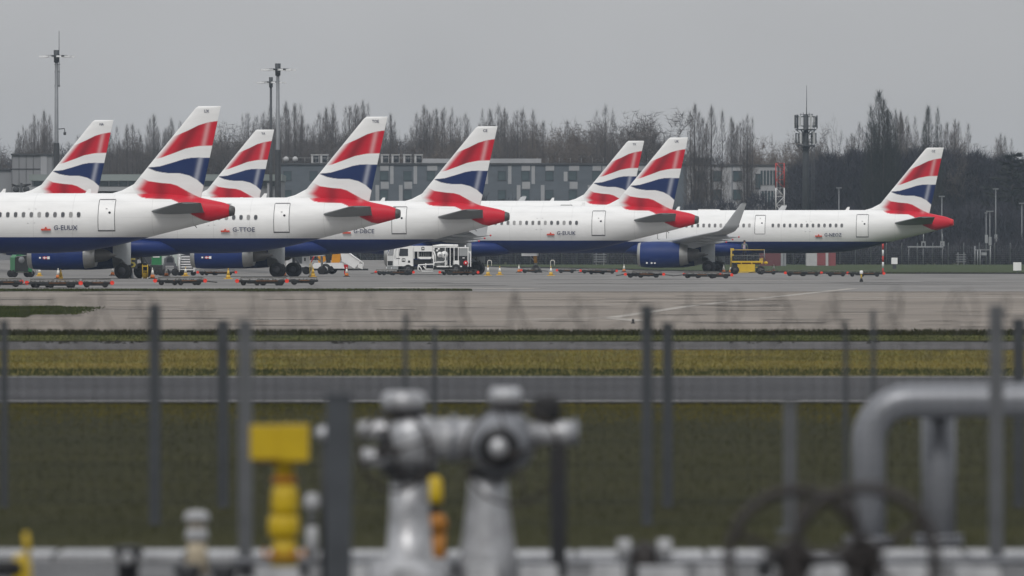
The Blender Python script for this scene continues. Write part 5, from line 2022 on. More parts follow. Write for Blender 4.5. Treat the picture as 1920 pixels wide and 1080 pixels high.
# ---- bundle of yellow poles
Y = ground_row(520)
X = AX(583, Y)
t = empty('pole_stand', (X, Y, apron_z(X, Y)), 0, 'bundle of thin yellow poles on a dark base left of the loader truck', 'pole stand')
mb = MB(); mb.lathe([(0, .22), (.08, .2)], (0, 0, 0), 'z', 12); mb.build('base', m_black, t)
for k, (x, h_) in enumerate(((-.1, 1.0), (.0, 1.15), (.11, .85))):
    mb = MB(); mb.tube([(x, .03 * k, .08), (x + .01, .03 * k, h_)], .025, 6); mb.build('pole', m_rail, t)

# ---- green ground power unit on wheels
m_green = mat('bright_green', (0.015, 0.17, 0.055), 0.45, 0, 0.12, 2.0)
Y = 648.0
X = AX(40, Y)
t = empty('ground_power_unit', (X, Y, apron_z(X, Y)), R(14), 'dark fronted green ground power unit on wheels at the left edge', 'power unit')
mb = MB()
mb.prism([(-.62, .42), (.72, .42), (.72, 1.35), (.55, 1.72), (-.45, 1.72), (-.62, 1.5)], -.55, 1.3)
mb.build('body', m_green, t)
mb = MB(); mb.prism([(-.60, .44), (.42, .44), (.42, 1.40), (.34, 1.62), (-.40, 1.62), (-.60, 1.42)], -.60, -.552); mb.build('front_panel', m_dark, t)
mb = MB(); mb.lathe([(-.03, .23), (0, .25)], (-.1, -.61, 1.32), 'y', 14); mb.build('emblem', m_galv, t)
mb = MB(); mb.tube([(-.55, -.58, 1.55), (.3, -.58, 1.66)], .03, 5); mb.build('lamp_bar', m_lamp, t)
for x in (-.62, .66):
    mb = MB(); mb.lathe([(-.12, .10), (-.12, .28), (.12, .28), (.12, .10)], (x, -.35, .28), 'y', 16); mb.build('wheel', m_black, t)
    mb = MB(); mb.lathe([(-.12, .10), (-.12, .28), (.12, .28), (.12, .10)], (x, 1.0, .28), 'y', 16); mb.build('wheel', m_black, t)
for x in (.74, .98):
    mb = MB(); mb.tube([(x, -.5, .25), (x, -.5, .95)], .03, 5); mb.build('rail', m_lamp, t)
mb = MB(); mb.bb((-.5, -.5, .34), (.5, -.4, .40)); mb.build('tow_bar', m_deck, t)

# ---- green tank box, pale van, grey tug and white steps behind the engines
Y = 694.0
X = AX(293, Y)
t = empty('tank_trailer', (X, Y, apron_z(X, Y)), 0, 'bright green box trailer behind the wheels, beside a pale van', 'trailer')
mb = MB(); mb.box((0, .6, 1.28), (.86, 1.2, .80), taper=.96); mb.build('box', m_green, t)
mb = MB(); mb.bb((-.28, -.015, 1.48), (.28, -.002, 1.56)); mb.build('white_stripe', m_white, t)
mb = MB(); mb.bb((-.5, 0, .35), (.5, 1.2, .87)); mb.build('chassis', m_dolly, t)
for x in (-.35, .35):
    mb = MB(); mb.lathe([(-.1, .08), (-.1, .3), (.1, .3), (.1, .08)], (x, .05, .30), 'y', 14); mb.build('wheel', m_black, t)
m_palegreen = mat('pale_van_paint', (0.42, 0.47, 0.44), 0.45, 0, 0.08)
Y = 697.0
X = AX(316, Y)
t = empty('cargo_van', (X, Y, gz(X, Y) + APR), 0, 'pale greenish van body behind the grey tug and the green trailer', 'van')
mb = MB(); mb.prism([(-.9, .45), (1.3, .45), (1.3, 2.2), (1.1, 2.35), (-.2, 2.35), (-.55, 1.6), (-.9, 1.45)], 0, 1.8); mb.build('body', m_palegreen, t)
mb = MB(); mb.prism([(-.42, 1.62), (.1, 1.62), (.1, 2.1), (-.22, 2.15)], -.02, -.001); mb.build('side_window', m_pane, t)
mb = MB(); mb.bb((.25, -.015, .6), (.30, -.001, 2.2)); mb.build('door_seam', m_gap, t)
for x in (-.5, .9):
    for y in (.1, 1.7):
        mb = MB(); mb.lathe([(-.1, .1), (-.1, .33), (.1, .33), (.1, .1)], (x, y, .33), 'y', 16); mb.build('wheel', m_black, t)
Y = 690.0
X = AX(319, Y)
t = empty('baggage_tug', (X, Y, apron_z(X, Y)), R(8), 'dark grey tug with open cab in front of the pale van', 'tug')
m_tug = mat('tug_grey', (0.085, 0.085, 0.095), 0.5, 0, 0.15, 2)
mb = MB(); mb.prism([(-.5, .3), (.62, .3), (.62, .75), (.5, .8), (.5, 1.0), (-.42, 1.0), (-.5, .8)], 0, 1.2); mb.build('body', m_tug, t)
mb = MB(); mb.prism([(-.40, 1.002), (.40, 1.002), (.33, 1.45), (.1, 1.62), (-.15, 1.62), (-.38, 1.4)], .05, 1.1); mb.build('cab', m_tug, t)
mb = MB(); mb.prism([(-.28, 1.08), (.26, 1.08), (.2, 1.42), (.06, 1.5), (-.12, 1.5), (-.26, 1.36)], .03, .048); mb.build('window', m_glass_dark, t)
for k in range(3):
    mb = MB(); mb.bb((-.38, -.015, .45 + k * .14), (.3, -.002, .52 + k * .14)); mb.build('grille_slat', m_winring, t)
for x in (-.35, .4):
    mb = MB(); mb.lathe([(-.1, .1), (-.1, .3), (.1, .3), (.1, .1)], (x, -.02, .30), 'y', 16); mb.build('wheel', m_black, t)
Y = 691.0
X = AX(350, Y)
t = empty('passenger_steps', (X, Y, apron_z(X, Y)), 0, 'white passenger steps seen from the front, treads as pale bars', 'steps')
for k in range(7):
    mb = MB(); mb.bb((-.55, k * .26, .48 + k * .205), (.55, k * .26 + .28, .54 + k * .205)); mb.build('step', m_white, t)
    mb = MB(); mb.bb((-.53, k * .26 + .285, .545 + k * .205), (.53, k * .26 + .30, .68 + k * .205)); mb.build('riser', m_tug, t)
mb = MB(); mb.prism([(-.2, .30), (-.2, 1.0), (1.9, 2.8), (1.9, .5)], -.62, -.57, 0, 'yz'); mb.build('side_panel', m_white, t)
mb = MB(); mb.prism([(-.2, .30), (-.2, .8), (1.9, 2.5), (1.9, .5)], .57, .62, 0, 'yz'); mb.build('side_panel', m_white, t)
mb = MB(); mb.tube([(-.7, -.2, .3), (-.7, -.2, 1.75), (-.45, .1, 1.4)], .06, 5); mb.build('handrail', m_white, t)
mb = MB(); mb.bb((-.6, .1, .28), (.6, 2.2, .42)); mb.build('chassis', m_dolly, t)
for x in (-.5, .5):
    for y in (.4, 1.9):
        mb = MB(); mb.lathe([(-.08, .06), (-.08, .2), (.08, .2), (.08, .06)], (x, y, .20), 'y', 12); mb.build('wheel', m_black, t)
mb = MB(); mb.lathe([(-.04, .09), (.03, .09)], (.72, -.05, .62), 'y', 12); mb.build('headlamp', m_white, t)
# pale box van partly behind the main gear of the third aircraft
Y = 735.0
X = AX(563, Y)
t = empty('box_van', (X, Y, apron_z(X, Y)), 0, 'white box van behind the main wheels, left of the loader truck', 'van')
mb = MB(); mb.bb((-1.2, 0, .62), (.78, 2.0, 2.25)); mb.build('body', m_white, t)
mb = MB(); mb.bb((.34, -.015, 1.15), (.46, -.002, 1.42)); mb.build('side_window', m_glass_dark, t)
mb = MB(); mb.bb((-1.2, .05, .32), (.95, 1.9, .618)); mb.build('chassis', m_dolly, t)
for x in (-.8, .5):
    mb = MB(); mb.lathe([(-.12, .1), (-.12, .34), (.12, .34), (.12, .1)], (x, .12, .34), 'y', 16); mb.build('wheel', m_black, t)
    mb = MB(); mb.lathe([(-.12, .1), (-.12, .34), (.12, .34), (.12, .1)], (x, 1.85, .34), 'y', 16); mb.build('wheel', m_black, t)

# ---- loader truck with steps
Y = 742.0
s_ = F / Y
X = AX(610, Y)
t = empty('loader_truck', (X, Y, apron_z(X, Y)), 0, 'white loader truck with amber panels and covered steps sloping down to the right', 'truck')
def lx(px): return (px - 610) / s_
def lz(py): return CZ - (py - HZ) / s_ - apron_z(X, Y)
m_amber = mat('amber_panel', (0.66, 0.28, 0.015), 0.45, 0, 0.12, 2.0)
mb = MB()
mb.prism([(lx(586), lz(497)), (lx(590), lz(493)), (lx(611), lz(493)), (lx(604), lz(503.5)), (lx(586.5), lz(503.5))], 0, 2.0)
mb.prism([(lx(618), lz(493)), (lx(643), lz(493)), (lx(646), lz(503.5)), (lx(626), lz(503.5))], 0, 2.0)
mb.bb((lx(604), .02, lz(499)), (lx(626), 1.98, lz(493.2)))
mb.build('body', m_white, t)
for a, b, c in ((595, 612, 0), (621, 638, 1)):
    mb = MB()
    if c == 0:
        mb.prism([(lx(a), lz(476)), (lx(609), lz(476)), (lx(611), lz(489)), (lx(604), lz(492.4)), (lx(a + 2), lz(492.4))], .1, 1.7)
    else:
        mb.prism([(lx(a + 2), lz(477)), (lx(b), lz(476)), (lx(b), lz(490)), (lx(b - 2), lz(492.4)), (lx(a), lz(492.4))], .1, 1.7)
    mb.build('amber_panel', m_amber, t)
mb = MB(); mb.bb((lx(611.5), .3, lz(493)), (lx(619), 1.6, lz(474))); mb.build('lift_post', m_dark, t)
mb = MB(); mb.prism([(lx(638.5), lz(475.5)), (lx(658), lz(475.5)), (lx(675), lz(489)), (lx(665), lz(503.5)), (lx(641), lz(490))], .15, .25); mb.build('stair_side', m_white, t)
mb = MB(); mb.prism([(lx(638.5), lz(475.5)), (lx(658), lz(475.5)), (lx(675), lz(489)), (lx(665), lz(503.5)), (lx(641), lz(490))], 1.6, 1.7); mb.build('stair_side', m_white, t)
mb = MB(); mb.tube([(lx(655), .12, lz(475)), (lx(681), .12, lz(493)), (lx(681), .12, lz(504))], .06, 6); mb.build('handrail', m_white, t)
mb = MB(); mb.prism([(lx(672), lz(494)), (lx(682), lz(496)), (lx(680), lz(505)), (lx(671), lz(501))], .12, 1.7); mb.build('stair_foot', m_white, t)
for k in range(5):
    mb = MB(); mb.bb((lx(645 + k * 5), .26, lz(487 + k * 3.6)), (lx(650 + k * 5), 1.59, lz(485.8 + k * 3.6))); mb.build('step', m_winring, t)
mb = MB(); mb.bb((lx(645), .2, lz(514)), (lx(652), 1.6, lz(496))); mb.build('red_outrigger', m_red, t)
mb = MB(); mb.bb((lx(588), .15, lz(507)), (lx(690), 1.9, lz(503.6))); mb.build('chassis', m_dolly, t)
for px in (610.5, 622):
    mb = MB(); mb.lathe([(-.16, .2), (-.17, .40), (-.1, .46), (.1, .46), (.17, .40), (.16, .2)], (lx(px), .1 + (px > 615) * .5, .46), 'y', 22, 0); mb.lathe([(-.18, .05), (-.17, .22), (.17, .22), (.18, .05)], (lx(px), .1 + (px > 615) * .5, .46), 'y', 14, 1)
    mb.build('wheel', [m_black, m_winring], t)
    mb = MB(); mb.lathe([(-.16, .2), (-.17, .40), (-.1, .46), (.1, .46), (.17, .40), (.16, .2)], (lx(px), 1.85, .46), 'y', 22, 0); mb.build('wheel', m_black, t)
mb = MB(); mb.tube([(lx(591), -.05, lz(476)), (lx(583), -.05, lz(493))], .05, 5); mb.build('brace', m_red, t)

# ---- white fuel dispenser truck
Y = 714.0
X = AX(728, Y)
fz = apron_z(X, Y)
t = empty('fuel_truck', (X + .35, Y - .3, fz), R(14), 'white fuel truck with pipes and hose reels under the belly of the airliner marked DBCE', 'truck')
s_ = 22.4
W = 2.35
def q(u): return (u - 365) / 8 / s_ * 1.03 + .45       # from the detail view: metres behind the front face
def h(v): return CZ - (440 + v / 8 - HZ) / s_ - fz
m_trk = mat('truck_white', (0.83, 0.83, 0.81), 0.4, 0, 0.06, 2)
m_trkgrey = mat('truck_grey', (0.30, 0.31, 0.31), 0.5, 0, 0.1, 2)
# cab
mb = MB()
zr, zs, zb_ = h(172), h(335), h(472)
mb.prism([(.10, zb_), (q(600), zb_), (q(600), zr - .04), (q(565), zr), (.55, zr), (.32, zr - .14), (.10, zs + .1)], 0, W)
mb.build('cab', m_trk, t)
mb = MB(); mb.prism([(q(392), h(322)), (q(520), h(322)), (q(520), h(212)), (q(398), h(208)), (q(385), h(300))], -.012, -.002); mb.build('side_window', m_glass_dark, t)
mb = MB()
mb.add([(.085, .18, zs + .13), (.085, W - .18, zs + .13), (.30, W - .22, zr - .18), (.30, .22, zr - .18)], [(3, 2, 1, 0)])
mb.build('windscreen', m_glass_dark, t)
mb = MB(); mb.bb((.07, .3, h(462)), (.097, W - .3, h(395))); mb.build('grille', m_dark, t)
mb = MB(); mb.bb((0.0, .02, h(520)), (.5, W - .02, h(474))); mb.build('bumper', m_trkgrey, t)
for y in (.3, W - .3):
    mb = MB(); mb.lathe([(-.02, .11), (.0, .11)], (-.01, y, h(505)), 'x', 12); mb.build('headlamp', m_white, t)
mb = MB(); mb.tube([(.35, 0, zr - .2), (.12, -.22, zr - .3), (.12, -.22, zr - .75)], .035, 5); mb.bb((.08, -.30, zr - .78), (.15, -.12, zr - .42)); mb.build('mirror', m_trk, t)
for a in ((q(378), q(384)), (q(592), q(596))):
    mb = MB(); mb.bb((a[0], -.008, zb_ + .1), (a[1], -.001, zr - .2)); mb.build('door_seam', m_winring, t)
mb = MB(); mb.bb((q(345), -.03, h(362)), (q(398), -.002, h(352))); mb.build('door_handle', m_dark, t)
mb = MB()
ro = [(q(427), h(402)), (q(433), h(408)), (q(473), h(408)), (q(479), h(402)), (q(479), h(360)), (q(473), h(354)), (q(433), h(354)), (q(427), h(360))]
mb.prism(ro, -.016, -.002); lo = mb.build('cab_logo', m_dark, t)
lm = link('lettering', text_mesh('M', .20, .19, m_trk, 'lettering'), lo, (q(437), -.02, h(397)))
mb = MB(); mb.bb((q(520), -.02, h(420)), (q(550), -.002, h(388))); mb.build('fuel_cap', m_dark, t)
# chassis and wheels
mb = MB(); mb.bb((.5, .35, h(525)), (q(1440), W - .35, h(478))); mb.build('chassis', m_dolly, t)
for px in (1.35, q(1240)):
    for y in (.14, W - .14):
        mb = MB(); mb.lathe([(-.14, .2), (-.15, .40), (-.1, .46), (.1, .46), (.15, .40), (.14, .2)], (px, y, .46), 'y', 22, 0); mb.lathe([(-.16, .05), (-.15, .22), (.15, .22), (.16, .05)], (px, y, .46), 'y', 14, 1)
        mb.build('wheel', [m_black, m_rim], t)
mb = MB(); mb.lathe([(.02, .50), (.04, .52), (.36, .52)], (1.35, 0, .48), 'y', 18, cap=False); mb.build('wheel_arch', m_dark, t)
# upper box, open frame, lower hopper
mb = MB(); mb.bb((q(606), .05, h(252)), (q(890), W - .05, h(168))); up = mb.build('equipment_box', m_trk, t)
mb = MB(); ro = [(q(722), h(228)), (q(728), h(234)), (q(762), h(234)), (q(768), h(228)), (q(768), h(188)), (q(762), h(182)), (q(728), h(182)), (q(722), h(188))]
mb.prism(ro, .034, .048); lo = mb.build('body_logo', m_dark, t)
link('lettering', text_mesh('M', .18, .17, m_trk, 'lettering'), lo, (q(731), .03, h(222)))
mb = MB(); mb.bb((q(610), .4, h(360)), (q(885), W - .4, h(254))); mb.build('inner_bay', m_dark, t)
for u in (608, 668, 886):
    mb = MB(); mb.bb((q(u), .06, h(360)), (q(u + 10), .16, h(253))); mb.build('frame_post', m_trk, t)
for k in range(6):
    mb = MB(); mb.tube([(q(705 + k * 28), .3, h(325)), (q(705 + k * 28), .3, h(255))], .025, 4); mb.build('valve_rod', m_trkgrey, t)
mb = MB(); mb.prism([(q(672), h(332)), (q(884), h(332)), (q(862), h(366)), (q(700), h(366))], .08, .9); mb.build('hopper', m_trk, t)
mb = MB(); mb.bb((q(604), .3, h(450)), (q(880), W - .3, h(372))); mb.build('tank', m_dark, t)
# pipes
for pts, r in (([(680, 455), (760, 450), (905, 445), (930, 415), (1060, 410)], .055), ([(690, 470), (720, 505), (730, 550), (900, 552)], .05), ([(755, 470), (790, 518), (900, 518)], .05), ([(935, 420), (935, 320), (915, 250)], .05), ([(680, 455), (672, 520), (700, 552)], .045), ([(790, 430), (790, 515)], .04), ([(905, 300), (905, 500)], .04), ([(1060, 410), (1085, 380), (1085, 350)], .05)):
    mb = MB(); mb.tube([(q(u), .10, h(v)) for u, v in pts], r, 7); mb.build('pipe', m_trk, t)
# hose reel bay
mb = MB(); mb.bb((q(940), .8, h(470)), (q(1150), W - .3, h(200))); mb.build('reel_bay', m_trkgrey, t)
for u, v, r in ((1068, 300, .30), (1000, 300, .24)):
    mb = MB(); mb.lathe([(-.05, r), (-.02, r), (0, r * .9), (.25, r * .6), (.5, r * .6)], (q(u), .10, h(v)), 'y', 20); rl = mb.build('hose_reel', m_trk, t)
    mb = MB(); mb.lathe([(-.08, .08), (-.052, .08)], (q(u), .10, h(v)), 'y', 12); mb.build('hub', m_trkgrey, rl)
for u in (905, 1075, 1150, 1208, 1272):
    mb = MB(); mb.bb((q(u), .03, h(470)), (q(u + 9), .12, h(195))); mb.build('frame_post', m_trk, t)
for u, v in ((910, 215), (900, 255), (985, 215), (960, 240)):
    mb = MB(); mb.lathe([(-.04, .09), (.12, .09)], (q(u), .1, h(v)), 'y', 12); mb.build('gauge', m_trk, t)
mb = MB(); mb.tube([(q(905), .3, h(172)), (q(1030), .3, h(160)), (q(1280), .3, h(168))], [.06, .10, .13], 8); mb.build('boom', m_trk, t)
mb = MB(); mb.bb((q(900), .05, h(196)), (q(1290), W - .05, h(186))); mb.build('roof_frame', m_trk, t)
mb = MB(); mb.bb((q(1218), .04, h(462)), (q(1288), .6, h(388))); mb.build('side_locker', m_trk, t)
mb = MB(); mb.bb((q(1090), .3, h(450)), (q(1120), .6, h(385))); mb.build('side_locker', m_trk, t)
mb = MB(); mb.bb((q(955), .02, h(486)), (q(1130), .5, h(468))); mb.build('running_board', m_trk, t)
mb = MB(); mb.bb((q(1155), .02, h(486)), (q(1330), .5, h(468))); mb.build('running_board', m_trk, t)
# rear cabinet
mb = MB(); mb.bb((q(1292), .06, h(318)), (q(1415), W - .06, h(202))); mb.build('rear_cabinet', m_trkgrey, t)
mb = MB(); mb.bb((q(1294), .08, h(470)), (q(1412), W - .1, h(320))); mb.build('rear_bay', m_dark, t)
mb = MB(); mb.bb((q(1280), .03, h(203)), (q(1432), W, h(186))); mb.build('cabinet_roof', m_trk, t)
for u in (1416, 1455):
    mb = MB(); mb.bb((q(u), .03, h(480)), (q(u + 12), .12, h(200 if u < 1450 else 245))); mb.build('rear_post', m_trk, t)
mb = MB(); mb.tube([(q(1436), .1, h(245)), (q(1460), .1, h(290)), (q(1460), .1, h(420))], .035, 6); mb.build('handrail', m_trk, t)
mb = MB(); mb.lathe([(-.05, .20), (-.02, .20), (.2, .15)], (q(1385), .03, h(426)), 'y', 18); rl = mb.build('red_reel', m_red, t)
mb = MB(); mb.lathe([(-.075, .07), (-.052, .07)], (q(1385), .03, h(426)), 'y', 10); mb.build('hub', m_white, rl)
mb = MB(); mb.bb((q(1340), .05, h(356)), (q(1370), .075, h(342))); mb.build('label_plate', m_white, t)
mb = MB(); mb.lathe([(0, .06), (.12, .06), (.15, .03)], (q(1392), .3, h(186)), 'z', 10); mb.build('beacon', m_white, t)

# ---- yellow mobile lift with a man on it
Y = 735.0
s_ = F / Y
X = AX(1372, Y)
fz = apron_z(X, Y)
t = empty('mobile_lift', (X, Y, fz), R(0), 'yellow mobile work platform with guard rails beside the main wheels of the longest airliner', 'work platform')
def q(u): return (1350 + u / 13.5 - 1372) / s_
def h(v): return CZ - (445 + v / 13.5 - HZ) / s_ - fz
mb = MB(); mb.bb((q(445), -.02, h(890)), (q(885), 1.2, h(680))); mb.build('tank', m_yellow, t)
mb = MB(); mb.bb((q(440), -.05, h(900)), (q(900), 1.25, h(862))); mb.build('skirt', m_rail, t)
mb = MB(); mb.bb((q(320), .1, h(900)), (q(440), 1.1, h(680))); mb.build('drive_unit', m_dark, t)
mb = MB(); mb.bb((q(310), .0, h(640)), (q(1090), 1.3, h(600))); mb.build('deck', m_yellow, t)
mb = MB(); mb.bb((q(480), .1, h(678)), (q(1040), 1.2, h(642))); mb.build('deck_beam', mat('rust_brown', (0.13, 0.05, 0.02), 0.7), t)
mb = MB(); mb.prism([(q(1000), h(600)), (q(1090), h(600)), (q(1090), h(520)), (q(1010), h(540))], .1, 1.1); mb.build('ramp_box', m_rail, t)
for y in (.02, 1.28):
    mb = MB(); mb.tube([(q(300), y, h(318)), (q(1130), y, h(318))], .04, 6); mb.build('top_rail', m_rail, t)
    mb = MB(); mb.tube([(q(300), y, h(458)), (q(1130), y, h(458))], .02, 6); mb.build('mid_rail', m_galv, t)
    for u in (300, 1130):
        mb = MB(); mb.tube([(q(u), y, h(600)), (q(u), y, h(318))], .03, 6); mb.build('rail_post', m_rail if u < 900 else m_galv, t)
mb = MB(); mb.bb((q(262), -.05, h(335)), (q(352), .15, h(275))); mb.build('control_box', m_yellow, t)
mb = MB(); mb.bb((q(262), -.05, h(470)), (q(345), .1, h(420))); mb.build('control_box', m_rail, t)
mb = MB(); mb.tube([(q(275), -.03, h(760)), (q(290), -.03, h(275))], .07, 6); mb.build('mast', m_rail, t)
for u in (540, 805, 1060):
    mb = MB(); mb.bb((q(u - 14), -.03, h(675)), (q(u + 14), -.003, h(610))); mb.build('bracket', m_yellow, t)
mb = MB(); mb.lathe([(-.06, .08), (.14, .14), (.3, .05)], (q(1130), .3, h(645)), 'x', 12); mb.build('float_light', m_yellow, t)
for u in (380, 1030):
    for y in (.05, 1.2):
        mb = MB(); mb.lathe([(-.11, .18), (-.12, .32), (-.07, .37), (.07, .37), (.12, .32), (.11, .18)], (q(u), y, .37), 'y', 20, 0); mb.lathe([(-.125, .04), (-.115, .19), (.115, .19), (.125, .04)], (q(u), y, .37), 'y', 12, 1)
        mb.build('wheel', [m_black, m_rim], t)
mb = MB(); mb.tube([(q(900), .1, h(760)), (q(1080), .1, h(760))], .04, 5); mb.build('axle_guard', m_rail, t)
DECKZ = fz + h(600)
MANX, MANY = X + q(625), Y + .55

# ---- the man: one body grown from a skeleton, facing the hull (away and to the left)
def make_person(loc, rz, label):
    V = {}
    names, co, rad, ed = [], [], [], []
    def j(n, p, r, par=None):
        names.append(n); co.append(p); rad.append(r)
        if par is not None:
            ed.append((names.index(par), len(names) - 1))
    j('pelvis', (0, 0, .95), (.155, .115))
    j('waist', (0, .01, 1.10), (.150, .110), 'pelvis')
    j('chest', (0, .02, 1.30), (.185, .125), 'waist')
    j('upper', (0, .01, 1.43), (.150, .100), 'chest')
    j('neck', (0, -.01, 1.515), (.055, .058), 'upper')
    j('jaw', (0, -.03, 1.59), (.070, .082), 'neck')
    j('head', (0, -.02, 1.68), (.082, .100), 'jaw')
    j('crown', (0, -.005, 1.755), (.062, .075), 'head')
    j('nose', (0, -.135, 1.65), (.014, .014), 'head')
    for s, nm in ((-1, 'l'), (1, 'r')):
        j(nm + 'shoulder', (s * .185, .01, 1.435), (.066, .066), 'upper')
        j(nm + 'elbow', (s * .27, -.05, 1.17), (.048, .048), nm + 'shoulder')
        j(nm + 'wrist', (s * .19, -.30, 1.10), (.032, .030), nm + 'elbow')
        j(nm + 'palm', (s * .175, -.37, 1.085), (.038, .020), nm + 'wrist')
        for k in range(4):
            dx = (k - 1.5) * .019
            j(nm + 'f%da' % k, (s * .175 + dx, -.415, 1.075), (.009, .009), nm + 'palm')
            j(nm + 'f%db' % k, (s * .175 + dx, -.445 + abs(k - 1.4) * .006, 1.055), (.008, .008), nm + 'f%da' % k)
            j(nm + 'f%dc' % k, (s * .175 + dx, -.44 + abs(k - 1.4) * .006, 1.030), (.007, .007), nm + 'f%db' % k)
        j(nm + 'thumba', (s * .13, -.375, 1.07), (.010, .010), nm + 'palm')
        j(nm + 'thumbb', (s * .12, -.405, 1.05), (.008, .008), nm + 'thumba')
        j(nm + 'hip', (s * .095, 0, .90), (.100, .100), 'pelvis')
        j(nm + 'knee', (s * .105, -.02, .50), (.062, .066), nm + 'hip')
        j(nm + 'calf', (s * .108, .01, .34), (.056, .060), nm + 'knee')
        j(nm + 'ankle', (s * .11, .02, .09), (.042, .048), nm + 'calf')
        j(nm + 'toe', (s * .12, -.16, .045), (.042, .036), nm + 'ankle')
    me = bpy.data.meshes.new('body')
    me.from_pydata([Vector(c) for c in co], ed, [])
    o = bpy.data.objects.new('body', me)
    COL.objects.link(o)
    sk = o.modifiers.new('skin', 'SKIN')
    sk.use_smooth_shade = True
    sb = o.modifiers.new('sub', 'SUBSURF')
    sb.levels = sb.render_levels = 2
    lay = me.skin_vertices[0].data
    for i, r in enumerate(rad):
        lay[i].radius = r
        lay[i].use_root = (i == 0)
    dg = bpy.context.evaluated_depsgraph_get()
    m2 = bpy.data.meshes.new_from_object(o.evaluated_get(dg))
    bpy.data.objects.remove(o)
    skin = mat('skin', (0.42, 0.25, 0.18), 0.6, 0, 0.05)
    jack = mat('jacket_teal', (0.10, 0.14, 0.14), 0.8, 0, 0.15, 8)
    trou = mat('dark_trousers', (0.022, 0.026, 0.04), 0.85, 0, 0.15, 8)
    shoe = mat('black_shoes', (0.012, 0.012, 0.012), 0.6)
    m2.materials.clear()
    for mm in (skin, jack, trou, shoe):
        m2.materials.append(mm)
    for f in m2.polygons:
        c = f.center
        f.use_smooth = True
        hand = c.y < -.325 and .95 < c.z < 1.2
        f.material_index = 0 if (c.z > 1.505 or hand) else 1 if (c.z > .93 or (abs(c.x) > .16 and c.z > .85 and c.y < -.1)) else 2 if c.z > .085 else 3
    t_ = empty('person', loc, rz, label, 'person')
    link('body', m2, t_)
    mb = MB()
    mb.lathe([(1.685, .104), (1.73, .100), (1.775, .076), (1.80, .03)], (0, .014, 0), 'z', 14)
    mb.M = Matrix()
    hr = mb.build('hair', mat('dark_hair', (0.014, 0.011, 0.009), 0.8), t_)
    for s in (-1, 1):
        mb = MB(); mb.lathe([(-.012, .004), (-.006, .011), (.006, .011), (.012, .004)], (s * .032, -.112, 1.685), 'y', 8); mb.build('eye', m_dark, t_)
        mb = MB(); mb.lathe([(-.012, .012), (0, .026), (.012, .012)], (s * .088, -.01, 1.665), 'x', 8); mb.build('ear', skin, t_)
    mb = MB(); mb.bb((-.024, -.108, 1.603), (.024, -.098, 1.611)); mb.build('mouth', mat('lips', (0.25, 0.09, 0.08), 0.6), t_)
    mb = MB(); mb.bb((-.10, .135, 1.05), (.10, .150, 1.42)) ; mb.build('hi_vis_panel', mat('pink_grey_panel', (0.40, 0.32, 0.38), 0.7), t_)
    return t_
make_person((MANX, MANY, DECKZ), R(165), 'dark haired worker in a teal jacket standing on the yellow lift')

# ================================================================== FOREGROUND: FENCES AND PIPE COMPOUND
m_fpost = mat('fence_post_paint', (0.050, 0.056, 0.064), 0.6, 0.1, 0.2, 3.0)
m_fpost_light = mat('fence_post_galvanised', (0.105, 0.11, 0.117), 0.5, 0.3, 0.2, 3.0)
m_wire = mat('fence_wire', (0.025, 0.025, 0.024), 0.55, 0.2, 0.15, 3.0)
m_pipe = mat('grey_pipe_paint', (0.20, 0.208, 0.225), 0.36, 0.35, 0.12, 2.0, 0.4)
m_pipe_light = mat('pale_valve_paint', (0.30, 0.30, 0.31), 0.38, 0.4, 0.3, 3.0, col2=(0.46, 0.47, 0.49), scale2=9.0)
m_pipe_dark = mat('dark_flange', (0.024, 0.025, 0.028), 0.5, 0.2, 0.2, 3.0)
m_handw = mat('handwheel_iron', (0.030, 0.026, 0.025), 0.6, 0.2, 0.3, 4.0)
m_vyel = mat('valve_yellow', (0.46, 0.32, 0.004), 0.45, 0, 0.12, 3.0)
m_vora = mat('valve_orange', (0.33, 0.13, 0.010), 0.5, 0, 0.15, 3.0)
m_conc = mat('pale_concrete', (0.26, 0.265, 0.275), 0.85, 0, 0.2, 0.8, 0.2, col2=(0.44, 0.445, 0.455), scale2=5.0)

def g0(Y, X=0):
    return gz(X, Y)

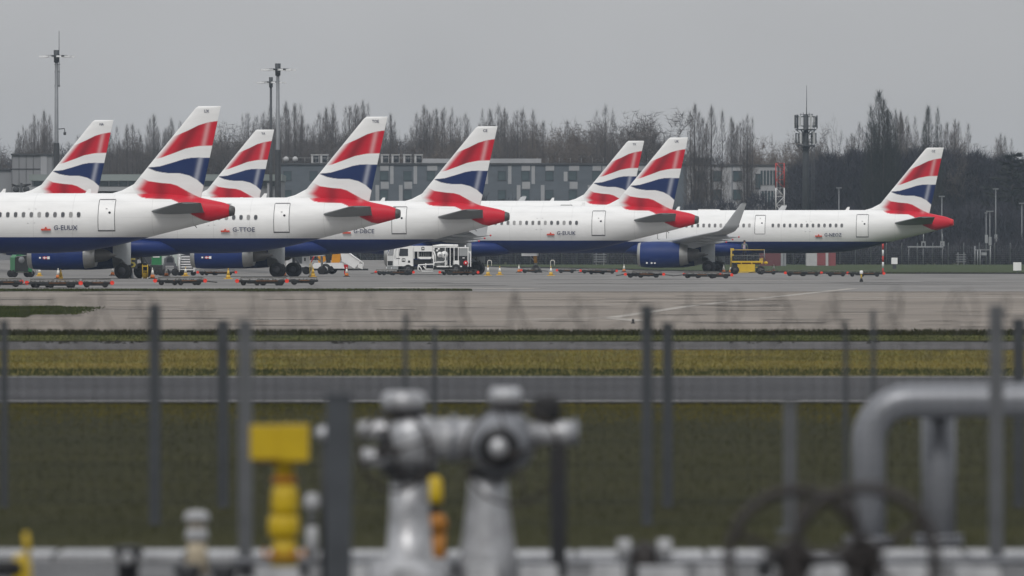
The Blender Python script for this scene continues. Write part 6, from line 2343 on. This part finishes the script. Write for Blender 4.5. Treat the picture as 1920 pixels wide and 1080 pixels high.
def security_fence(Y, posts, top_py, label, mat_post, w=.055, xr=(-9, 9), pitch=.076, coil_py=None, coil_r=.24, rail=None, thick=.0022):
    z0 = g0(Y)
    zt = AZ(top_py, Y)
    t = empty('security_fence', (0, Y, z0), 0, label, 'fence', 'wire fences in the foreground')
    for p in posts:
        px, py, k = p
        mb = MB()
        h_ = AZ(py, Y) - z0
        mb.bb((-w * k, -w * k, -.1), (w * k, w * k, h_))
        mb.build('post', mat_post, t, (AX(px, Y), 0, 0))
    mb = MB()
    x = xr[0]
    hh = zt - z0
    while x < xr[1]:
        mb.tube([(x, w + .01, .04), (x, w + .01, hh - .08)], thick, 3, smooth=False)
        x += pitch
    k = 0
    while .05 + k * pitch < hh - .06:
        z = .05 + k * pitch
        mb.tube([(xr[0], w + .012 + thick, z), (xr[1], w + .012 + thick, z)], thick, 3, smooth=False)
        k += 1
    tag(mb.build('wire_mesh', m_wire, t), kind='stuff')
    for z in (rail or ()):
        mb = MB()
        mb.tube([(xr[0], w + .02, AZ(z, Y) - z0), (xr[1], w + .02, AZ(z, Y) - z0)], .012, 5)
        mb.build('rail', m_fpost_light, t)
    if coil_py:
        zc = AZ(coil_py, Y) - z0
        mb = MB()
        n = int((xr[1] - xr[0]) / .56 * 18)
        pts = []
        for i in range(n):
            a = 2 * math.pi * i / 18
            turn = i // 18
            wob = 1 + .16 * math.sin(turn * 1.7) + .10 * math.sin(turn * .61)
            k_ = .55 + .35 * math.sin(turn * 2.3)
            yy, zz_ = coil_r * wob * math.cos(a), coil_r * wob * math.sin(a)
            pts.append((xr[0] + (xr[1] - xr[0]) * i / n + k_ * yy + .08 * math.sin(turn * 1.1), yy, zc + zz_))
        mb.tube(pts, .0065, 3, smooth=False)
        tag(mb.build('razor_coil', m_wire, t), kind='stuff')
    return t

security_fence(98.0, [(8, 600, .7), (418, 601, 1.05), (815, 612, .5), (1252, 605, 1.0), (1585, 602, .45), (1910, 597, 1.0)], 606, 'farthest of the blurred wire fences, with dark posts beside the taller ones', m_fpost, w=.062, rail=(996,), pitch=.15, thick=.0045)
security_fence(90.0, [(-420, 568, 1), (290, 570, 1.0), (760, 588, .45), (1213, 572, 1.0), (1637, 582, .45), (2136, 568, 1)], 600, 'middle blurred wire fence with two tall dark posts and razor coil on top', m_fpost, w=.058, coil_py=588, coil_r=.22, pitch=.10, thick=.003)
security_fence(76.0, [(460, 600, 1.0), (1868, 572, 1.0)], 620, 'nearest blurred wire fence with two pale galvanised posts', m_fpost_light, w=.062, coil_py=612, coil_r=.26, pitch=.1)

def single_post(px, Y, py, w, m, label, name='steel_post', d=None):
    X = AX(px, Y)
    t = empty(name, (X, Y, g0(Y)), 0, label, 'post')
    h_ = AZ(py, Y) - g0(Y)
    mb = MB(); mb.bb((-w / 2, -(d or w) / 2, -.1), (w / 2, (d or w) / 2, h_)); mb.build('shaft', m, t)
    mb = MB(); mb.bb((-w / 2 - .015, -(d or w) / 2 - .015, h_ + .001), (w / 2 + .015, (d or w) / 2 + .015, h_ + .02)); mb.build('cap', m, t)
    mb = MB(); mb.bb((-w, -w, .0), (w, w, .05)); mb.build('foot_plate', m, t)
    return t
single_post(635, 68.0, 742, .205, m_fpost, 'wide dark blurred post between the yellow valve and the grey valves')
single_post(1481, 87.0, 757, .135, m_fpost_light, 'thin blurred post standing left of the big bent pipe')
# thin red marker in the meadow
Y = 130.0
X = AX(81, Y)
t = empty('red_marker', (X, Y, gz(X, Y)), 0, 'thin red topped marker stake in the dark grass at the left', 'marker stake')
mb = MB(); mb.tube([(0, 0, -.05), (0, 0, AZ(925, Y) - gz(X, Y))], .02, 6); mb.build('stake', m_fpost, t)
mb = MB(); mb.lathe([(AZ(924.5, Y) - gz(X, Y), .035), (AZ(905, Y) - gz(X, Y), .035)], (0, 0, 0), 'z', 8); mb.build('top', m_red, t)

# ---- bent pipe on the right
Y = 80.0
t = empty('bent_pipe', (AX(1640, Y), Y, g0(Y)), 0, 'big grey pipe bent from the ground to run level to the right edge', 'pipe')
o_ = t.location
def lp(px, py, yy=0.0):
    return (AX(px, Y) - o_.x, yy, AZ(py, Y) - o_.z)
r = .162
mb = MB()
pts = [lp(1629, 1080), lp(1629, 840)]
for k in range(1, 9):
    a = math.pi * (1 - k / 16.0)
    pts.append(lp(1629 + 76 + 76 * math.cos(a) , 828 - 76 * math.sin(a)))
pts += [lp(1760, 752), lp(1900, 751), lp(2300, 750), lp(3400, 750)]
mb.tube(pts, r, 24)
mb.build('main_pipe', m_pipe, t)
mb = MB(); mb.tube([lp(1765, 1080, .50), lp(1765, 900, .50), lp(1765, 770, .50)], r * 1.0, 22); mb.tube([lp(1765, 768, .50), lp(1765, 760, .40), lp(1765, 752, .05)], r * .9, 18); mb.build('branch_pipe', m_pipe, t)
for px in (1629, 1765):
    for py in (1010, 1022):
        x, y, z = lp(px, py)
        mb = MB(); mb.lathe([(-.025, r * 1.45), (.025, r * 1.45)], (x, 0 if px == 1629 else .50, z), 'z', 22); mb.build('flange', m_pipe, t)
        for k in range(8):
            a = k * math.pi / 4
            mb = MB(); mb.lathe([(-.045, .018), (.045, .018)], (x + r * 1.25 * math.cos(a), (0 if px == 1629 else .50) + r * 1.25 * math.sin(a), z), 'z', 6); mb.build('bolt', m_pipe_dark, t)
mb = MB()
x, y, z = lp(1668, 752)
mb.lathe([(-.006, r * 1.012), (.006, r * 1.012)], (x + .25, 0, z), 'x', 22); mb.build('weld_seam', m_pipe, t)

# ---- the pair of valves in the middle
Y = 72.0
t = empty('pipe_valve_pair', (AX(860, Y), Y, g0(Y)), 0, 'pair of grey pipe valves joined by a thick cross pipe in the blurred foreground', 'valve')
o_ = t.location
K = F / Y
def lp(px, py, yy=0.0):
    return (AX(px, Y) - o_.x, yy, AZ(py, Y) - o_.z)
def vlathe(prof, px, m, name, yy=0.0, par=None, n=22):
    """prof: (row, half width in photo pixels)"""
    mb = MB()
    mb.lathe([(AZ(a, Y) - o_.z, b / K) for a, b in prof], (AX(px, Y) - o_.x, yy, 0), 'z', n)
    return mb.build(name, m, par or t)
vlathe([(1120, 84), (1056, 78), (1046, 44), (960, 38), (893, 36)], 768, m_pipe_light, 'riser')
vlathe([(892, 52), (876, 52)], 766, m_pipe_dark, 'flange')
vlathe([(875, 40), (860, 50), (820, 53), (795, 46), (782, 34)], 772, m_pipe_light, 'valve_body')
vlathe([(781, 42), (770, 44)], 758, m_pipe_dark, 'bonnet_flange')
vlathe([(769, 36), (760, 42), (742, 41), (734, 30)], 757, m_pipe_light, 'bonnet')
for py, m_ in ((806, m_pipe_light), (857, m_pipe_light)):
    mb = MB(); x, y, z = lp(700, py, -.06); mb.lathe([(-.13, .055), (-.11, .075), (.10, .085), (.16, .085)], (x, y, z), 'x', 14); mb.build('side_port', m_, t)
mb = MB(); x, y, z = lp(718, 832, 0); mb.lathe([(-.03, .19), (.03, .19)], (x, y, z), 'x', 20); mb.build('port_flange', m_pipe_dark, t)
mb = MB(); mb.tube([lp(800, 824), lp(905, 824)], 39 / K, 22); mb.build('cross_pipe', m_pipe_light, t)
mb = MB(); x, y, z = lp(850, 824); mb.lathe([(-.025, 46 / K), (.025, 46 / K)], (x, y, z), 'x', 22); mb.build('cross_flange', m_pipe, t)
vlathe([(1120, 60), (1040, 54), (1000, 47), (930, 38), (893, 36)], 915, m_pipe_light, 'riser', .05)
vlathe([(892, 48), (878, 48)], 925, m_pipe_dark, 'flange', .05)
vlathe([(877, 44), (850, 60), (815, 60), (788, 50), (772, 32)], 942, m_pipe, 'valve_body', .02)
vlathe([(771, 34), (760, 36)], 948, m_pipe_dark, 'bonnet_flange', .02)
vlathe([(759, 30), (740, 32), (727, 26)], 948, m_pipe_light, 'bonnet', .02)
x, y, z = lp(935, 838)
mb = MB(); mb.lathe([(-.42, 15 / K), (-.40, 17 / K), (-.36, 17 / K)], (x, 0, z), 'y', 18); mb.build('hub', m_pipe_light, t)
mb = MB(); mb.lathe([(-.36, 38 / K), (-.345, 40 / K), (-.30, 40 / K)], (x, 0, z), 'y', 24); mb.build('face_flange', m_pipe_dark, t)
mb = MB(); mb.lathe([(-.30, 48 / K), (-.24, 52 / K), (-.10, 50 / K)], (x, 0, z), 'y', 24); mb.build('gearbox', m_pipe, t)
mb = MB(); mb.tube([lp(985, 812), lp(1060, 812), lp(1085, 812)], [22 / K, 23 / K, 20 / K], 16); mb.build('actuator', m_pipe_light, t)
mb = MB(); x, y, z = lp(1078, 812); mb.lathe([(-.02, 27 / K), (.02, 27 / K)], (x, y, z), 'x', 18); mb.build('actuator_flange', m_pipe, t)
vlathe([(788, 24), (780, 28), (755, 27), (742, 18)], 1025, m_black, 'motor', 0)
mb = MB(); mb.bb(lp(1032, 1085, -.06), lp(1062, 836, .06)); mb.build('support_post', m_pipe_dark, t)
def handwheel(px, py, rad, yy, tr, m, par, tilt=0.0, spokes=4, stem=.3, a0=.3):
    mb = MB()
    x, y, z = lp(px, py, yy)
    ca, sa = math.cos(tilt), math.sin(tilt)
    def q(u, w, d=0.0): return (x + u * ca - d * sa, y + u * sa + d * ca, z + w)
    mb.tube([q(rad * math.cos(2 * math.pi * k / 32), rad * math.sin(2 * math.pi * k / 32)) for k in range(32)], tr, 8, closed=True)
    hw_ = mb.build('handwheel', m, par)
    for k in range(spokes):
        a = a0 + 2 * math.pi * k / spokes
        mb = MB(); mb.tube([q(.03 * math.cos(a), .03 * math.sin(a), .03), q(rad * .5 * math.cos(a), rad * .5 * math.sin(a), .02), q(rad * math.cos(a), rad * math.sin(a))], tr * .75, 6); mb.build('spoke', m, hw_)
    mb = MB(); mb.tube([q(0, 0, -.05), q(0, 0, stem)], .035, 10); mb.build('stem', m, hw_)
handwheel(742, 845, 74 / K, -.40, .016, m_handw, t, .5, 4)
handwheel(960, 850, 92 / K, -.55, .014, m_handw, t, -.25, 4)

# ---- yellow valve actuator
Y = 70.0
K = F / Y
t = empty('yellow_valve', (AX(530, Y), Y, g0(Y)), 0, 'bright yellow valve post with a box head in the blurred foreground', 'valve')
o_ = t.location
mb = MB(); mb.bb(lp(470, 860, -.16), lp(524.5, 797, .16)); mb.build('gear_box', m_vyel, t)
mb = MB(); mb.bb(lp(525, 863, -.20), lp(579, 796, .18)); mb.build('motor_box', m_vyel, t)
mb = MB(); mb.bb(lp(480, 866, -.10), lp(572, 860.5, .12)); mb.build('seal', m_vora, t)
vlathe([(893, 17), (866, 20)], 533, m_vyel, 'neck')
vlathe([(908, 18), (903, 24), (896, 24), (893.5, 18)], 533, m_vora, 'collar')
vlathe([(966, 25), (952, 27), (925, 26), (909, 21)], 534, m_vyel, 'valve_body', n=6)
vlathe([(1008, 27), (1000, 30), (978, 30), (967, 27)], 532, m_vyel, 'lower_body', n=8)
vlathe([(1080, 26), (1030, 24), (1009, 20)], 533, m_vyel, 'riser')
for a in range(6):
    mb = MB(); x, y, z = lp(533, 1040); mb.lathe([(-.03, .018), (.05, .018)], (x + .16 * math.cos(a * 1.047), y + .16 * math.sin(a * 1.047), z), 'z', 6); mb.build('bolt', m_vora, t)
vlathe([(1046, 40), (1040, 40)], 533, m_vora, 'flange')
# orange and yellow valve behind the left riser
Y = 75.0
K = F / Y
t = empty('orange_valve', (AX(815, Y), Y, g0(Y)), 0, 'narrow orange valve with yellow top half hidden behind the left grey riser', 'valve')
o_ = t.location
vlathe([(945, 15), (930, 16), (900, 14), (893, 8)], 815, m_vyel, 'top')
vlathe([(962, 10), (946, 9)], 816, m_pipe_dark, 'stem')
vlathe([(1000, 16), (985, 21), (970, 18), (963, 10)], 819, m_vora, 'body')
vlathe([(1070, 16), (1030, 13), (1001, 14)], 822, m_vora, 'riser')

# ---- small white standpipes
def standpipe(px, Yp, label, prof, foot=False, m=None, m2=None):
    global Y, K, t, o_
    Y = Yp; K = F / Y
    t = empty('standpipe', (AX(px, Y), Y, g0(Y)), 0, label, 'standpipe', 'small standpipes in the blurred foreground')
    o_ = t.location
    for nm, pr, mm in prof:
        vlathe(pr, px, mm, nm, n=16)
    if foot:
        mb = MB(); mb.tube([lp(px, 1030), lp(px + 6, 1043), lp(px + 34, 1046)], 12 / K, 10); mb.build('elbow', m_conc, t)
m_tan = mat('tan_paint', (0.42, 0.36, 0.26), 0.6, 0, 0.15, 3)
standpipe(369, 74.0, 'squat white capped standpipe left of the yellow valve', [('cap', [(978, 23), (972, 25), (962, 22), (957, 12)], m_conc), ('neck', [(990, 16), (979, 18)], m_tan), ('body', [(1015, 20), (1005, 22), (991, 19)], m_conc), ('base', [(1080, 24), (1032, 19), (1016, 17)], m_tan)])
standpipe(585, 73.0, 'slim white standpipe with an elbow foot right of the yellow valve', [('cap', [(955, 13), (945, 15), (930, 13), (925, 8)], m_conc), ('neck', [(985, 8), (956, 7)], m_fpost_light), ('body', [(1044, 14), (1010, 12), (986, 10)], m_conc)], True)
Y = 72.0; K = F / Y
t = empty('ball_top_post', (AX(606, Y), Y, g0(Y)), 0, 'pale ball on a thin post beside the wide dark post', 'post')
o_ = t.location
mb = MB(); x, y, z = lp(606, 813); mb.lathe([(-15 / K, .005), (-12 / K, 9 / K), (-6 / K, 14 / K), (0, 15.5 / K), (6 / K, 14 / K), (12 / K, 9 / K), (15 / K, .005)], (x, y, z), 'z', 16); mb.build('ball', m_pipe_light, t)
mb = MB(); mb.tube([lp(606, 1100), lp(606, 828)], .02, 8); mb.build('shaft', m_pipe_dark, t)

# yellow nozzle at bottom left
Y = 66.0; K = F / Y
t = empty('yellow_coupling', (AX(40, Y), Y, g0(Y)), 0, 'yellow pipe coupling with a raised lever in the bottom left corner', 'coupling')
o_ = t.location
vlathe([(1160, 20), (1080, 19), (1050, 17), (1040, 10)], 40, m_vyel, 'body')
mb = MB(); mb.tube([lp(52, 1042), lp(48, 998)], [.03, .022], 8); mb.build('lever', m_vyel, t)
mb = MB(); x, y, z = lp(18, 1066, -.03); mb.lathe([(-.12, .05), (-.1, .07), (.1, .07)], (x, y, z), 'x', 14); mb.build('black_inlet', m_black, t)
# dark valve tops low at left
for px, Yp, l in ((240, 70.0, 'low dark valve top with a white boss near the bottom left'), (352, 68.0, 'low black valve cap at the bottom, below the squat standpipe'), (420, 68.5, 'low black valve cap at the bottom, right of the squat standpipe')):
    Y = Yp; K = F / Y
    t = empty('valve_cap', (AX(px, Y), Y, g0(Y)), 0, l, 'valve', 'low valve caps at the bottom left')
    o_ = t.location
    tp = 1024 if px == 240 else 1058
    vlathe([(1180, 22), (tp + 22, 20), (tp + 12, 28), (tp + 4, 28), (tp, 16)], px, m_pipe_dark, 'cap')
    mb = MB(); x, y, z = lp(px, tp + 22, -.14); mb.lathe([(-.04, .05), (.02, .055)], (x, y, z), 'y', 14); mb.build('boss', m_conc if px == 240 else m_pipe_dark, t)
    if px == 240:
        mb = MB(); mb.tube([lp(212, 1034), lp(268, 1034)], .03, 8); mb.build('bar', m_pipe_dark, t)

# ---- concrete trough behind the pipes, lid by lid
Y = 79.0
t = empty('cable_trough', (0, Y, g0(Y) + .03), 0, 'low pale concrete trough running across the bottom of the picture', 'trough')
x = -9.0
k = 0
while x < 9.0:
    w = 1.18
    mb = MB(); mb.box((x + w / 2, rnd.uniform(-.01, .01), .035 + rnd.uniform(-.006, .006)), (w - .03, 1.5, .05 + rnd.uniform(0, .01)), 0, rnd.uniform(-.004, .004)); mb.build('lid', m_conc, t)
    x += 1.2
mb = MB(); mb.bb((-9, -.70, -.06), (9, -.62, .004)); mb.bb((-9, .62, -.06), (9, .70, .004)); mb.build('trough_wall', m_conc, t)
# low grey service pipe on dark saddles in front of it
Y = 74.6; K = F / Y
t = empty('service_pipe', (0, Y, g0(Y) + .03), 0, 'thin dark grey pipe on saddles along the bottom edge below the valves', 'pipe')
o_ = t.location
mb = MB(); mb.tube([lp(436, 1053), lp(1420, 1052), lp(2300, 1050)], .030, 12); mb.build('pipe', m_pipe, t)
for px in list(range(470, 1900, 97)):
    mb = MB(); x, y, z = lp(px + rnd.uniform(-14, 14), 1058); mb.bb((x - .06, -.08, 0), (x + .06, .08, z)); mb.build('saddle', m_pipe_dark, t)
for kb_, (px, w) in enumerate(((520, 70), (660, 55), (760, 40), (905, 48), (1010, 60), (1140, 50), (1240, 75), (1345, 60), (1560, 80), (1700, 66), (1830, 70))):
    Yb = 70.0 + rnd.uniform(-.4, .4)
    X = AX(px, Yb)
    b = MB(); b.box((0, 0, .13), (w / 228.0 * 1.2, .5, .26), taper=.95)
    o = b.build('concrete_block', m_conc, None, (X, Yb, g0(Yb) + .03), rnd.uniform(-.05, .05))
    tag(o, 'low pale concrete block, %s from the left along the bottom edge' % ORD[kb_], 'concrete block', 'concrete blocks along the bottom edge')
# brown and white lump at the foot of the tall dark post
Y = 73.0; K = F / Y
t = empty('pipe_stub', (AX(1208, Y), Y, g0(Y)), 0, 'low brown pipe stub with pale flanges at the foot of the tall dark posts', 'pipe stub')
o_ = t.location
vlathe([(1100, 30), (1046, 26), (1028, 20), (1016, 12)], 1208, m_tan if False else m_handw, 'stub')
for s in (-1, 1):
    mb = MB(); x, y, z = lp(1208 + s * 38, 1030); mb.lathe([(-.06, .09), (.06, .09)], (x, y, z), 'x', 16); mb.build('flange', m_conc, t)
mb = MB(); mb.tube([lp(1160, 1032), lp(1256, 1032)], .045, 10); mb.build('cross_pipe', m_fpost_light, t)

# ---- two near gate valves with large handwheels
Y = 54.0; K = F / Y
for px, py, tilt, l, a0 in ((1490, 1050, .30, 'left one of two large dark handwheels at the bottom right', .2), (1617, 1045, -.08, 'right one of two large dark handwheels, overlapping the bent pipe', .55)):
    if px > 1600: Y = 52.6; K = F / Y
    t = empty('gate_valve', (AX(px, Y), Y, g0(Y)), 0, l, 'valve', 'gate valves with large handwheels')
    o_ = t.location
    handwheel(px, py, 133 / K, -.25, .036, m_handw, t, tilt, 5, .55, a0)
    x, y, z = lp(px, py)
    mb = MB(); mb.lathe([(0.12, .10), (.16, .13), (.5, .13), (.54, .10)], (x, -.1, z), 'y', 18); mb.build('bonnet', m_handw, t)
    mb = MB(); mb.lathe([(-.1, .16), (z - .45, .16), (z - .4, .22), (z - .2, .22), (z - .12, .12)], (x, .30, 0), 'z', 20); mb.build('body', m_pipe, t)
    mb = MB(); mb.tube([(x, .2, z - .2), (x, .2, z)], .10, 12); mb.build('neck', m_handw, t)
